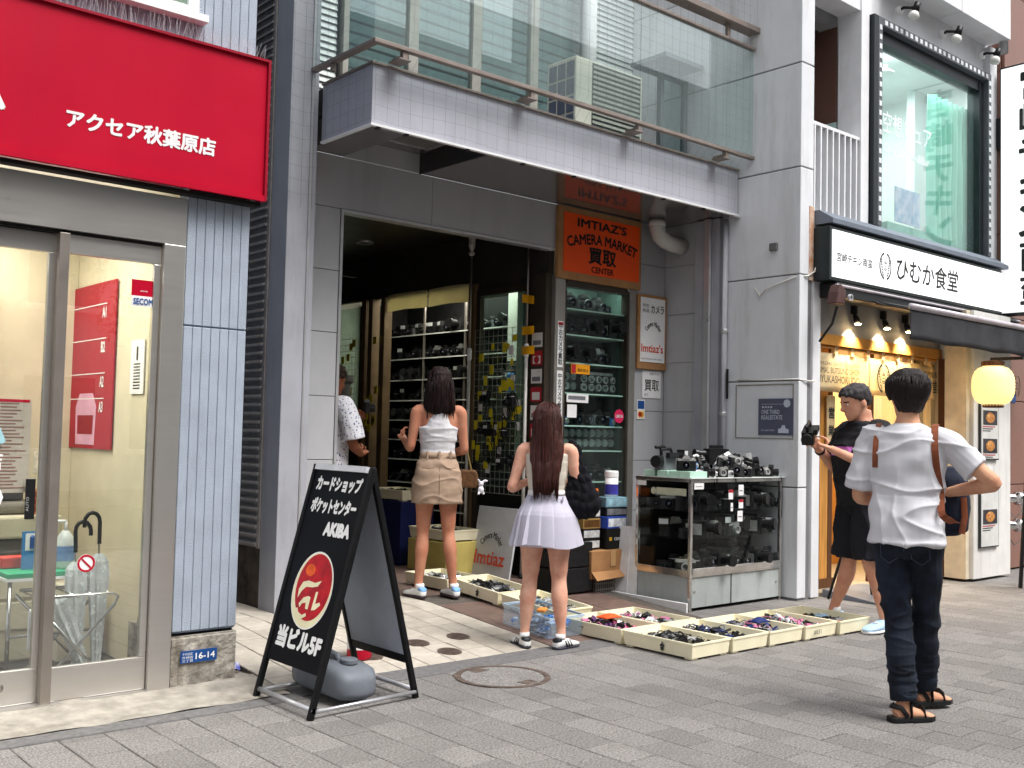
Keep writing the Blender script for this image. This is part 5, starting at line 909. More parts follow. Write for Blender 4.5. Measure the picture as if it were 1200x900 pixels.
# tray and cameras on top
at(bx(-.66, .66, -.26, .30, 0, .006), 'cover_sheet', M('white_sheet', lin(230,236,232), .5), 'thin white sheet covering the top of the glass case', 'sheet', (7.36, 5.74, CT+.001))
for q, (yq, hq, lq) in enumerate(((5.56, .05, 'nearest the front'), (5.68, .05, 'second from the front'), (5.80, .05, 'third from the front'), (5.95, .05, 'at the rear'))): at(bx(-.12, .12, -.055, .055, 0, hq), 'film_box', M('mint_box', lin(186,222,204), .5, var=.06), 'mint green flat box on the case top, %s' % lq, 'box', (6.83, yq, CT+.008), 'mint boxes on the case top', rz=.06*(q % 2), bevel=.004)
top = ['compact', 'slr_silver', 'compact', 'slr', 'compact', 'slr_silver', 'rangefinder', 'compact_blue', 'rangefinder', 'slr_silver', 'compact', 'lens', 'compact_black', 'slr', 'compact']
nmx = {'compact': 'white compact camera', 'slr_silver': 'silver topped camera', 'slr': 'black camera', 'compact_blue': 'blue compact camera', 'rangefinder': 'silver rangefinder camera', 'lens': 'black lens', 'compact_black': 'black compact camera'}
i = 0
for y in (5.54, 5.66, 5.80, 5.94):
    x = 6.98 if y < 5.9 else 7.1
    while x < 7.95:
        k = random.choice(top); i += 1; row = {5.54: 'front row', 5.66: 'second row', 5.80: 'third row', 5.94: 'back row'}[y]
        gear(k, (x, y+random.uniform(-.02, .02), CT+.008), random.uniform(-1.2, .9), '%s in the %s on top of the glass case' % (nmx[k], row), '%s items in the %s of the case top' % (nmx[k], row), sc=random.uniform(.9, 1.1), tilt=(random.choice([0, 0, 0, -.3]), 0))
        x += random.uniform(.085, .12)
for q in range(16):
    k = random.choice(top); x = 7.0+q*.058; gear(k, (x, random.uniform(5.58, 5.86), CT+random.uniform(.07, .10)), random.uniform(-1.4, 1.2), '%s heaped in the upper layer on the case top' % nmx[k], '%s items in the upper layer of the case top' % nmx[k], sc=random.uniform(.9, 1.1), tilt=(random.uniform(-.6, .3), random.uniform(-.4, .4)))
gear('camcorder', (6.86, 5.88, CT+.06), -1.35, 'large grey camcorder with handle on the mint box', None); gear('movie_camera', (7.50, 5.86, CT+.105), -2.0, 'black movie camera perched highest on the pile', None, sc=1.25); gear('flash', (7.18, 5.98, CT+.09), .3, 'black flash unit standing upright behind the pile', None, sc=1.15); gear('slr_silver', (6.80, 5.62, CT+.06), -.9, 'silver camera on the front of the mint box', None, sc=1.1)
gear('slr', (7.05, 5.90, CT+.09), -.3, 'black camera stacked on others near the flash unit', None); gear('compact_blue', (7.42, 5.72, CT+.10), .2, 'blue compact camera stacked on the pile', None); gear('rangefinder', (7.62, 5.72, CT+.09), -.3, 'silver rangefinder stacked on the right of the pile', None)
mb = MB()
for k in range(16):
    x = random.uniform(6.95, 7.92); y = random.uniform(5.5, 5.95); z = CT+random.uniform(.06, .11); a = random.uniform(0, 6.28)
    mb.tube([(x+.07*math.cos(a+q*.6)*(1+.3*math.sin(q)), y+.06*math.sin(a+q*.6), z+.03*math.sin(q*1.1+k)) for q in range(9)], .004, 4)
stuff(mb.obj('camera_straps', m_cb))
for k, (x, l) in enumerate(((7.02, .16), (7.27, .22), (7.93, .36))): tag(MB().tube([(x, CY0-.004, CT+.02), (x-.004, CY0-.016, CT-.02), (x+.004, CY0-.014, CT-l*.6), (x+.015, CY0-.013, CT-l), (x+.025, CY0-.014, CT-l*.5), (x+.02, CY0-.006, CT+.015)], .0025, 5).obj('camera_strap', m_cb), 'thin black strap loop hanging over the case front, %s' % ('leftmost', 'middle', 'rightmost')[k], 'strap', 'straps over the case front')
at(MB().box(-.01, .01, -.48, .48, 0, .085), 'white_plank', m_white, 'white plank lying along the left base of the glass case', 'plank', (6.62, 5.92, .002), bevel=.003)
for k, (x, y) in enumerate(((6.665, 6.28), (6.64, 6.36))):
    o = at(MB().box(-.012, .012, -.22, .22, 0, .62), 'foam_board', M('board_white%d' % k, lin(224-k*14, 222-k*12, 220-k*10), .6), 'white board leaning beside the glass case, %s' % ('nearer one', 'farther one')[k], 'board', (x, y, .02), 'boards by the case'); o.rotation_euler = (0, .09, .15)
# ================================================================ CRATES WITH GEAR
m_crate = M('crate_cream', lin(248,240,208), .5, var=.03, vs=4, grime=.2, gcol=lin(190,174,130), gs=3)
def crate_parts(w, l, h):
    def tray():
        mb = MB(); t = .006; q = .012
        def ring(i, z): return [(-w/2+i, -l/2+i, z), (w/2-i, -l/2+i, z), (w/2-i, l/2-i, z), (-w/2+i, l/2-i, z)]
        mb.rings([ring(q, .012), ring(.004, h-.012), ring(0, h-.012), ring(0, h), ring(.012, h), ring(.012+q, .02)], cap=False); n = len(mb.v); mb.add(ring(.012+q, .02), [(0,1,2,3)]); mb.add(ring(q, .012), [(3,2,1,0)]); return mb
    ft = [MB().box(sx*(w/2-.05)-.03, sx*(w/2-.05)+.03, sy*(l/2-.05)-.03, sy*(l/2-.05)+.03, 0, .0115) for sx in (-1, 1) for sy in (-1, 1)]
    return [('tray', tray().mesh('tray', m_crate))]+[('foot', f.mesh('foot', m_crate)) for f in ft]
CP = crate_parts(.39, .60, .105)
PAL = [m_cb, m_cb, m_cgy, m_cs, m_cw, M('bit_red', lin(178,34,44), .4), M('bit_pink', lin(206,120,160), .4), M('bit_blue', lin(44,60,120), .4), M('bit_purple', lin(86,50,96), .4), m_lb]
def heap(w, l, zb, zt, n, pal, rnd):
    mb = MB()
    for _ in range(n):
        x = rnd.uniform(-w, w); y = rnd.uniform(-l, l); hump = 1-.4*(abs(x)/w)**2-.3*(abs(y)/l)**2; z = zb+(zt-zb)*hump*rnd.uniform(.25, 1); mi = rnd.choice(pal)
        Mx = Matrix.Translation((x, y, z)) @ Matrix.Rotation(rnd.uniform(0, 6.28), 4, 'Z') @ Matrix.Rotation(rnd.uniform(-.7, .7), 4, 'X') @ Matrix.Rotation(rnd.uniform(-.5, .5), 4, 'Y'); s = MB(); r = rnd.random()
        if r < .5: a, b, c = rnd.uniform(.012, .036), rnd.uniform(.008, .022), rnd.uniform(.004, .012); s.box(-a, a, -b, b, -c, c)
        elif r < .72: a = rnd.uniform(.008, .018); s.lathe([(a, -.015), (a, .010), (a*.8, .013)], n=10)
        else: a = rnd.uniform(.03, .06); s.tube([(a*math.cos(q*.8), a*.6*math.sin(q*.8), .01*math.sin(q*1.7)) for q in range(8)], .0035, 4)
        mb.merge(s, Mx, mi)
    return mb
def crate(x, y, z, lab, n=230, pal=range(10), seed=0, tx=0, mark=None, hz=.125):
    t = thing('plastic_crate', lab, 'crate', (x, y, z), 0, 'cream crates of second-hand gear'); t.rotation_euler = (tx, 0, random.uniform(-.012, .012))
    for nme, me in CP: o = bpy.data.objects.new(nme, me); COL.objects.link(o); o.parent = t
    rnd = random.Random(seed); hp = heap(.145, .235, .022, hz*.82, int(n*.62), list(pal), rnd).obj('camera_accessories', PAL); hp.location = (x, y, z); hp.rotation_euler = (tx, 0, 0); stuff(hp)
    if mark == 'crest':
        mb = MB()
        for a in range(5): q = a*1.2566; mb.lathe([(.001, -.1955), (.008, -.1955), (.008, -.1953)], (0, -.05+.012*math.sin(q), .055+.014*math.cos(q)), 8, axis='x')
        mb.box(-.1956, -.1953, -.053, -.047, .02, .085); mb.box(-.1956, -.1953, -.065, -.035, .03, .036); mb.obj('crest_mark', m_ink, t)
    if mark == 'num': lettering('#031', m_ink, t, (-.1, -.299, .035), FX, FZ, .09, .035, world=False, th=.004)
    return t
XR = 5.455
fl = lambda y: (zf(y), ang if SL0 < y < SL1 else 0)
crate(XR, 4.575, .003, 'cream crate nearest the street with black cables and a crest mark', seed=1, mark='crest', n=210, pal=[0,0,1,2,3,9,0])
crate(5.85, 4.56, .003, 'cream crate second in the pavement row, full of grey gadgets', seed=2, pal=[0,1,2,3,0,7,9,2])
crate(6.245, 4.55, .003, 'cream crate in the middle of the pavement row with a blue item', seed=3, pal=[0,2,3,0,6,7,2,9,0])
crate(6.64, 4.53, .003, 'cream crate fourth in the pavement row, marked #031', seed=4, pal=[0,2,4,0,6,2,3,9], mark='num')
crate(7.035, 4.50, .003, 'cream crate at the far end of the pavement row by the blue shoes', seed=5, pal=[0,1,2,3,5,9,0], n=150, hz=.09)
crate(XR, 5.19, .003, 'cream crate behind the first one with red and orange gear', seed=6, pal=[0,5,0,6,8,2,4,0,9])
crate(5.855, 5.19, .003, 'cream crate with pink and black gadgets against the white plank', seed=7, pal=[0,0,6,2,4,3,9,0])
for k, (y, lab, pl_, mk) in enumerate(((5.83, 'cream crate behind the legs of the woman in the pleated skirt', [0,2,3,3,4,1], None), (6.46, 'cream crate with a black crest mark beside the Imtiaz board', [0,0,1,2,3,9], 'crest'), (7.09, 'cream crate behind the feet of the woman in the beige skirt', [2,3,4,3,1], None))):
    z, a = fl(y); crate(5.44, y, z+.003+(.003 if a else 0), lab, seed=10+k, pal=pl_, tx=a, mark=mk)
crate(6.05, 7.9, ZT+.30, 'cream crate raised on a box at the back of the entrance', seed=20, pal=[0,0,1,9]); at(bx(-.2, .2, -.3, .3, 0, .295), 'storage_box', M('box_yellow', lin(206,190,110), .5), 'dull yellow storage box under the raised crate', 'box', (6.05, 7.9, ZT+.002), bevel=.01)
crate(6.1, 8.7, ZT+.62, 'yellow crate standing higher behind the beige skirt', seed=21, pal=[0,0,1]); at(bx(-.2, .2, -.3, .3, 0, .615), 'storage_box', M('box_navy', lin(26,34,84), .5), 'dark blue storage box at the shop door', 'box', (6.1, 8.7, ZT+.002), bevel=.01)
oi = at(MB().grid(lambda u, v: (.16*u-.08, .10*v-.05, .02*math.sin(u*3.1)*math.sin(v*3.1)+.008*noise.noise((u*6, v*6, 3))), 10, 8), 'orange_pouch', M('orange_cloth', lin(244,90,40), .6), 'orange pouch lying in the crate of red gear', 'pouch', (5.47, 5.20, .128), solid=.008, smooth=True)
bi = at(MB().grid(lambda u, v: (.14*u-.07, .09*v-.045, .03*math.sin(u*3.1)*math.sin(v*3.1)), 8, 6), 'blue_pouch', M('navy_cloth', lin(36,50,104), .7), 'dark blue pouch lying in the middle pavement crate', 'pouch', (6.27, 4.50, .12), solid=.008, smooth=True)
# clear box with blue contents
cbx = thing('clear_box', 'clear plastic box with blue parts on the floor behind white sneakers', 'box', (5.10, 5.50, zf(5.5)+.006)); cbx.rotation_euler = (ang, 0, 0)
g_box = glass('box_plastic', (.88,.93,.97), .10, haze=.14, hcol=(.7,.8,.9))
MB().box(-.16, .16, -.24, -.236, .004, .14).box(-.16, .16, .236, .24, .004, .14).box(-.16, -.156, -.235, .235, .004, .14).box(.156, .16, -.235, .235, .004, .14).box(-.155, .155, -.235, .235, 0, .004).obj('walls', g_box, cbx); MB().box(-.168, .168, -.248, -.24, .13, .145).box(-.168, .168, .24, .248, .13, .145).box(-.168, -.16, -.24, .24, .13, .145).box(.16, .168, -.24, .24, .13, .145).obj('rim', M('rim_clear', lin(190,210,226), .3), cbx)
hp = heap(.13, .2, .015, .11, 70, [0, 1, 2, 2], random.Random(31)).obj('box_contents', [m_cbl, M('bit_slate', lin(70,90,120), .5), M('bit_steel', lin(150,170,196), .4)]); hp.location = cbx.location; stuff(hp)
at(bx(-.05, .05, -.03, .03, -.012, .012), 'orange_case', M('orange_case', lin(240,150,70), .4), 'small orange case on top of the blue parts', 'case', (5.12, 5.52, zf(5.5)+.135), rz=.6, bevel=.008)
# basket, cardboard box and stacked boxes
bk = thing('plastic_basket', 'grey slotted plastic basket under the cardboard box', 'basket', (6.62, 6.42, .002)); m_bas = M('basket_grey', lin(150,146,140), .5); w, l, h = .2, .16, .2
mb = MB()
for zz_ in (.0, .05, .1, .15, .19): mb.box(-w, w, -l, -l+.006, zz_, zz_+.01).box(-w, -w+.006, -l+.006, l, zz_, zz_+.01).box(w-.006, w, -l+.006, l, zz_, zz_+.01).box(-w+.006, w-.006, l-.006, l, zz_, zz_+.01)
mb.obj('band', m_bas, bk); mb = MB()
for k in range(17): x = -w+k*(2*w-.008)/16; mb.box(x, x+.008, -l-.001, -l+.005, .005, .195)
for k in range(13): y = -l+k*(2*l-.008)/12; mb.box(-w-.001, -w+.005, y, y+.008, .005, .195)
mb.obj('rib', m_bas, bk); bx(-w+.01, w-.01, -l+.01, l-.01, .002, .008).obj('bottom', m_bas, bk); bx(-w+.03, w-.03, -l+.03, l-.03, .009, .17).obj('load', M('basket_load', lin(70,68,66), .8), bk)
cbd = thing('cardboard_box', 'open brown cardboard box on the grey basket', 'box', (6.58, 6.42, .205))
MB().hexa([(-.25,-.19,.0),(.25,-.19,.0),(.25,.19,.0),(-.25,.19,.0),(-.26,-.2,.235),(.26,-.2,.235),(.26,.2,.235),(-.26,.2,.235)]).obj('carton', m_card, cbd, bevel=.006)
MB().add([(-.25,-.192,.06),(.2,-.192,.06),(.2,-.25,.015),(-.25,-.26,-.005)], [(0,1,2,3)]).obj('flap', m_card, cbd, solid=.005); MB().add([(.20,-.192,.06),(.252,-.192,.10),(.23,-.26,.03),(.2,-.25,.015)], [(0,1,2,3)]).obj('flap', m_card, cbd, solid=.005); bx(-.03, .03, -.2015, -.199, .1, .236).obj('tape', M('tape_tan', lin(190,150,104), .3), cbd)
def carton(lab, x, y, z, w, d, h, col, col2=None, rz=0, txt=None):
    t = thing('camera_box', lab, 'box', (x, y, z), rz, 'boxes stacked below the display window'); bx(-w/2, w/2, -d/2, d/2, 0, h).obj('carton', M('box_%d_%d_%d' % col, lin(*col), .4, var=.05), t, bevel=.003)
    if col2: bx(-w/2+.01, w/2-.01, -d/2-.0015, -d/2, h*.15, h*.85).obj('printed_panel', M('boxp_%d_%d_%d' % col2, lin(*col2), .5, var=.2, vs=20), t)
    if txt: lettering(txt, m_white, t, (-w*.2, -d/2-.0005, h*.42), FX, FZ, w*.5, h*.14, world=False)
bz = .445
carton('large black camera box with small gold square on the cardboard box', 6.68, 6.36, bz, .30, .22, .17, (20,20,20), txt='camera'); bx_ = bpy.data.objects['camera_box']
MB().box(-.12, -.09, -.1125, -.111, .07, .10).obj('gold_square', M('gold_mark', lin(206,160,40), .4), bx_)
carton('blue and white lens box on the black camera box', 6.66, 6.35, bz+.172, .26, .18, .10, (52,80,176), (226,230,236), .08)
carton('dark flat box under the pale blue box', 6.68, 6.37, bz+.274, .26, .18, .075, (34,34,40), (120,120,124)); carton('pale blue box with a dark button', 6.68, 6.36, bz+.351, .24, .17, .085, (120,156,172), (140,176,190), -.1)
for k, (c1, c2, l_) in enumerate((((28,26,26), (200,200,200), 'lowest black box'), ((30,28,28), (190,190,190), 'second black box'), ((150,120,70), (90,60,30), 'tan box'), ((30,28,28), (206,206,206), 'upper black box'), ((34,32,32), (196,196,196), 'topmost black box'))): carton('%s in the stack left of the camera boxes' % l_, 6.40, 6.40, bz+k*.088, .20, .20, .085, c1, c2, random.uniform(-.06, .06))
carton('orange packet on the left box stack', 6.40, 6.38, bz+5*.088, .18, .14, .07, (246,124,30), None, .3)
wt = thing('wipes_tub', 'white and blue cylinder tub on top of the box stack', 'tub', (6.68, 6.35, bz+.437)); MB().lathe([(.058, 0), (.058, .17)], n=24).obj('tub', m_white, wt, smooth=True); MB().lathe([(.061, .171), (.061, .215), (.055, .225)], n=24).obj('lid', m_white, wt); MB().lathe([(.0588, .02), (.0588, .11)], n=24, cap=False).obj('label_band', M('tub_blue', lin(70,70,170), .4, var=.2, vs=12), wt, smooth=True)
for k, z in enumerate((.0, .21)): at(bx(-.2, .2, -.17, .17, 0, .2), 'equipment_box', m_cb, 'black equipment box on the floor left of the basket, %s' % ('lower', 'upper')[k], 'box', (6.16, 6.42, .003+zf(6.42)+z), bevel=.006)
# leaning Imtiaz board
ib = at(MB().hexa([(-.01,-.28,0),(.01,-.28,0),(.01,.28,0),(-.01,.28,0),(.10,-.28,.62),(.12,-.28,.62),(.12,.28,.62),(.10,.28,.62)]), 'leaning_board', M('board_grey', lin(196,198,200), .5, var=.05), 'grey board with red Imtiaz lettering leaning behind the crates', 'sign', (6.16, 7.36, ZT+.002))
vv_ = (.11, 0, .62); lettering('Imtiaz', m_rp, ib, (.005, .22, .1), SX, vv_, .42, .13, bold=.02, world=False, th=.012); lettering('Camera Market', m_blk, ib, (.058, .18, .40), SX, vv_, .34, .06, bold=.015, arc=1.1, world=False, th=.014)
# ================================================================ wire grid with tags, straps and cameras
wg = thing('wire_grid', 'white wire display grid hung with yellow tags beside the window', 'wire grid', (6.36, 7.5, .8)); mb = MB()
for i in range(12): mb.cyl((6.36, 7.14+i*.068, .85), (6.36, 7.14+i*.068, 2.40), .0025, n=5)
for i in range(24): mb.cyl((6.36, 7.14, .85+i*.0672), (6.36, 7.89, .85+i*.0672), .0025, n=5)
Q(mb, 'wires', M('wire_white', lin(150,150,140), .4), wg)
m_ytag = M('yellow_tag', lin(214,196,40), .6, var=.1); rnd = random.Random(5)
for k in range(46):
    y = rnd.uniform(7.2, 7.86); z = rnd.choice([rnd.uniform(1.0, 2.3), rnd.uniform(1.2, 1.9)]); w_, h_ = rnd.uniform(.03, .06), rnd.uniform(.05, .1); q = Q(MB().box(6.342-.01*rnd.random(), 6.345, y-w_/2, y+w_/2, z, z+h_), 'tag', m_ytag if rnd.random() < .75 else m_stw, wg)
for k in range(12): y = rnd.uniform(7.2, 7.85); z = rnd.uniform(.95, 1.9); z = 1.0+.3*(k//4)+rnd.uniform(0, .15); kq = ['slr', 'compact_black', 'flash', 'lens'][k % 4]; gear(kq, (6.30, y, z), -1.57, 'black %s hanging %s on the wire grid' % ({'slr': 'camera', 'compact_black': 'compact camera', 'flash': 'flash unit'}.get(kq, kq), ('low', 'at mid height', 'high')[k//4]), 'gear on the wire grid', sc=.9)
mb = MB()
for k in range(14): y = rnd.uniform(7.2, 7.8); z = rnd.uniform(1.1, 1.7); mb.tube([(6.33-.02*math.sin(q), y+.06*math.sin(q*.785), z+.12*math.cos(q*.785)) for q in range(9)], .004, 4)
stuff(mb.obj('hanging_straps', m_cb))
# tags on far window and post
ft = thing('far_wire_grid', 'far wire grid with yellow tags at the end of the passage', 'wire grid', (6.36, 10.4, 1.2)); mb = MB()
for i in range(12): mb.cyl((6.38, 10.05+i*.07, 1.25), (6.38, 10.05+i*.07, 2.5), .0025, n=4)
for i in range(18): mb.cyl((6.38, 10.05, 1.25+i*.07), (6.38, 10.85, 1.25+i*.07), .0025, n=4)
Q(mb, 'wires', MATS['wire_white'], ft)
for k in range(26): y = rnd.uniform(9.6, 10.8); z = rnd.uniform(1.2, 2.5); Q(MB().box(6.362, 6.368, y-.03, y+.03, z, z+.08), 'tag', m_ytag, ft)
# -------- shelving inside the shop (seen through the door opening)
sh = thing('shop_shelving', 'white edged shelving full of dark cameras inside the shop', 'shelving', (7.5, 9.6, ZT)); m_shw = M('shelf_white', lin(214,216,210), .4); m_shb = M('shelf_back', lin(26,26,28), .7, var=.3, vs=6)
Q(bx(7.85, 7.9, 8.1, 11.2, ZT, 3.0), 'back_board', m_shb, sh); Q(bx(7.2, 7.85, 11.15, 11.2, ZT, 3.0), 'end_board', m_shb, sh)
SZ = [.5, .8, 1.08, 1.32, 1.56, 1.80, 2.05, 2.31, 2.6]
for z in SZ: s_ = Q(bx(7.5, 7.849, 8.7, 11.14, z-.02, z), 'shelf', m_shb, sh); Q(bx(7.49, 7.4995, 8.7, 11.14, z-.018, z-.004), 'shelf_edge', m_shw, s_)
for y in (8.69, 9.5, 10.3): Q(bx(7.5, 7.52, y-.012, y+.012, ZT, 2.95), 'upright', m_steel2, sh)
Q(bx(7.45, 7.5, 8.15, 8.68, 2.2, 2.95), 'white_board', m_shw, sh)
for si, z in enumerate(SZ):
    y = 8.78
    while y < 11.05:
        k = rnd.choice(['slr', 'slr_grey', 'compact_black', 'lens', 'movie_camera', 'flash', 'slr_silver']); gear(k, (7.62, y, z), -1.57+rnd.uniform(-.3, .3), 'dark %s on the %s white edged shelf inside the shop' % ({'lens': 'lens', 'flash': 'flash unit', 'movie_camera': 'movie camera', 'compact_black': 'compact camera', 'slr_silver': 'silver topped camera', 'slr_grey': 'grey camera'}.get(k, 'camera'), ordn[si]), '%s on the %s inner shelf' % (k.replace('_', ' '), ordn[si]), sc=1.25); y += rnd.uniform(.12, .2)
mb = MB()
for i in range(10): mb.cyl((7.44, 8.2+i*.05, 1.75), (7.44, 8.2+i*.05, 2.2), .0025, n=4)
for i in range(10): mb.cyl((7.44, 8.2, 1.75+i*.05), (7.44, 8.65, 1.75+i*.05), .0025, n=4)
Q(mb, 'wire_panel', MATS['wire_white'], sh)
for k in range(16): kq = ['flash', 'lens', 'movie_camera', 'slr'][k % 4]; zq = 1.2+.225*(k//4)+rnd.uniform(0, .12); gear(kq, (7.40, rnd.uniform(8.15, 8.68), zq), -1.57+rnd.uniform(-.4, .4), 'dark %s hanging in the %s row beside the inner shelves' % (kq.replace('_', ' ').replace('slr', 'camera'), ('lowest', 'second', 'third', 'top')[k//4]), 'gear beside the inner shelves', sc=1.3)
at(bx(-.1, .1, -.2, .2, 0, .22), 'blue_bag', M('bag_blue', lin(60,130,200), .5), 'small blue bag on the inner shelf', 'bag', (7.3, 8.2, 1.83), bevel=.02); at(bx(-.15, .15, -.25, .25, 0, 1.72), 'shop_counter', m_shb, 'dark counter inside the shop door', 'counter', (7.3, 8.25, ZT))
# fan and grey column near the left man, paper boxes
fan = thing('floor_fan', 'pale round floor fan beside the beige skirt', 'fan', (6.0, 9.0, ZT)); MB().tube([(0, .24*math.cos(q*.393), .46+.24*math.sin(q*.393)) for q in range(17)], .009, 6).obj('guard_ring', m_pole, fan); mb = MB()
for q in range(20): mb.cyl((0, .03*math.cos(q*.314), .46+.03*math.sin(q*.314)), (-.02, .24*math.cos(q*.314), .46+.24*math.sin(q*.314)), .0018, n=4)
mb.obj('guard_wire', m_pole, fan); MB().cyl((.03,0,.0), (.03,0,.46), .015).obj('stem', m_pole, fan); MB().lathe([(.15, 0), (.15, .02), (.02, .04)], (.03, 0, 0)).obj('base', m_pole, fan); MB().lathe([(.04, 0), (.04, .1)], (-.02, 0, .46), 14, axis='x').obj('motor', m_pole, fan)
for q in range(3): a = q*2.09; MB().add([(0,0,.46), (.01, .2*math.cos(a), .46+.2*math.sin(a)), (-.01, .2*math.cos(a+.7), .46+.2*math.sin(a+.7))], [(0,1,2)]).obj('blade', M('fan_blade', lin(150,170,180), .3), fan, solid=.003)
at(MB().lathe([(.10, 0), (.10, 1.75), (.13, 1.78), (.13, 1.84)], n=24), 'round_post', M('post_grey', lin(128,128,126), .4, .2), 'grey round post with a tray at the back of the passage', 'post', (5.55, 9.0, ZT), smooth=False)
for k, (z, c_) in enumerate(((1.62, (214,206,170)), (1.78, (226,220,190)))): at(bx(-.12, .12, -.12, .12, 0, .15), 'paper_box', M('pbox%d' % k, lin(*c_), .6), 'cream paper box on the rack behind the left man, %s' % ('lower', 'upper')[k], 'box', (5.28, 9.05, z), bevel=.004)
rk = thing('wall_rack', 'rack with small cameras behind the man in the patterned shirt', 'rack', (5.3, 9.2, ZT))
for z in (.9, 1.2, 1.48, 1.62): Q(bx(4.9, 5.44, 9.0, 9.3, z-.02, z), 'shelf', m_shw, rk)
Q(bx(4.9, 5.44, 9.3, 9.33, ZT, 2.0), 'back_board', m_shb, rk)
for zi, z in enumerate((.9, 1.2, 1.48)):
    for xi, x in enumerate((5.0, 5.15, 5.32)): gear('slr_silver', (x, 9.1, z), 0, 'small camera on the %s shelf of the passage rack, %s' % (('lower', 'middle', 'upper')[zi], ('left', 'centre', 'right')[xi]), 'gear on the passage rack')
# ================================================================ A-FRAME SIGN AND WATER TANK
af = thing('a_frame_sign', 'black folding pavement sign with red ball picture and white lettering', 'sign', (3.0, 4.79, 0))
FP0, FP1 = Vector((2.66, 0, 0)), Vector((2.985, 0, 1.215)); RP0, RP1 = Vector((3.33, 0, 0)), Vector((3.015, 0, 1.215)); YA, YB = 4.485, 5.065
def sl(p0, p1, t): return p0+(p1-p0)*t
def slab(p0, p1, t0, t1, ya, yb, th):
    d = (p1-p0).normalized(); n = Vector((-d.z, 0, d.x))*th*.5; a, b = sl(p0, p1, t0), sl(p0, p1, t1)
    return MB().hexa([(a.x-n.x, ya, a.z-n.z), (a.x+n.x, ya, a.z+n.z), (a.x+n.x, yb, a.z+n.z), (a.x-n.x, yb, a.z-n.z), (b.x-n.x, ya, b.z-n.z), (b.x+n.x, ya, b.z+n.z), (b.x+n.x, yb, b.z+n.z), (b.x-n.x, yb, b.z-n.z)])
m_af = M('sign_frame_black', (.007,.007,.008), .5, var=.15, spec=.2); m_afb = M('sign_board_black', (.004,.004,.006), .45, var=.1, spec=.12)
for pp, yo in (((FP0, FP1), 0), ((RP0, RP1), .06)):
    for y in (YA, YB-.028): Q(slab(*pp, 0, 1, y+yo*(1-0), y+.028+yo, .03), 'leg', m_af, af, bevel=.004)
fb = Q(slab(FP0, FP1, .165, .995, YA+.029, YB-.029, .014), 'front_board', m_afb, af); Q(slab(RP0, RP1, .19, .98, YA+.089, YB+.031, .012), 'rear_board', M('board_back_grey', lin(182,188,200), .5, var=.05), af); Q(slab(RP0, RP1, .155, .189, YA+.089, YB+.031, .02), 'rear_rail', m_af, af)
Q(slab(FP0, FP1, .975, 1.0, YA+.04, YB-.04, .05), 'hinge_bar', M('hinge_alu', lin(206,208,214), .4), af)
for y in (YA+.014, YB-.014): Q(MB().cyl((2.67, y, .035), (3.32, y+.05, .035), .011, n=10), 'side_bar', M('bar_alu', lin(200,200,204), .3, .7), af, smooth=True)
Q(MB().cyl((2.672, YA, .045), (2.672, YB, .045), .013, n=10), 'cross_bar', MATS['bar_alu'], af, smooth=True); Q(MB().cyl((3.318, YA+.06, .045), (3.318, YB+.06, .045), .013, n=10), 'cross_bar', MATS['bar_alu'], af, smooth=True)
vA = (FP1-FP0).normalized(); H_ = (FP1-FP0).length
def ao(t, y): p = sl(FP0, FP1, t); nrm = Vector((0,-1,0)).cross(vA); p = Vector((p.x, y, p.z))+nrm*.0085; return p
lettering('カードショップ', m_white, af, ao(.885, 4.985), SX, vA, .44, .085, bold=.06); lettering('ポケットセンター', m_white, af, ao(.79, 4.985), SX, vA, .44, .085, bold=.06); lettering('AKIBA', m_white, af, ao(.70, 4.80), SX, vA, .25, .075, bold=.07); lettering('当ビル5F', m_white, af, ao(.225, 4.985), SX, vA, .44, .115, bold=.06)
def disc(cy, t, ry, rh, mat, n=36, lift=0, name='printed_disc', fn=None):
    c = ao(t, cy); nrm = Vector((0,-1,0)).cross(vA)*lift; mb = MB(); u = Vector((0,-1,0))
    if fn: P_ = [c+u*(a*ry)+vA*(b*rh)+nrm for a, b in fn]
    else: P_ = [c+u*(math.cos(2*math.pi*i/n)*ry)+vA*(math.sin(2*math.pi*i/n)*rh)+nrm for i in range(n)]
    mb.add(P_, [tuple(range(len(P_)))]); return Q(mb, name, mat, fb)
m_ballr = M('ball_red', lin(206,20,34), .3, var=.25, vs=16, col2=lin(150,8,24)); m_bally = M('ball_cream', lin(236,228,190), .4, var=.06)
disc(4.765, .475, .188, .20, m_white); disc(4.765, .475, .182, .193, m_bally, lift=.0006); disc(4.758, .488, .165, .172, m_ballr, lift=.0012)
disc(4.765, .475, .166, .178, M('ball_amber', lin(240,96,30), .35, var=.2, vs=20), lift=.0018, fn=[(-.35+.28*math.cos(i*.42), .55+.18*math.sin(i*.42)) for i in range(15)])
disc(4.765, .475, .166, .178, m_bally, lift=.0024, fn=[(-.75,-.05),(-.6,.18),(-.3,.25),(.1,.22),(.45,.32),(.30,.14),(0,.08),(-.35,.06),(-.55,-.08),(-.7,-.3)]); disc(4.765, .475, .166, .178, m_bally, lift=.0024, fn=[(-.55,-.45),(-.35,-.25),(-.1,-.18),(.05,-.2),(.05,-.55),(-.1,-.55),(-.15,-.38),(-.35,-.42),(-.45,-.55)]); disc(4.765, .475, .166, .178, m_bally, lift=.0024, fn=[(.28,-.02),(.40,.0),(.40,-.35),(.62,-.28),(.7,-.35),(.45,-.52),(.25,-.55)]); disc(4.765, .475, .166, .178, m_bally, lift=.0024, fn=[(-.65,-.6),(-.5,-.78),(-.2,-.86),(.05,-.74),(0,-.66),(-.2,-.74),(-.45,-.68),(-.55,-.56)])
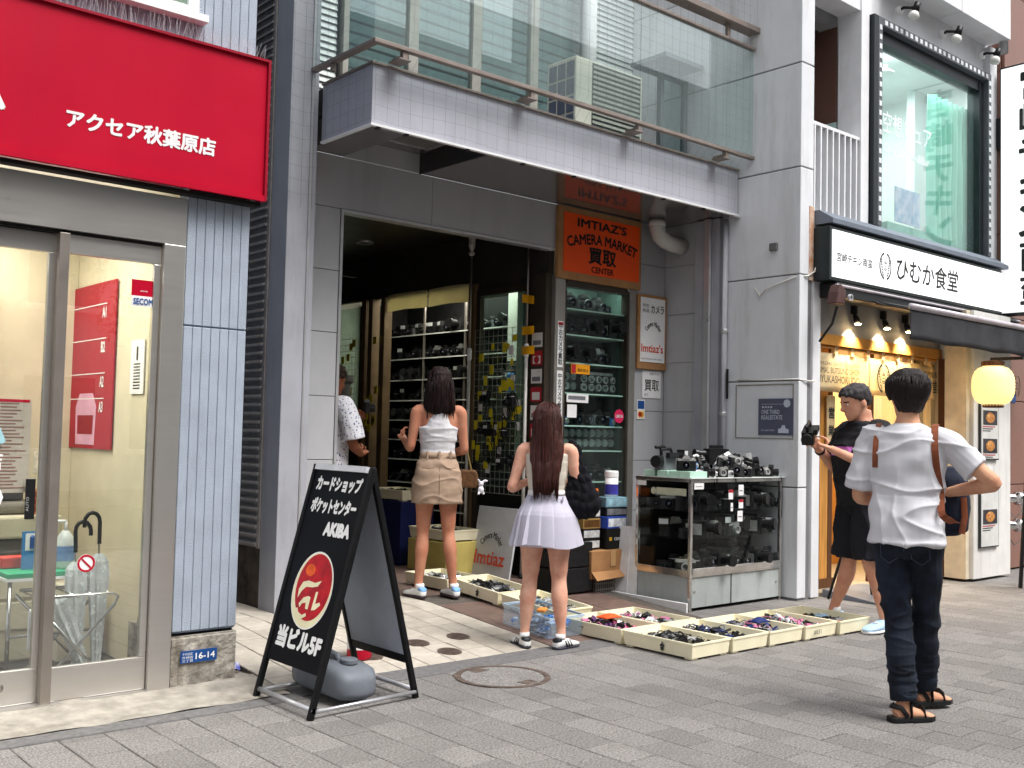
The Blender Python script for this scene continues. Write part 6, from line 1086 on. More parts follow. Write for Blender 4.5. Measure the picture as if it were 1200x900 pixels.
wtk = thing('water_tank', 'grey plastic water weight tank lying inside the pavement sign', 'water tank', (3.0, 4.82, .02)); m_tank = M('tank_grey', lin(112,118,126), .5, var=.06, bump=.05, bs=8, grime=.4, gcol=lin(90,88,84), gs=3); wtk.scale = (.82, .92, .72)
def tankring(y, sx, sz, zc): return [(sx*math.copysign(abs(math.cos(a))**.55, math.cos(a)), y, zc+sz*math.copysign(abs(math.sin(a))**.55, math.sin(a))) for a in [2*math.pi*i/24 for i in range(24)]]
MB().rings([tankring(-.27,.06,.05,.10), tankring(-.255,.115,.085,.105), tankring(-.20,.15,.115,.12), tankring(-.10,.155,.125,.13), tankring(-.03,.15,.12,.125), tankring(.05,.15,.12,.125), tankring(.2,.155,.12,.125), tankring(.30,.13,.10,.115), tankring(.32,.07,.05,.10)]).obj('tank', m_tank, wtk, smooth=True)
MB().lathe([(.052, 0), (.055, .005), (.055, .03), (.048, .036)], (0, -.13, .245), 20).obj('cap', m_tank, wtk); MB().tube([(0,-.03,.22), (0,-.01,.275), (0,.08,.285), (0,.14,.26), (0,.16,.22)], [.02,.022,.022,.022,.02], 10).obj('handle', m_tank, wtk, smooth=True)
ex = thing('red_canister', 'red canister with white label behind the pavement sign', 'canister', (3.55, 5.45, zf(5.45)+.003)); MB().lathe([(.07, 0), (.075, .01), (.075, .22), (.03, .27), (.03, .3)], n=20).obj('can', m_red, ex, smooth=True); MB().lathe([(.0758, .06), (.0758, .16)], n=20, cap=False).obj('label_band', m_white, ex, smooth=True)
# ================================================================ PEOPLE
from mathutils.bvhtree import BVHTree
def remesh(mb, voxel=.007, it=4, fac=.5):
    o = bpy.data.objects.new('tmp', mb.mesh('tmp', [])); COL.objects.link(o)
    md = o.modifiers.new('r', 'REMESH'); md.mode = 'VOXEL'; md.voxel_size = voxel
    if it: sm = o.modifiers.new('s', 'SMOOTH'); sm.factor = fac; sm.iterations = it
    bpy.context.view_layer.update(); dg = bpy.context.evaluated_depsgraph_get(); me = bpy.data.meshes.new_from_object(o.evaluated_get(dg))
    bpy.data.objects.remove(o); me.polygons.foreach_set('use_smooth', [True]*len(me.polygons)); return me
def displace(me, fn):
    co = [v.co.copy() for v in me.vertices]; no = [v.normal.copy() for v in me.vertices]
    for v, c, n in zip(me.vertices, co, no): v.co = c+n*fn(c, n)
    me.update(); return me
def link(me, name, mat, parent):
    me.name = name; me.materials.clear()
    for m in (mat if isinstance(mat, (list, tuple)) else [mat]): me.materials.append(m)
    o = bpy.data.objects.new(name, me); COL.objects.link(o); o.parent = parent; return o
def cat(pts, rad, sub=4):
    P_ = [Vector(p) for p in pts]; n = len(P_); op, orr = [], []
    R_ = [r if isinstance(r, (tuple, list)) else (r, r) for r in rad]
    for i in range(n-1):
        p0, p1, p2, p3 = P_[max(i-1, 0)], P_[i], P_[i+1], P_[min(i+2, n-1)]
        for k in range(sub):
            t = k/sub; op.append(.5*((2*p1)+(p2-p0)*t+(2*p0-5*p1+4*p2-p3)*t*t+(3*p1-p0-3*p2+p3)*t**3)); s = t*t*(3-2*t)
            orr.append((R_[i][0]*(1-s)+R_[i+1][0]*s, R_[i][1]*(1-s)+R_[i+1][1]*s))
    op.append(P_[-1]); orr.append(R_[-1]); return op, orr
def limb(mb, pts, rad, n=14, sub=4): p, r = cat(pts, rad, sub); return mb.tube(p, r, n)
def ering(z, rx, ry, cx=0, cy=0, n=28, e=.85, tilt=0):
    return [(cx+rx*math.copysign(abs(math.cos(a))**e, math.cos(a)), cy+ry*math.copysign(abs(math.sin(a))**e, math.sin(a)), z+tilt*math.sin(a)*ry) for a in [2*math.pi*i/n for i in range(n)]]
def interp(tab, sub=3):
    out = []
    for a, b in zip(tab, tab[1:]):
        for k in range(sub): t = k/sub; s = t*t*(3-2*t); out.append(tuple(x*(1-s)+y*s if i else x*(1-t)+y*t for i, (x, y) in enumerate(zip(a, b))))
    return out+[tab[-1]]
FEM = [(.80,.06,.07,-.01),(.86,.15,.10,-.018),(.91,.168,.112,-.024),(.97,.158,.10,-.014),(1.03,.132,.086,0),(1.08,.118,.080,.005),(1.14,.124,.086,.006),(1.22,.138,.098,.012),(1.28,.145,.10,.012),(1.34,.15,.08,0),(1.385,.145,.064,-.006),(1.42,.10,.055,-.008),(1.445,.06,.05,-.004),(1.49,.048,.05,.006),(1.54,.047,.053,.014)]
MAL = [(.80,.07,.08,-.01),(.86,.155,.105,-.012),(.92,.165,.115,-.018),(.99,.158,.11,-.01),(1.06,.152,.105,.004),(1.12,.155,.105,.006),(1.20,.168,.112,.008),(1.28,.182,.115,.006),(1.35,.188,.095,-.002),(1.395,.175,.075,-.008),(1.425,.12,.064,-.010),(1.45,.07,.06,-.006),(1.49,.057,.058,.004),(1.54,.055,.06,.012)]
def torso(mb, tab, z0=0, z1=9, inf=0, yinf=None, wf=None):
    T = [r for r in interp(tab) if z0 <= r[0] <= z1]; yinf = inf if yinf is None else yinf
    R = [ering(z, (rx+inf)*(wf(z) if wf else 1), ry+yinf, 0, cy) for z, rx, ry, cy in T]; return mb.rings(R)
def head(mb, c, turn=0, tilt=0, s=1.0):
    """c = chin-level neck centre; faces +Y before turning"""
    prof = [(-.005,.022,.025,.062),(.01,.040,.042,.048),(.03,.052,.062,.03),(.06,.063,.082,.012),(.095,.070,.092,.004),(.13,.075,.098,-.002),(.165,.074,.096,-.006),(.195,.062,.08,-.008),(.213,.04,.052,-.008),(.222,.012,.016,-.008)]
    h = MB(); h.rings([ering(z, rx, ry, 0, cy, 24, 1.0) for z, rx, ry, cy in interp(prof, 2)])
    h.tube([(0,.088,.125), (0,.103,.10), (0,.114,.083), (0,.10,.072)], [.007,.010,.014,.010], 8)      # nose
    h.tube([(-.022,.082,.048), (0,.094,.046), (.022,.082,.048)], [.006,.009,.006], 8)                 # lips
    for sx in (-1, 1): h.ell((sx*.077, -.008, .098), .009, .018, .032, 10, 7); h.tube([(sx*.012,.088,.128), (sx*.045,.078,.13)], [.008,.006], 6)
    Mx = Matrix.Translation(c) @ Matrix.Rotation(turn, 4, 'Z') @ Matrix.Rotation(tilt, 4, 'X') @ Matrix.Scale(s, 4); mb.merge(h, Mx); return Mx
def hand(mb, w, d, nrm, curl=.9, s=1.0, side=1):
    """w wrist, d hand direction, nrm palm direction (fingers curl towards it)"""
    w, d = Vector(w), Vector(d).normalized(); nrm = Vector(nrm); nrm = (nrm-d*nrm.dot(d)).normalized(); lat = d.cross(nrm)*side
    mb.tube([w-d*.02, w+d*.02*s, w+d*.05*s, w+d*.085*s], [(.022*s,.026*s), (.016*s,.033*s), (.014*s,.04*s), (.012*s,.038*s)], 12) if abs(d.z) < .9 else mb.tube([w-d*.02, w+d*.02*s, w+d*.05*s, w+d*.085*s], .028*s, 12)
    for i, L in enumerate((.066, .075, .07, .055)):
        p = w+d*.08*s+lat*((1.5-i)*.0195*s); pts = [p]; a = 0
        for k, f in enumerate((.45, .32, .23)): a += curl*(.45, .6, .5)[k]; pts.append(pts[-1]+(d*math.cos(a)+nrm*math.sin(a))*L*f*s)
        mb.tube(pts, [.0095*s, .009*s, .0082*s, .007*s], 8)
    p = w+d*.025*s+lat*.03*s; mb.tube([p, p+(lat*.7+d*.5+nrm*.3)*.035*s, p+(lat*.55+d*1.1+nrm*.7)*.05*s, p+(lat*.3+d*1.4+nrm*1.1)*.055*s], [.013*s, .011*s, .0095*s, .008*s], 8)
def leg(mb, hip, knee, ank, s=1.0, thick=1.0):
    hip, knee, ank = Vector(hip), Vector(knee), Vector(ank); fw = Vector((0, 1, 0))
    limb(mb, [hip+Vector((0,0,.05)), hip, hip.lerp(knee, .35), hip.lerp(knee, .75), knee, knee.lerp(ank, .28)-fw*.016*s, knee.lerp(ank, .55)-fw*.010*s, knee.lerp(ank, .85), ank, ank-Vector((0,0,.035))],
         [.08*thick, .086*thick, .08*thick, .062*thick, .050*thick, .056*thick, .046*thick, .033, .033, .034], 16)
def arm(mb, sh, el, wr, t=1.0):
    sh, el, wr = Vector(sh), Vector(el), Vector(wr); inn = Vector((-.05 if sh.x > 0 else .05, 0, .012))
    limb(mb, [sh+inn, sh, sh.lerp(el, .35), sh.lerp(el, .75), el, el.lerp(wr, .25), el.lerp(wr, .6), wr], [.046*t, .05*t, .045*t, .037*t, .034*t, .036*t, .030*t, .023*t], 12)
def shoe(par, ank, yaw, mats, s=1.0, stripes=None, tab=None, pitch=0):
    up, so, ext = mats[0], mats[1], None
    prof = [(-.075,.012,.05),(-.068,.028,.075),(-.04,.034,.083),(0,.036,.085),(.045,.040,.066),(.09,.046,.052),(.13,.044,.044),(.155,.034,.036),(.168,.016,.026)]
    def rg(y, w, top, z0): return [(w*math.copysign(abs(math.cos(a))**.7, math.cos(a)), y, z0+(top-z0)*(.5+.5*math.copysign(abs(math.sin(a))**.8, math.sin(a)))) for a in [2*math.pi*i/16 for i in range(16)]]
    Mx = Matrix.Translation((ank[0], ank[1], ank[2])) @ Matrix.Rotation(yaw, 4, 'Z') @ Matrix.Rotation(pitch, 4, 'X') @ Matrix.Scale(s, 4)
    t = MB().rings([rg(y, w, h, .012) for y, w, h in interp(prof, 2)]).xf(Mx).obj('shoe', up, par, smooth=True)
    MB().rings([rg(y, w+.004, .022, 0) for y, w, h in interp(prof, 2)]).xf(Mx).obj('sole', so, t, smooth=True)
    MB().tube([(0,-.02,.07), (0,-.018,.105)], [(.036,.036), (.034,.034)], 14).xf(Mx).obj('sock', m_white, t, smooth=True)
    if tab: MB().rings([[(a, b, c) for a, b, c in rg(y, w+.002, h+.002, .05)] for y, w, h in prof[:3]]).xf(Mx).obj('heel_tab', tab, t, smooth=True)
    if stripes:
        for sx in (-1, 1):
            for k in range(3): y = .012+k*.024; MB().hexa([(sx*.030,y,.018),(sx*.0465,y,.018),(sx*.0465,y+.009,.018),(sx*.030,y+.009,.018),(sx*.02,y-.02,.062),(sx*.0365,y-.02,.062),(sx*.0365,y-.011,.062),(sx*.02,y-.011,.062)]).xf(Mx).obj('stripe', stripes, t)
    MB().box(-.014, .014, .03, .075, .058, .062).xf(Mx).obj('laces', m_white, t)
    return t
def skinmat(n, c): return M(n, lin(*c), .55, vs=14, col2=lin(c[0]*.93, c[1]*.84, c[2]*.82), sub=.12, spec=.28, bump=.04, bs=150, grime=.25, gcol=lin(c[0]*.86, c[1]*.7, c[2]*.66), gs=2.4)
def hairmat(n, c): return M(n, lin(*c), .42, var=.35, vs=10, stretch=(17,17,.7), bump=.6, bs=26, spec=.35)
def wrinkle(a, f, zs=1.0): return lambda c, n: a*noise.noise((c.x*f, c.y*f, c.z*f*zs))+.45*a*noise.noise((c.x*f*2.3+7, c.y*f*2.3, c.z*f*2.3*zs))
def ridge(c, fx, fy, fz, a, o=0): return a*(1-abs(noise.noise((c.x*fx+o, c.y*fy, c.z*fz))))**7
def facing(dx, dy): return math.atan2(-dx, dy)
def locks(mb, rnd, n, top, bot, rx0, ry0, rx1, ry1, cy0, cy1, a0, a1, r=.007):
    for _ in range(n):
        a = rnd.uniform(a0, a1); k = rnd.uniform(.9, 1.04); zt = top+rnd.uniform(-.02, .02); zb = bot+rnd.uniform(-.04, .05); ph = rnd.uniform(0, 6); pts = []
        pts.append((math.cos(a)*.025, -.012+math.sin(a)*.025, zt+.105)); pts.append((math.cos(a)*rx0*.8, cy0*.6+math.sin(a)*ry0*.8, zt+.075))
        for q in range(7):
            t = q/6; s = t*t*(3-2*t); w = .008*math.sin(ph+t*4)
            pts.append((math.cos(a)*(rx0+(rx1-rx0)*s)*k+w, cy0+(cy1-cy0)*s+math.sin(a)*(ry0+(ry1-ry0)*s)*k, zt+(zb-zt)*t))
        mb.tube(pts, [(r*.4, r*.3), (r*.9, r*.5), (r*.9, r*.5), (r*1.1, r*.6), (r*1.2, r*.6), (r*1.1, r*.55), (r, r*.5), (r*.7, r*.35), (r*.15, r*.1)], 5)
# ---- woman in pleated skirt
def woman_pleated():
    t = thing('person', 'woman with long brown hair in white tank top and pale pleated mini skirt', 'person', (4.775, 5.13, .003), facing(.72, .69)); k = 1.60/1.70
    t.scale = (k,)*3; b = MB(); torso(b, FEM)
    leg(b, (-.088,0,.88), (-.105,.012,.47), (-.135,-.01,.085), thick=1.06); leg(b, (.088,0,.88), (.10,.012,.47), (.125,-.02,.085), thick=1.06)
    arm(b, (-.168,-.005,1.375), (-.245,-.02,1.11), (-.12,.19,1.16)); hand(b, (-.12,.19,1.16), (.6,.7,.3), (.6,-.5,.3), 1.1, side=-1)
    arm(b, (.168,-.005,1.375), (.225,.01,1.10), (.10,.20,1.17)); hand(b, (.10,.20,1.17), (-.6,.7,.3), (-.6,-.5,.3), 1.1)
    head(b, (0, .01, 1.485), tilt=-.22); link(remesh(b), 'body', skinmat('skin_light', (226,178,154)), t)
    g = MB(); torso(g, FEM, 1.02, 1.36, .010, .012); wf = lambda z: 1-.62*max(0, min(1, (z-1.30)/.12)); torso(g, FEM, 1.28, 1.43, .010, .014, wf)
    for sx in (-1, 1): g.tube([(sx*.085,-.07,1.30), (sx*.092,-.062,1.37), (sx*.09,-.03,1.425), (sx*.088,.03,1.415)], .02, 8)
    me = displace(remesh(g, .006, 3), wrinkle(.004, 11, 2.2)); link(me, 'tank_top', M('tank_cream', lin(214,206,192), .85, var=.04, bump=.15, bs=400, stretch=(1,1,.2)), t)
    n = 120; R = []
    for i in range(13):
        u = i/12; z = 1.075-.36*u; rx = .130+.052*min(1, u*2.6)+.058*u; ry = .094+.046*min(1, u*2.6)+.052*u; ring = []
        for j in range(n):
            a = 2*math.pi*j/n; ph = (a*15/(2*math.pi)) % 1; d = (.036*max(0, u-.15))*(1+.5*math.sin(int(a*15/(2*math.pi))*2.3))*(ph if ph < .88 else (1-ph)/.12*.88)-.004*u; ring.append((math.cos(a)*(rx+d), math.sin(a)*(ry+d)-.012+.0, z+.012*math.sin(a*3+1)*u+.008*ph*u))
        R.append(ring)
    MB().rings(R).obj('pleated_skirt', M('skirt_lilac', lin(190,187,202), .8, var=.03, bump=.08, bs=300), t, smooth=False)
    wb = MB(); wb.rings([ering(1.065, .134, .098, 0, -.008), ering(1.10, .130, .095, 0, -.004)]).obj('waistband', M('band_white', lin(240,238,238), .8), t, smooth=True)
    for x in (-.10, .12): MB().box(x-.004, x+.004, -.108, -.09, 1.03, 1.06).obj('belt_loop', M('loop_grey', lin(150,150,170), .5), t)
    h = MB(); rows = [(1.705,.02,.02,-.01),(1.695,.055,.06,-.012),(1.66,.083,.098,-.014),(1.60,.092,.106,-.018),(1.54,.094,.095,-.035),(1.48,.105,.075,-.055),(1.42,.122,.058,-.070),(1.34,.118,.042,-.095),(1.26,.105,.036,-.112),(1.18,.092,.030,-.118),(1.12,.07,.022,-.116),(1.07,.03,.012,-.112)]
    h.rings([ering(z, rx, ry, 0, cy, 28, 1) for z, rx, ry, cy in interp(rows, 3)]); rnd = random.Random(3)
    me = remesh(h, .006, 2); displace(me, lambda c, n: .006*noise.noise((c.x*55, c.y*55, c.z*3))+.004*noise.noise((c.x*120, c.y*90, c.z*4)))
    hm = hairmat('hair_brown', (72,36,30)); hb = link(me, 'hair', hm, t); lk = MB(); locks(lk, rnd, 90, 1.60, 1.06, .095, .105, .085, .03, -.02, -.118, 3.3, 6.1, .008); stuff(lk.obj('hair_strands', hm, hb, smooth=True))
    m_sh = M('shoe_white', lin(238,238,236), .45, var=.03); m_so = M('sole_dark', lin(60,60,72), .6); m_bk = M('shoe_black', (.015,.015,.018), .5)
    shoe(t, (-.14,-.005,0), .5, (m_sh, m_so), stripes=m_bk, tab=m_bk); shoe(t, (.13,-.015,0), -.65, (m_sh, m_so), stripes=m_bk, tab=m_bk)
    return t
wA = woman_pleated()
# black quilted shoulder bag of the woman
def puffy():
    mb = MB(); mb.rings([ering(z, rx, ry, 0, 0, 40, .8) for z, rx, ry in interp([(0,.03,.02),(.02,.10,.045),(.08,.145,.07),(.16,.135,.062),(.24,.095,.045),(.32,.06,.034),(.42,.042,.026),(.50,.034,.022)], 4)])
    me = remesh(mb, .006, 2); return displace(me, lambda c, n: .010*(abs(math.sin(c.x*58+math.sin(c.z*24)))*abs(math.sin(c.z*50+.8*math.sin(c.x*30))))+.004*noise.noise(c*22)-.004)
m_puff = M('bag_black_cloth', (.009,.009,.012), .85, var=.2, bump=.3, bs=200, spec=.15)
bg = link(puffy(), 'shoulder_bag', m_puff, None); bg.scale = (.92, .9, 1.0); bg.location = (4.945, 4.955, .85); bg.rotation_euler = (0, -.12, facing(.80,.6)); tag(bg, 'black puffy quilted shoulder bag hanging at the right side of the woman with long hair', 'bag')
MB().tube([(0,0,.44), (-.01,.01,.50), (-.03,.03,.525), (-.04,.07,.52), (-.035,.11,.47), (-.02,.12,.38), (.0,.08,.26)], [(.022,.014)]*7, 8).obj('strap', m_puff, bg, smooth=True)
# ---- woman in beige skirt
def woman_beige():
    t = thing('person', 'woman with shoulder length dark hair in white racerback top and beige mini skirt', 'person', (5.01, 6.65, .114), facing(.50, .86)); k = 1.79/1.70; t.scale = (k*.96, k*.96, k); b = MB(); torso(b, FEM)
    leg(b, (-.085,0,.88), (-.10,.012,.47), (-.125,-.01,.085), thick=.95); leg(b, (.085,0,.88), (.10,.008,.47), (.145,-.015,.085), thick=.95)
    arm(b, (-.170,-.005,1.375), (-.215,.0,1.11), (-.25,.23,1.17)); hand(b, (-.25,.23,1.17), (-.15,.95,.35), (.9,.1,.2), .8, side=-1); arm(b, (.170,-.005,1.375), (.21,.02,1.10), (.13,.22,1.06)); hand(b, (.13,.22,1.06), (-.5,.8,.1), (-.6,-.4,.3), 1.0)
    head(b, (0, .012, 1.485), tilt=-.28); link(remesh(b), 'body', skinmat('skin_tan', (196,140,112)), t)
    g = MB(); torso(g, FEM, 1.06, 1.27, .012, .014); wf = lambda z: 1-.62*max(0, min(1, (z-1.24)/.14))**.8; torso(g, FEM, 1.22, 1.43, .012, .016, wf)
    for sx in (-1, 1): g.tube([(sx*.05,-.055,1.36), (sx*.065,-.05,1.41), (sx*.075,-.01,1.435), (sx*.075,.05,1.40)], .018, 8)
    link(displace(remesh(g, .0055, 3), lambda c, n: wrinkle(.004, 9, 2.6)(c, n)+ridge(c, 2.5, 3, 13, .008)), 'tank_top', M('tank_white', lin(206,204,208), .85, var=.03, bump=.15, bs=500, stretch=(1,1,.15)), t)
    rows = [(1.07,.128,.094,0),(1.04,.140,.102,-.006),(.98,.166,.12,-.014),(.92,.180,.13,-.02),(.85,.190,.138,-.018),(.76,.197,.142,-.014),(.70,.20,.143,-.012)]
    g = MB(); g.rings([ering(z, rx, ry, 0, cy, 40, .9) for z, rx, ry, cy in interp(rows, 4)]); m_bei = M('skirt_beige', lin(164,140,120), .85, var=.05, bump=.12, bs=500)
    sk = link(displace(remesh(g, .006, 2), lambda c, n: wrinkle(.006, 9, 1.6)(c, n)+ridge(c, 4, 4, 9, .009)), 'skirt', m_bei, t); bv = BVHTree.FromPolygons([v.co for v in sk.data.vertices], [p.vertices for p in sk.data.polygons])
    def surf(x, z, off=.004): h = bv.ray_cast(Vector((x, -1, z)), Vector((0, 1, 0))); return Vector((x, (h[0].y if h[0] else -.12)-off, z))
    MB().rings([ering(1.035, .146, .108, 0, -.005, 40), ering(1.078, .134, .099, 0, 0, 40)]).obj('waistband', m_bei, sk, smooth=True)
    for x in (-.09, 0, .09): MB().box(x-.007, x+.007, surf(x, 1.04).y-.006, surf(x, 1.04).y+.01, 1.025, 1.088).obj('belt_loop', m_bei, sk)
    for x in (-.085, .085): MB().tube([surf(x-.045, .965, .001), surf(x, .96, .001), surf(x+.045, .965, .001)], .003, 5).obj('pocket_seam', M('seam_brown', lin(120,98,82), .9), sk)
    MB().tube([surf(0, z, .0005) for z in (1.03, .95, .87, .8, .71)], .0022, 5).obj('center_seam', MATS['seam_brown'], sk); MB().tube([surf(x*.19, .725, .0005) for x in (-.9,-.5,0,.5,.9)], .0018, 5).obj('hem_seam', MATS['seam_brown'], sk)
    h = MB(); rows = [(1.72,.02,.02,-.01),(1.71,.06,.065,-.014),(1.67,.088,.102,-.016),(1.61,.096,.110,-.02),(1.54,.10,.10,-.03),(1.48,.108,.088,-.035),(1.43,.115,.075,-.04),(1.39,.10,.055,-.05),(1.36,.07,.035,-.058)]
    h.rings([ering(z, rx, ry, 0, cy, 28, 1) for z, rx, ry, cy in interp(rows, 3)]); hm = hairmat('hair_dark', (38,22,20)); hb = link(displace(remesh(h, .006, 2), lambda c, n: .007*noise.noise((c.x*50, c.y*50, c.z*3))), 'hair', hm, t); lk = MB(); locks(lk, random.Random(8), 80, 1.58, 1.36, .10, .11, .11, .06, -.02, -.05, 2.9, 6.5, .008); stuff(lk.obj('hair_strands', hm, hb, smooth=True))
    m_sh = MATS['shoe_white']; m_so = M('sole_brown', lin(70,56,60), .6); m_tb = M('tab_blue', lin(120,170,220), .5); shoe(t, (-.125,-.01,0), .55, (m_sh, m_so), tab=m_tb); shoe(t, (.145,-.01,0), .35, (m_sh, m_so), tab=m_tb)
woman_beige()
hbg = thing('handbag', 'small brown handbag on a gold chain at the hip of the woman in beige skirt', 'bag', (5.25, 6.58, .97)); m_mono = M('bag_brown', lin(104,72,44), .5, var=.25, vs=40)
hbg.scale = (.8, .8, .95); MB().prism([(-.11,0),(.11,0),(.115,.10),(.09,.15),(-.09,.15),(-.115,.10)], lambda a, b, d: (a*.72+d*.7, -a*.7+d*.72, b), -.035, .035).obj('pouch', m_mono, hbg, bevel=.015); mb = MB()
for q in range(40): s = q/39; mb.ell((.02-.10*s, -.05+.07*s, .15+.43*s), .007, .007, .009, 6, 5)
mb.obj('chain', M('gold_chain', lin(206,176,110), .3, .8), hbg)
pt = thing('plush_charm', 'small white plush charm hanging beside the brown handbag', 'charm', (5.31, 6.47, .93)); pt.scale = (.75,)*3; m_pl = M('plush', lin(226,224,232), .95, bump=.4, bs=200)
mb = MB(); mb.ell((0,0,.04), .035, .03, .042).ell((0,0,.10), .03, .028, .03).tube([(.02,0,.12), (.05,-.01,.135), (.075,-.02,.13)], [.012,.014,.008], 8).tube([(-.02,0,.12), (-.04,0,.15)], [.012,.010], 8).tube([(-.02,0,.02), (-.04,-.01,-.01)], .014, 8).tube([(.02,0,.02), (.035,-.01,-.01)], .014, 8); link(remesh(mb, .005, 2), 'body', m_pl, pt)
# ---- man in white T-shirt walking away
def man_tshirt():
    t = thing('person', 'man in white T-shirt, dark jeans and black sandals walking away with leather straps', 'person', (5.07, 2.74, .003), facing(.93, .36)); k = 1.745/1.70; t.scale = (k*.94, k*.94, k); b = MB(); torso(b, MAL)
    la, ra = Vector((-.01,-.03,.085)), Vector((.05,.33,.10)); leg(b, (-.085,0,.88), (-.045,.04,.47), la); leg(b, (.085,0,.88), (.07,.20,.49), ra)
    arm(b, (-.195,-.01,1.375), (-.25,.02,1.09), (-.10,.22,1.05), 1.1); hand(b, (-.10,.22,1.05), (.8,.5,.1), (.2,-.8,.2), 1.0, side=-1)
    arm(b, (.195,-.01,1.375), (.42,.0,1.18), (.18,.16,1.12), 1.1); hand(b, (.18,.16,1.12), (-.8,.35,-.1), (-.2,-.8,.0), 1.2); Mh = head(b, (0, .012, 1.485), turn=.45, tilt=-.08)
    for a_, yaw in ((la, -.85), (ra, -.75)): d = Vector((math.sin(-yaw), math.cos(yaw), 0)); b.tube([a_+Vector((0,0,.0)), a_-d*.03-Vector((0,0,.035)), a_-d*.05-Vector((0,0,.05))], [.034,.036,.03], 10); b.tube([a_-d*.05-Vector((0,0,.052)), a_+d*.05-Vector((0,0,.045)), a_+d*.14-Vector((0,0,.06)), a_+d*.17-Vector((0,0,.062))], [(.026,.032), (.030,.04), (.016,.046), (.010,.03)], 12)
    link(remesh(b), 'body', skinmat('skin_asian', (216,168,136)), t)
    g = MB(); torso(g, MAL, .92, 1.455, .018, .022); g.rings([ering(.872, .192, .146, 0, -.014), ering(.98, .186, .140, 0, -.01), ering(1.1, .174, .126, 0, 0)])
    limb(g, [(-.12,-.01,1.39), (-.188,-.01,1.372), (-.222,.0,1.26), (-.247,.012,1.135)], [.064,.07,.068,.072], 14); limb(g, [(.12,-.01,1.39), (.188,-.01,1.372), (.26,-.006,1.305), (.33,-.004,1.245)], [.064,.07,.066,.068], 14)
    def wr(c, n): return .009*noise.noise((c.x*8, c.y*8, c.z*14))+.011*noise.noise((c.x*5+c.z*9, c.y*4, c.z*3+c.x*4))+.005*math.sin((c.z*1.6+abs(c.x)*2.2)*26)*max(0, min(1, (1.12-c.z)*4))*(.4+noise.noise((c.x*3, 1, c.z*2)))
    wr2 = lambda c, n: wr(c, n)+ridge(c, 3, 3, 9, .013)+ridge(c, 7, 3, 5+4*c.x, .009, 5)*max(0, min(1, (1.3-c.z)*4))
    sh = link(displace(remesh(g, .0055, 3), wr2), 'tshirt', M('tee_white', lin(212,212,217), .85, var=.02, bump=.1, bs=500), t); bv = BVHTree.FromPolygons([v.co for v in sh.data.vertices], [p.vertices for p in sh.data.polygons])
    MB().rings([ering(1.447, .082, .075, 0, -.01, 24, 1), ering(1.462, .073, .068, 0, -.008, 24, 1)]).obj('collar', MATS['tee_white'], sh, smooth=True)
    m_jn = M('denim_dark', lin(30,38,52), .85, var=.35, vs=9, bump=.2, bs=600, stretch=(1,1,.6)); g = MB(); torso(g, MAL, .80, .90, .010, .012); torso(g, MAL, .88, .97, .004, .004)
    for hp, kn, an in (((-.085,0,.88), (-.045,.04,.47), la), ((.085,0,.88), (.07,.20,.49), ra)):
        hp, kn, an = Vector(hp), Vector(kn), Vector(an); limb(g, [hp+Vector((0,0,.04)), hp, hp.lerp(kn, .4), kn, kn.lerp(an, .4)-Vector((0,.012,0)), kn.lerp(an, .8), kn.lerp(an, .93)], [.092,.098,.088,.068,.066,.058,.055], 16)
    jn = link(displace(remesh(g, .0055, 3), lambda c, n: ridge(c, 4, 4, 11, .012)+ridge(c, 5, 5, 22, .010, 9)*max(0, min(1, (.42-c.z)*4))+.008*noise.noise((c.x*9, c.y*9, c.z*13))+.010*abs(noise.noise((c.x*7, c.y*7+3, c.z*9)))*max(0, min(1, (.75-c.z)*3))), 'jeans', m_jn, t)
    for kn, an in (((-.045,.04,.47), la), ((.07,.20,.49), ra)): kn, an = Vector(kn), Vector(an); MB().tube([kn.lerp(an, .76), kn.lerp(an, .80), kn.lerp(an, .95), kn.lerp(an, .97)], [.058,.068,.067,.058], 18).obj('rolled_cuff', m_jn, jn, smooth=True)
    bj = BVHTree.FromPolygons([v.co for v in jn.data.vertices], [p.vertices for p in jn.data.polygons])
    def js(x, z): h = bj.ray_cast(Vector((x, -1, z)), Vector((0, 1, 0))); return Vector((x, (h[0].y if h[0] else -.12)-.002, z))
    m_seam = M('jean_seam', lin(70,78,96), .8)
    for sx in (-1, 1): MB().tube([js(sx*.03, .905), js(sx*.12, .90), js(sx*.12, .80), js(sx*.08, .77), js(sx*.035, .80), js(sx*.03, .905)], .0022, 5).obj('back_pocket', m_seam, jn)
    MB().tube([js(0, z) for z in (.95, .9, .85, .8)], .002, 5).obj('seat_seam', m_seam, jn)
    # sandals
    m_sd = M('sandal_black', (.012,.012,.013), .6, var=.2)
    for a_, yaw, nm in ((la, -.85, 0), (ra, -.75, 1)):
        Mx = Matrix.Translation((a_.x, a_.y, a_.z-.085)) @ Matrix.Rotation(yaw, 4, 'Z'); f = [(-.085,.025),(-.07,.038),(0,.04),(.08,.048),(.14,.045),(.175,.025)]
        s_ = MB().rings([[(w*q, y, z) for q, z in ((-1, 0), (1, 0), (1, .026), (-1, .026))] for y, w in interp(f, 2)]).xf(Mx).obj('sandal', m_sd, t, bevel=.005)
        for pts in ([(-.042,.10,.024), (-.03,.10,.06), (0,.10,.07), (.03,.10,.06), (.042,.10,.024)], [(-.042,.02,.024), (-.038,.02,.08), (0,.035,.10), (.038,.02,.08), (.042,.02,.024)], [(-.04,0,.03), (-.042,-.04,.075), (0,-.078,.08), (.042,-.04,.075), (.04,0,.03)]): MB().tube([Vector(p) for p in pts], [(.013,.004)]*5, 6).xf(Mx).obj('strap', m_sd, s_, smooth=True)
    # hair
    h = MB(); R = []
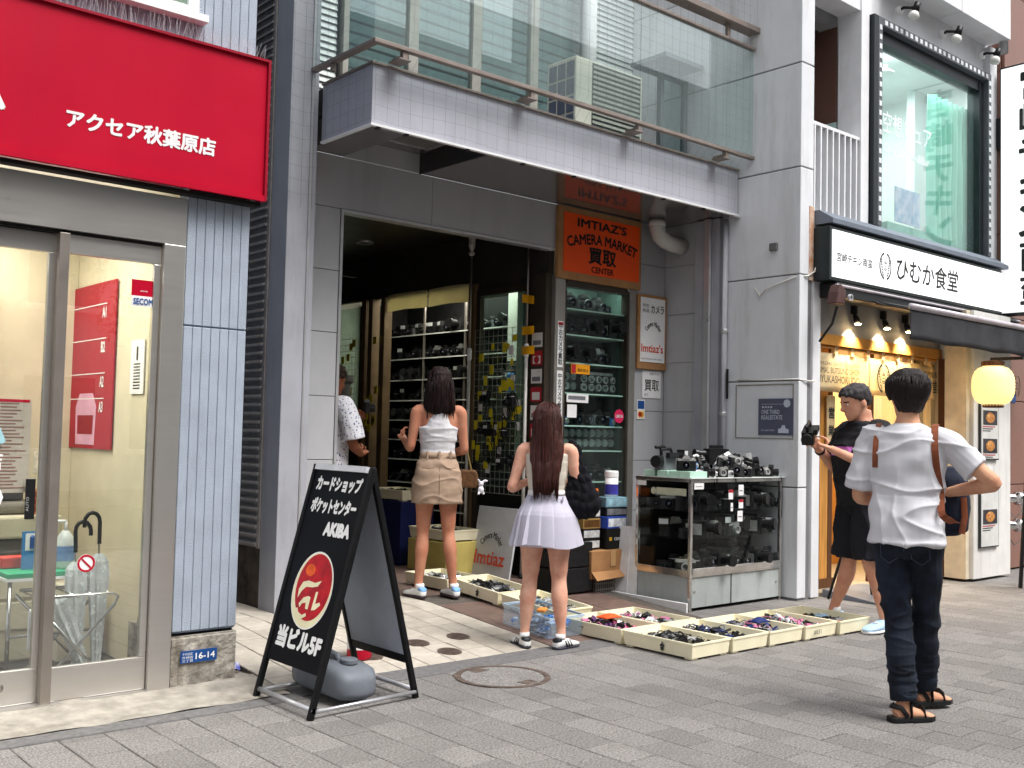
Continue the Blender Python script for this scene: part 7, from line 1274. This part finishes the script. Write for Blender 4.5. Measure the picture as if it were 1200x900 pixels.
    for z, rx, ry, cy in interp([(.025,.056,.075,-.012),(.055,.074,.096,-.013),(.095,.096,.116,-.012),(.135,.106,.125,-.012),(.17,.107,.126,-.012),(.21,.096,.113,-.012),(.238,.070,.084,-.012),(.254,.028,.034,-.01)], 3):
        ring = []
        for (x, y, zz_) in ering(z, rx, ry, 0, cy, 28, 1): f = 1 if zz_ > .085+max(0, y+.02)*1.1 or (y < -.03 and zz_ > .03) else .78; ring.append((x*f, (y-cy)*f+cy, zz_))
        R.append(ring)
    h.rings(R); h.xf(Mh); hm = hairmat('hair_black', (30,20,18)); hb = link(displace(remesh(h, .006, 2), lambda c, n: .006*noise.noise((c.x*40, c.y*40, c.z*9))+.003*noise.noise((c.x*90, c.y*90, c.z*12))), 'hair', hm, t)
    lk = MB(); rnd = random.Random(12)
    for _ in range(150):
        a = rnd.uniform(2.6, 6.8); pts = []; z0 = rnd.uniform(.14, .23); z1 = rnd.uniform(.045, .075) if 3.6 < a < 5.8 else rnd.uniform(.09, .11)
        for q in range(6): z = z0+(z1-z0)*q/5; u = min(1, max(0, (z-.05)/.18)); rr = .070+.045*math.sin(min(1, u*1.25)*math.pi*.62); rr = rr if z < .2 else rr*max(.3, (.25-z)/.05); pts.append((math.cos(a)*rr*.95, -.01+math.sin(a)*rr*1.2, z))
        lk.tube(pts, [.004,.006,.0065,.006,.005,.001], 5)
    lk.xf(Mh); stuff(lk.obj('hair_strands', hm, hb, smooth=True))
    return t, bv
m1, bvS = man_tshirt()
def ribbon(pts, hw, th, mat, name, par):
    P_, _ = cat(pts, [1]*len(pts), 4); R = []
    for i, p in enumerate(P_):
        T = (P_[min(i+1, len(P_)-1)]-P_[max(i-1, 0)]).normalized(); nr = Vector((p.x*.5, p.y+.0, 0)); nr = Vector((0, -1, 0)) if p.y < -.03 else (Vector((0, 1, 0)) if p.y > .03 else Vector((0, 0, 1))); W_ = T.cross(nr).normalized(); N_ = W_.cross(T)
        R.append([p+W_*hw, p+W_*hw+N_*th, p-W_*hw+N_*th, p-W_*hw])
    o = MB().rings(R).obj(name, mat, par, smooth=False); return o
def bk(x, z, off=.006): h = bvS.ray_cast(Vector((x, -1, z)), Vector((0, 1, 0))); return Vector((x, (h[0].y if h[0] else -.1)-off, z))
def fr(x, z, off=.006): h = bvS.ray_cast(Vector((x, 1, z)), Vector((0, -1, 0))); return Vector((x, (h[0].y if h[0] else .1)+off, z))
def tp(x, y, off=.006): h = bvS.ray_cast(Vector((x, y, 3)), Vector((0, 0, -1))); return Vector((x, y, (h[0].z if h[0] else 1.42)+off))
m_lea = M('leather_brown', lin(132,72,44), .5, var=.15, vs=12)
bag = thing('backpack', 'dark blue bag with brown leather straps carried in front by the man in white', 'bag', m1.location, m1.rotation_euler.z); bag.scale = m1.scale
ribbon([bk(-.15, 1.24), bk(-.15, 1.30), bk(-.148, 1.37), tp(-.14, -.02), fr(-.135, 1.36), fr(-.13, 1.25)], .014, .004, m_lea, 'strap', bag)
ribbon([Vector((.245, .0, .98)), bk(.185, 1.02, .012), bk(.17, 1.12), bk(.155, 1.24), bk(.145, 1.36), tp(.14, -.02), fr(.135, 1.36)], .017, .004, m_lea, 'strap', bag)
mb = MB(); mb.rings([ering(z, rx, ry, .13, .24, 24, .7) for z, rx, ry in interp([(.90,.10,.06),(.93,.15,.09),(1.05,.16,.10),(1.18,.15,.09),(1.25,.10,.06)], 3)]); link(displace(remesh(mb, .008, 3), wrinkle(.006, 12)), 'pack', M('bag_navy', lin(30,36,52), .8, var=.2), bag)
MB().lathe([(.001, .262), (.018, .262), (.018, .258)], (.0, .20, 1.12), 14, axis='x').obj('brass_button', M('brass', lin(196,150,70), .3, .9), bag); MB().tube([(.262,.16,1.1), (.268,.15,1.0), (.255,.13,.92)], [(.016,.004)]*3, 6).obj('leather_tab', m_lea, bag)
# ---- man in black with camera
def man_black():
    t = thing('person', 'man in black T-shirt and black shorts looking down at a camera in his hands', 'person', (7.30, 4.30, .003), facing(-.90, .43)); k = 1.82/1.70; t.scale = (k*1.03, k*1.08, k); b = MB(); tab = [(z, rx*1.03, ry*(1.18 if .95 < z < 1.25 else 1.06), cy+(.025 if .95 < z < 1.25 else .01)) for z, rx, ry, cy in MAL]; torso(b, tab)
    leg(b, (-.09,0,.88), (-.11,.02,.47), (-.16,-.06,.085), thick=1.0); leg(b, (.09,0,.88), (.12,.03,.47), (.20,.10,.085), thick=1.0)
    arm(b, (-.20,0,1.375), (-.25,.06,1.12), (-.08,.30,1.26), 1.12); hand(b, (-.08,.30,1.26), (.35,.85,.35), (.8,-.3,.0), 1.1, side=-1); arm(b, (.20,0,1.375), (.24,.07,1.12), (.07,.32,1.28), 1.12); hand(b, (.07,.32,1.28), (-.35,.85,.25), (-.8,-.3,0), 1.1)
    Mh = head(b, (0, .03, 1.485), tilt=-.30, s=1.04); link(remesh(b), 'body', skinmat('skin_tan2', (222,170,142)), t)
    for sx in (-1, 1): e = MB().ell((sx*.030, .083, .112), .012, .008, .006, 10, 7).xf(Mh).obj('eye', m_white, t, smooth=True); MB().ell((sx*.030, .089, .112), .005, .004, .005, 8, 6).xf(Mh).obj('pupil', m_black, e); MB().tube([(sx*.014,.094,.130), (sx*.048,.080,.131)], .004, 5).xf(Mh).obj('eyebrow', m_black, t)
    g = MB(); torso(g, tab, .88, 1.46, .028, .03); g.rings([ering(.86, .19, .145, 0, 0), ering(.98, .195, .155, 0, .01)]); limb(g, [(-.14,0,1.39), (-.20,0,1.375), (-.235,.03,1.25), (-.252,.055,1.16)], [.078,.084,.086,.088], 14); limb(g, [(.14,0,1.39), (.20,0,1.375), (.23,.035,1.25), (.245,.06,1.16)], [.078,.084,.086,.088], 14)
    m_bt = M('tee_black', (.016,.016,.019), .85, var=.15, bump=.1, bs=400); sh = link(displace(remesh(g, .006, 3), lambda c, n: wrinkle(.007, 9, 1.3)(c, n)+ridge(c, 4, 4, 8, .012)), 'tshirt', m_bt, t); bv = BVHTree.FromPolygons([v.co for v in sh.data.vertices], [p.vertices for p in sh.data.polygons]); m_pu = M('print_purple', lin(206,120,210), .6)
    def fs(x, z): h = bv.ray_cast(Vector((x, 1, z)), Vector((0, -1, 0))); return Vector((x, (h[0].y if h[0] else .12)+.003, z))
    MB().grid(lambda u, v: fs(-.12+.24*u, 1.21+.065*v), 16, 6).obj('chest_print', m_pu, sh); vs, fcs = glyphs('TOKYO', .02); xs = [p[0] for p in vs]; w_ = max(xs); MB().add([fs(.10-.20*p[0]/w_, 1.22+.05*p[1])+Vector((0,.002,0)) for p in vs], fcs).obj('chest_lettering', m_white, sh)
    g = MB(); torso(g, tab, .80, .95, .02, .022)
    for hp, kn in (((-.09,0,.88), (-.11,.02,.47)), ((.09,0,.88), (.12,.03,.47))): hp, kn = Vector(hp), Vector(kn); limb(g, [hp+Vector((0,0,.04)), hp, hp.lerp(kn, .5), hp.lerp(kn, .95)], [.105,.115,.118,.112], 16)
    link(displace(remesh(g, .007, 3), lambda c, n: wrinkle(.008, 8, 1.2)(c, n)+ridge(c, 8, 8, 3, .014)), 'shorts', M('shorts_black', (.015,.015,.02), .9, var=.2), t)
    h = MB(); R = []
    for z, rx, ry, cy in interp([(.07,.062,.08,-.012),(.10,.079,.10,-.008),(.14,.086,.108,-.006),(.18,.084,.104,-.008),(.215,.066,.08,-.01),(.236,.03,.035,-.01)], 3):
        ring = []
        for (x, y, zz_) in ering(z, rx, ry, 0, cy, 28, 1): f = 1 if zz_ > .10+max(0, y)*.75 or (y < -.035 and zz_ > .06) else .75; ring.append((x*f, (y-cy)*f+cy, zz_))
        R.append(ring)
    h.rings(R); h.xf(Mh); link(displace(remesh(h, .006, 2), lambda c, n: .007*noise.noise((c.x*45, c.y*45, c.z*20))), 'hair', hairmat('hair_grey', (66,62,64)), t)
    MB().tube([(.115,.255,1.235), (.105,.27,1.245)], [.034,.034], 14).obj('watch', m_black, t, smooth=True)
    m_s = M('shoe_pale_blue', lin(176,206,232), .6, var=.06, bump=.3, bs=200); m_n = M('sole_navy', lin(36,42,64), .6); shoe(t, (-.16,-.05,0), .35, (m_s, m_white), s=1.12, tab=m_s); shoe(t, (.20,.11,0), -.15, (m_s, m_n), s=1.12, tab=m_s); return t
m2 = man_black()
gr = gear('camcorder', (0,0,0), 0, 'black camera held by the man in the black T-shirt', None, sc=.8); gr.name = 'held_camera'; Mw = Matrix.Translation(m2.location) @ Matrix.Rotation(m2.rotation_euler.z, 4, 'Z'); gr.location = Mw @ Vector((0, .47, 1.40)); gr.rotation_euler = (.3, 0, m2.rotation_euler.z+math.pi+.9)
for c_ in gr.children: c_.data = c_.data.copy(); c_.data.materials.clear(); c_.data.materials.append(m_cb)
tp_ = thing('tripod', 'black tripod standing behind the man in the black T-shirt', 'tripod', (8.45, 5.0, 0))
for q in ((.28,.05),(-.10,.26),(-.02,-.32)): MB().tube([(q[0],q[1],.004), (0,0,.95)], [.012,.018], 8).obj('leg', m_black, tp_, smooth=True)
MB().cyl((0,0,.85), (0,0,1.25), .014).obj('center_post', m_black, tp_); MB().box(-.05, .05, -.05, .05, 1.25, 1.30).obj('head', m_black, tp_, bevel=.01)
# ---- man in patterned shirt half hidden in the passage
def man_pattern():
    t = thing('person', 'man in white patterned shirt half hidden behind the entrance wall, holding a camera', 'person', (4.46, 7.42, ZT+.003), facing(.92, .12)); k = 1.82/1.70; t.scale = (k,)*3; b = MB(); torso(b, MAL); leg(b, (-.085,0,.88), (-.10,.01,.47), (-.11,0,.085)); leg(b, (.085,0,.88), (.10,.01,.47), (.12,0,.085))
    arm(b, (-.195,0,1.375), (-.235,.06,1.11), (-.05,.26,1.28), 1.1); hand(b, (-.05,.26,1.28), (.3,.8,.4), (.8,-.2,0), 1.0, side=-1); arm(b, (.195,0,1.375), (.255,.05,1.10), (.12,.24,1.03), 1.15); hand(b, (.12,.24,1.03), (-.4,.85,.2), (-.8,-.2,.1), 1.0)
    Mh = head(b, (0, .02, 1.485), tilt=-.25); link(remesh(b), 'body', skinmat('skin_deep', (150,98,72)), t)
    g = MB(); torso(g, MAL, .86, 1.46, .03, .03); limb(g, [(-.14,0,1.39), (-.20,0,1.375), (-.225,.03,1.26), (-.238,.055,1.15)], [.08,.085,.088,.092], 14); limb(g, [(.14,0,1.39), (.20,0,1.375), (.235,.03,1.25), (.252,.05,1.14)], [.08,.085,.088,.092], 14)
    mp = M('shirt_pattern', lin(222,222,228), .8, var=0); nt = mp.node_tree; v = nt.nodes.new('ShaderNodeTexVoronoi'); v.inputs['Scale'].default_value = 48; r = nt.nodes.new('ShaderNodeValToRGB'); r.color_ramp.interpolation = 'CONSTANT'; r.color_ramp.elements[0].color = (*lin(70,84,130), 1); r.color_ramp.elements[1].position = .27; r.color_ramp.elements[1].color = (*lin(222,222,228), 1)
    tc = nt.nodes.new('ShaderNodeTexCoord'); nt.links.new(tc.outputs['Object'], v.inputs['Vector']); nt.links.new(v.outputs['Distance'], r.inputs['Fac']); nt.links.new(r.outputs[0], nt.nodes['Principled BSDF'].inputs['Base Color'])
    link(displace(remesh(g, .007, 3), wrinkle(.007, 9)), 'shirt', mp, t); g = MB(); torso(g, MAL, .8, .95, .02, .02)
    for sx in (-1, 1): limb(g, [(sx*.085,0,.92), (sx*.085,0,.88), (sx*.10,.01,.47), (sx*.115,0,.06)], [.10,.105,.085,.075], 14)
    link(displace(remesh(g, .008, 3), wrinkle(.006, 9)), 'trousers', M('trousers_grey', lin(70,72,80), .9), t); h = MB(); R = []
    for z, rx, ry, cy in interp([(.07,.064,.082,-.012),(.10,.082,.104,-.008),(.14,.090,.112,-.006),(.18,.088,.108,-.008),(.215,.068,.084,-.01),(.238,.03,.035,-.01)], 3):
        ring = []
        for (x, y, zz_) in ering(z, rx, ry, 0, cy, 28, 1): f = 1 if zz_ > .11+max(0, y)*.6 or (y < -.03 and zz_ > .06) else .75; ring.append((x*f, (y-cy)*f+cy, zz_))
        R.append(ring)
    h.rings(R); h.xf(Mh); link(displace(remesh(h, .006, 2), lambda c, n: .012*noise.noise((c.x*45, c.y*45, c.z*40))), 'hair', hairmat('hair_curly', (60,40,26)), t); shoe(t, (-.11,.0,0), 0, (m_black, m_black)); shoe(t, (.12,0,0), 0, (m_black, m_black)); return t
m3 = man_pattern()
Mw = Matrix.Translation(m3.location) @ Matrix.Rotation(m3.rotation_euler.z, 4, 'Z'); gr = gear('slr', Mw @ Vector((.01, .40, 1.44)), m3.rotation_euler.z+2.6, 'small black camera held up by the man in the patterned shirt', None); gr.name = 'held_camera'
# ================================================================ FAR SIDE OF THE STREET (seen only as reflections in the glass)
m_bw = [M('far_wall_a', lin(206,204,198), .7, var=.06), M('far_wall_b', lin(150,128,112), .7, var=.1), M('far_wall_c', lin(186,190,194), .7, var=.06), M('far_wall_d', lin(168,160,150), .7)]
m_fwin = M('far_window', lin(70,84,92), .15, var=.2, vs=1); m_flv = M('far_ledge', lin(226,226,222), .6)
structure(bx(-40, 60, -12, -7.5, -.12, .004).obj('far_pavement', m_curb))
wme = bx(-.7, .7, 0, .06, 0, 1.5).mesh('window', m_fwin); lme = bx(-.8, .8, 0, .22, -.12, 0).mesh('ledge', m_flv)
for i, (x0, x1, h) in enumerate(((-16, -4, 15), (-3.9, 6, 12), (6.1, 15, 17), (15.1, 30, 14))):
    t = thing('far_building', ('pale building across the street, opposite the print shop', 'brown building across the street, opposite the passage', 'grey building across the street, opposite the restaurant', 'tan building across the street at the far end')[i], 'building', ((x0+x1)/2, -12, 0), 0, 'buildings across the street')
    MB().box(x0-(x0+x1)/2, x1-(x0+x1)/2, -8, 0, 0, h).obj('wall', m_bw[i], t)
    n = int((x1-x0)/2.2)
    for f in range(int(h/3)):
        for k in range(n):
            o = bpy.data.objects.new('window', wme); COL.objects.link(o); o.parent = t; o.location = (x0-(x0+x1)/2+1.2+k*2.2, 0, .9+f*3.0)
            p = bpy.data.objects.new('ledge', lme); COL.objects.link(p); p.parent = o
m_bark = M('bark', lin(92,78,66), .9, var=.2, vs=20); m_leaf = M('leaf', (.06,.11,.035), .6, var=.3, vs=3)
for i, (x, y) in enumerate(((-3.5, -8.6), (2.5, -8.4), (8.5, -8.8), (15, -8.5))):
    rnd = random.Random(40+i); t = thing('street_tree', ('leafy street tree opposite the print shop', 'leafy street tree opposite the passage', 'leafy street tree opposite the restaurant', 'leafy street tree farthest along the street')[i], 'tree', (x, y, 0), 0, 'trees across the street')
    mb = MB(); mb.tube([(0,0,0), (.05,.02,1.6), (-.03,0,3.0), (.02,.03,5.0)], [.14,.11,.09,.03], 10)
    for k in range(9): a = rnd.uniform(0, 6.28); z = rnd.uniform(2.4, 4.2); mb.tube([(0,0,z), (math.cos(a)*.7, math.sin(a)*.7, z+.6), (math.cos(a)*1.3, math.sin(a)*1.3, z+1.1)], [.05,.035,.012], 6)
    mb.obj('trunk', m_bark, t, smooth=True); lf = MB()
    cl = [(rnd.gauss(0, .8), rnd.gauss(0, .7), rnd.uniform(3.0, 6.2), rnd.uniform(.4, .8)) for _ in range(26)]
    for _ in range(5200):
        c = rnd.choice(cl); d = Vector((rnd.gauss(0, 1), rnd.gauss(0, 1), rnd.gauss(0, .8))).normalized()*c[3]*rnd.random()**.4; p = Vector(c[:3])+d; u = Vector((rnd.gauss(0,1), rnd.gauss(0,1), rnd.gauss(0,1))).normalized(); v = u.orthogonal().normalized(); s = rnd.uniform(.04, .075)
        lf.add([p-u*s, p+v*s*.5, p+u*s, p-v*s*.5], [(0,1,2,3)])
    stuff(lf.obj('crown', m_leaf, t))
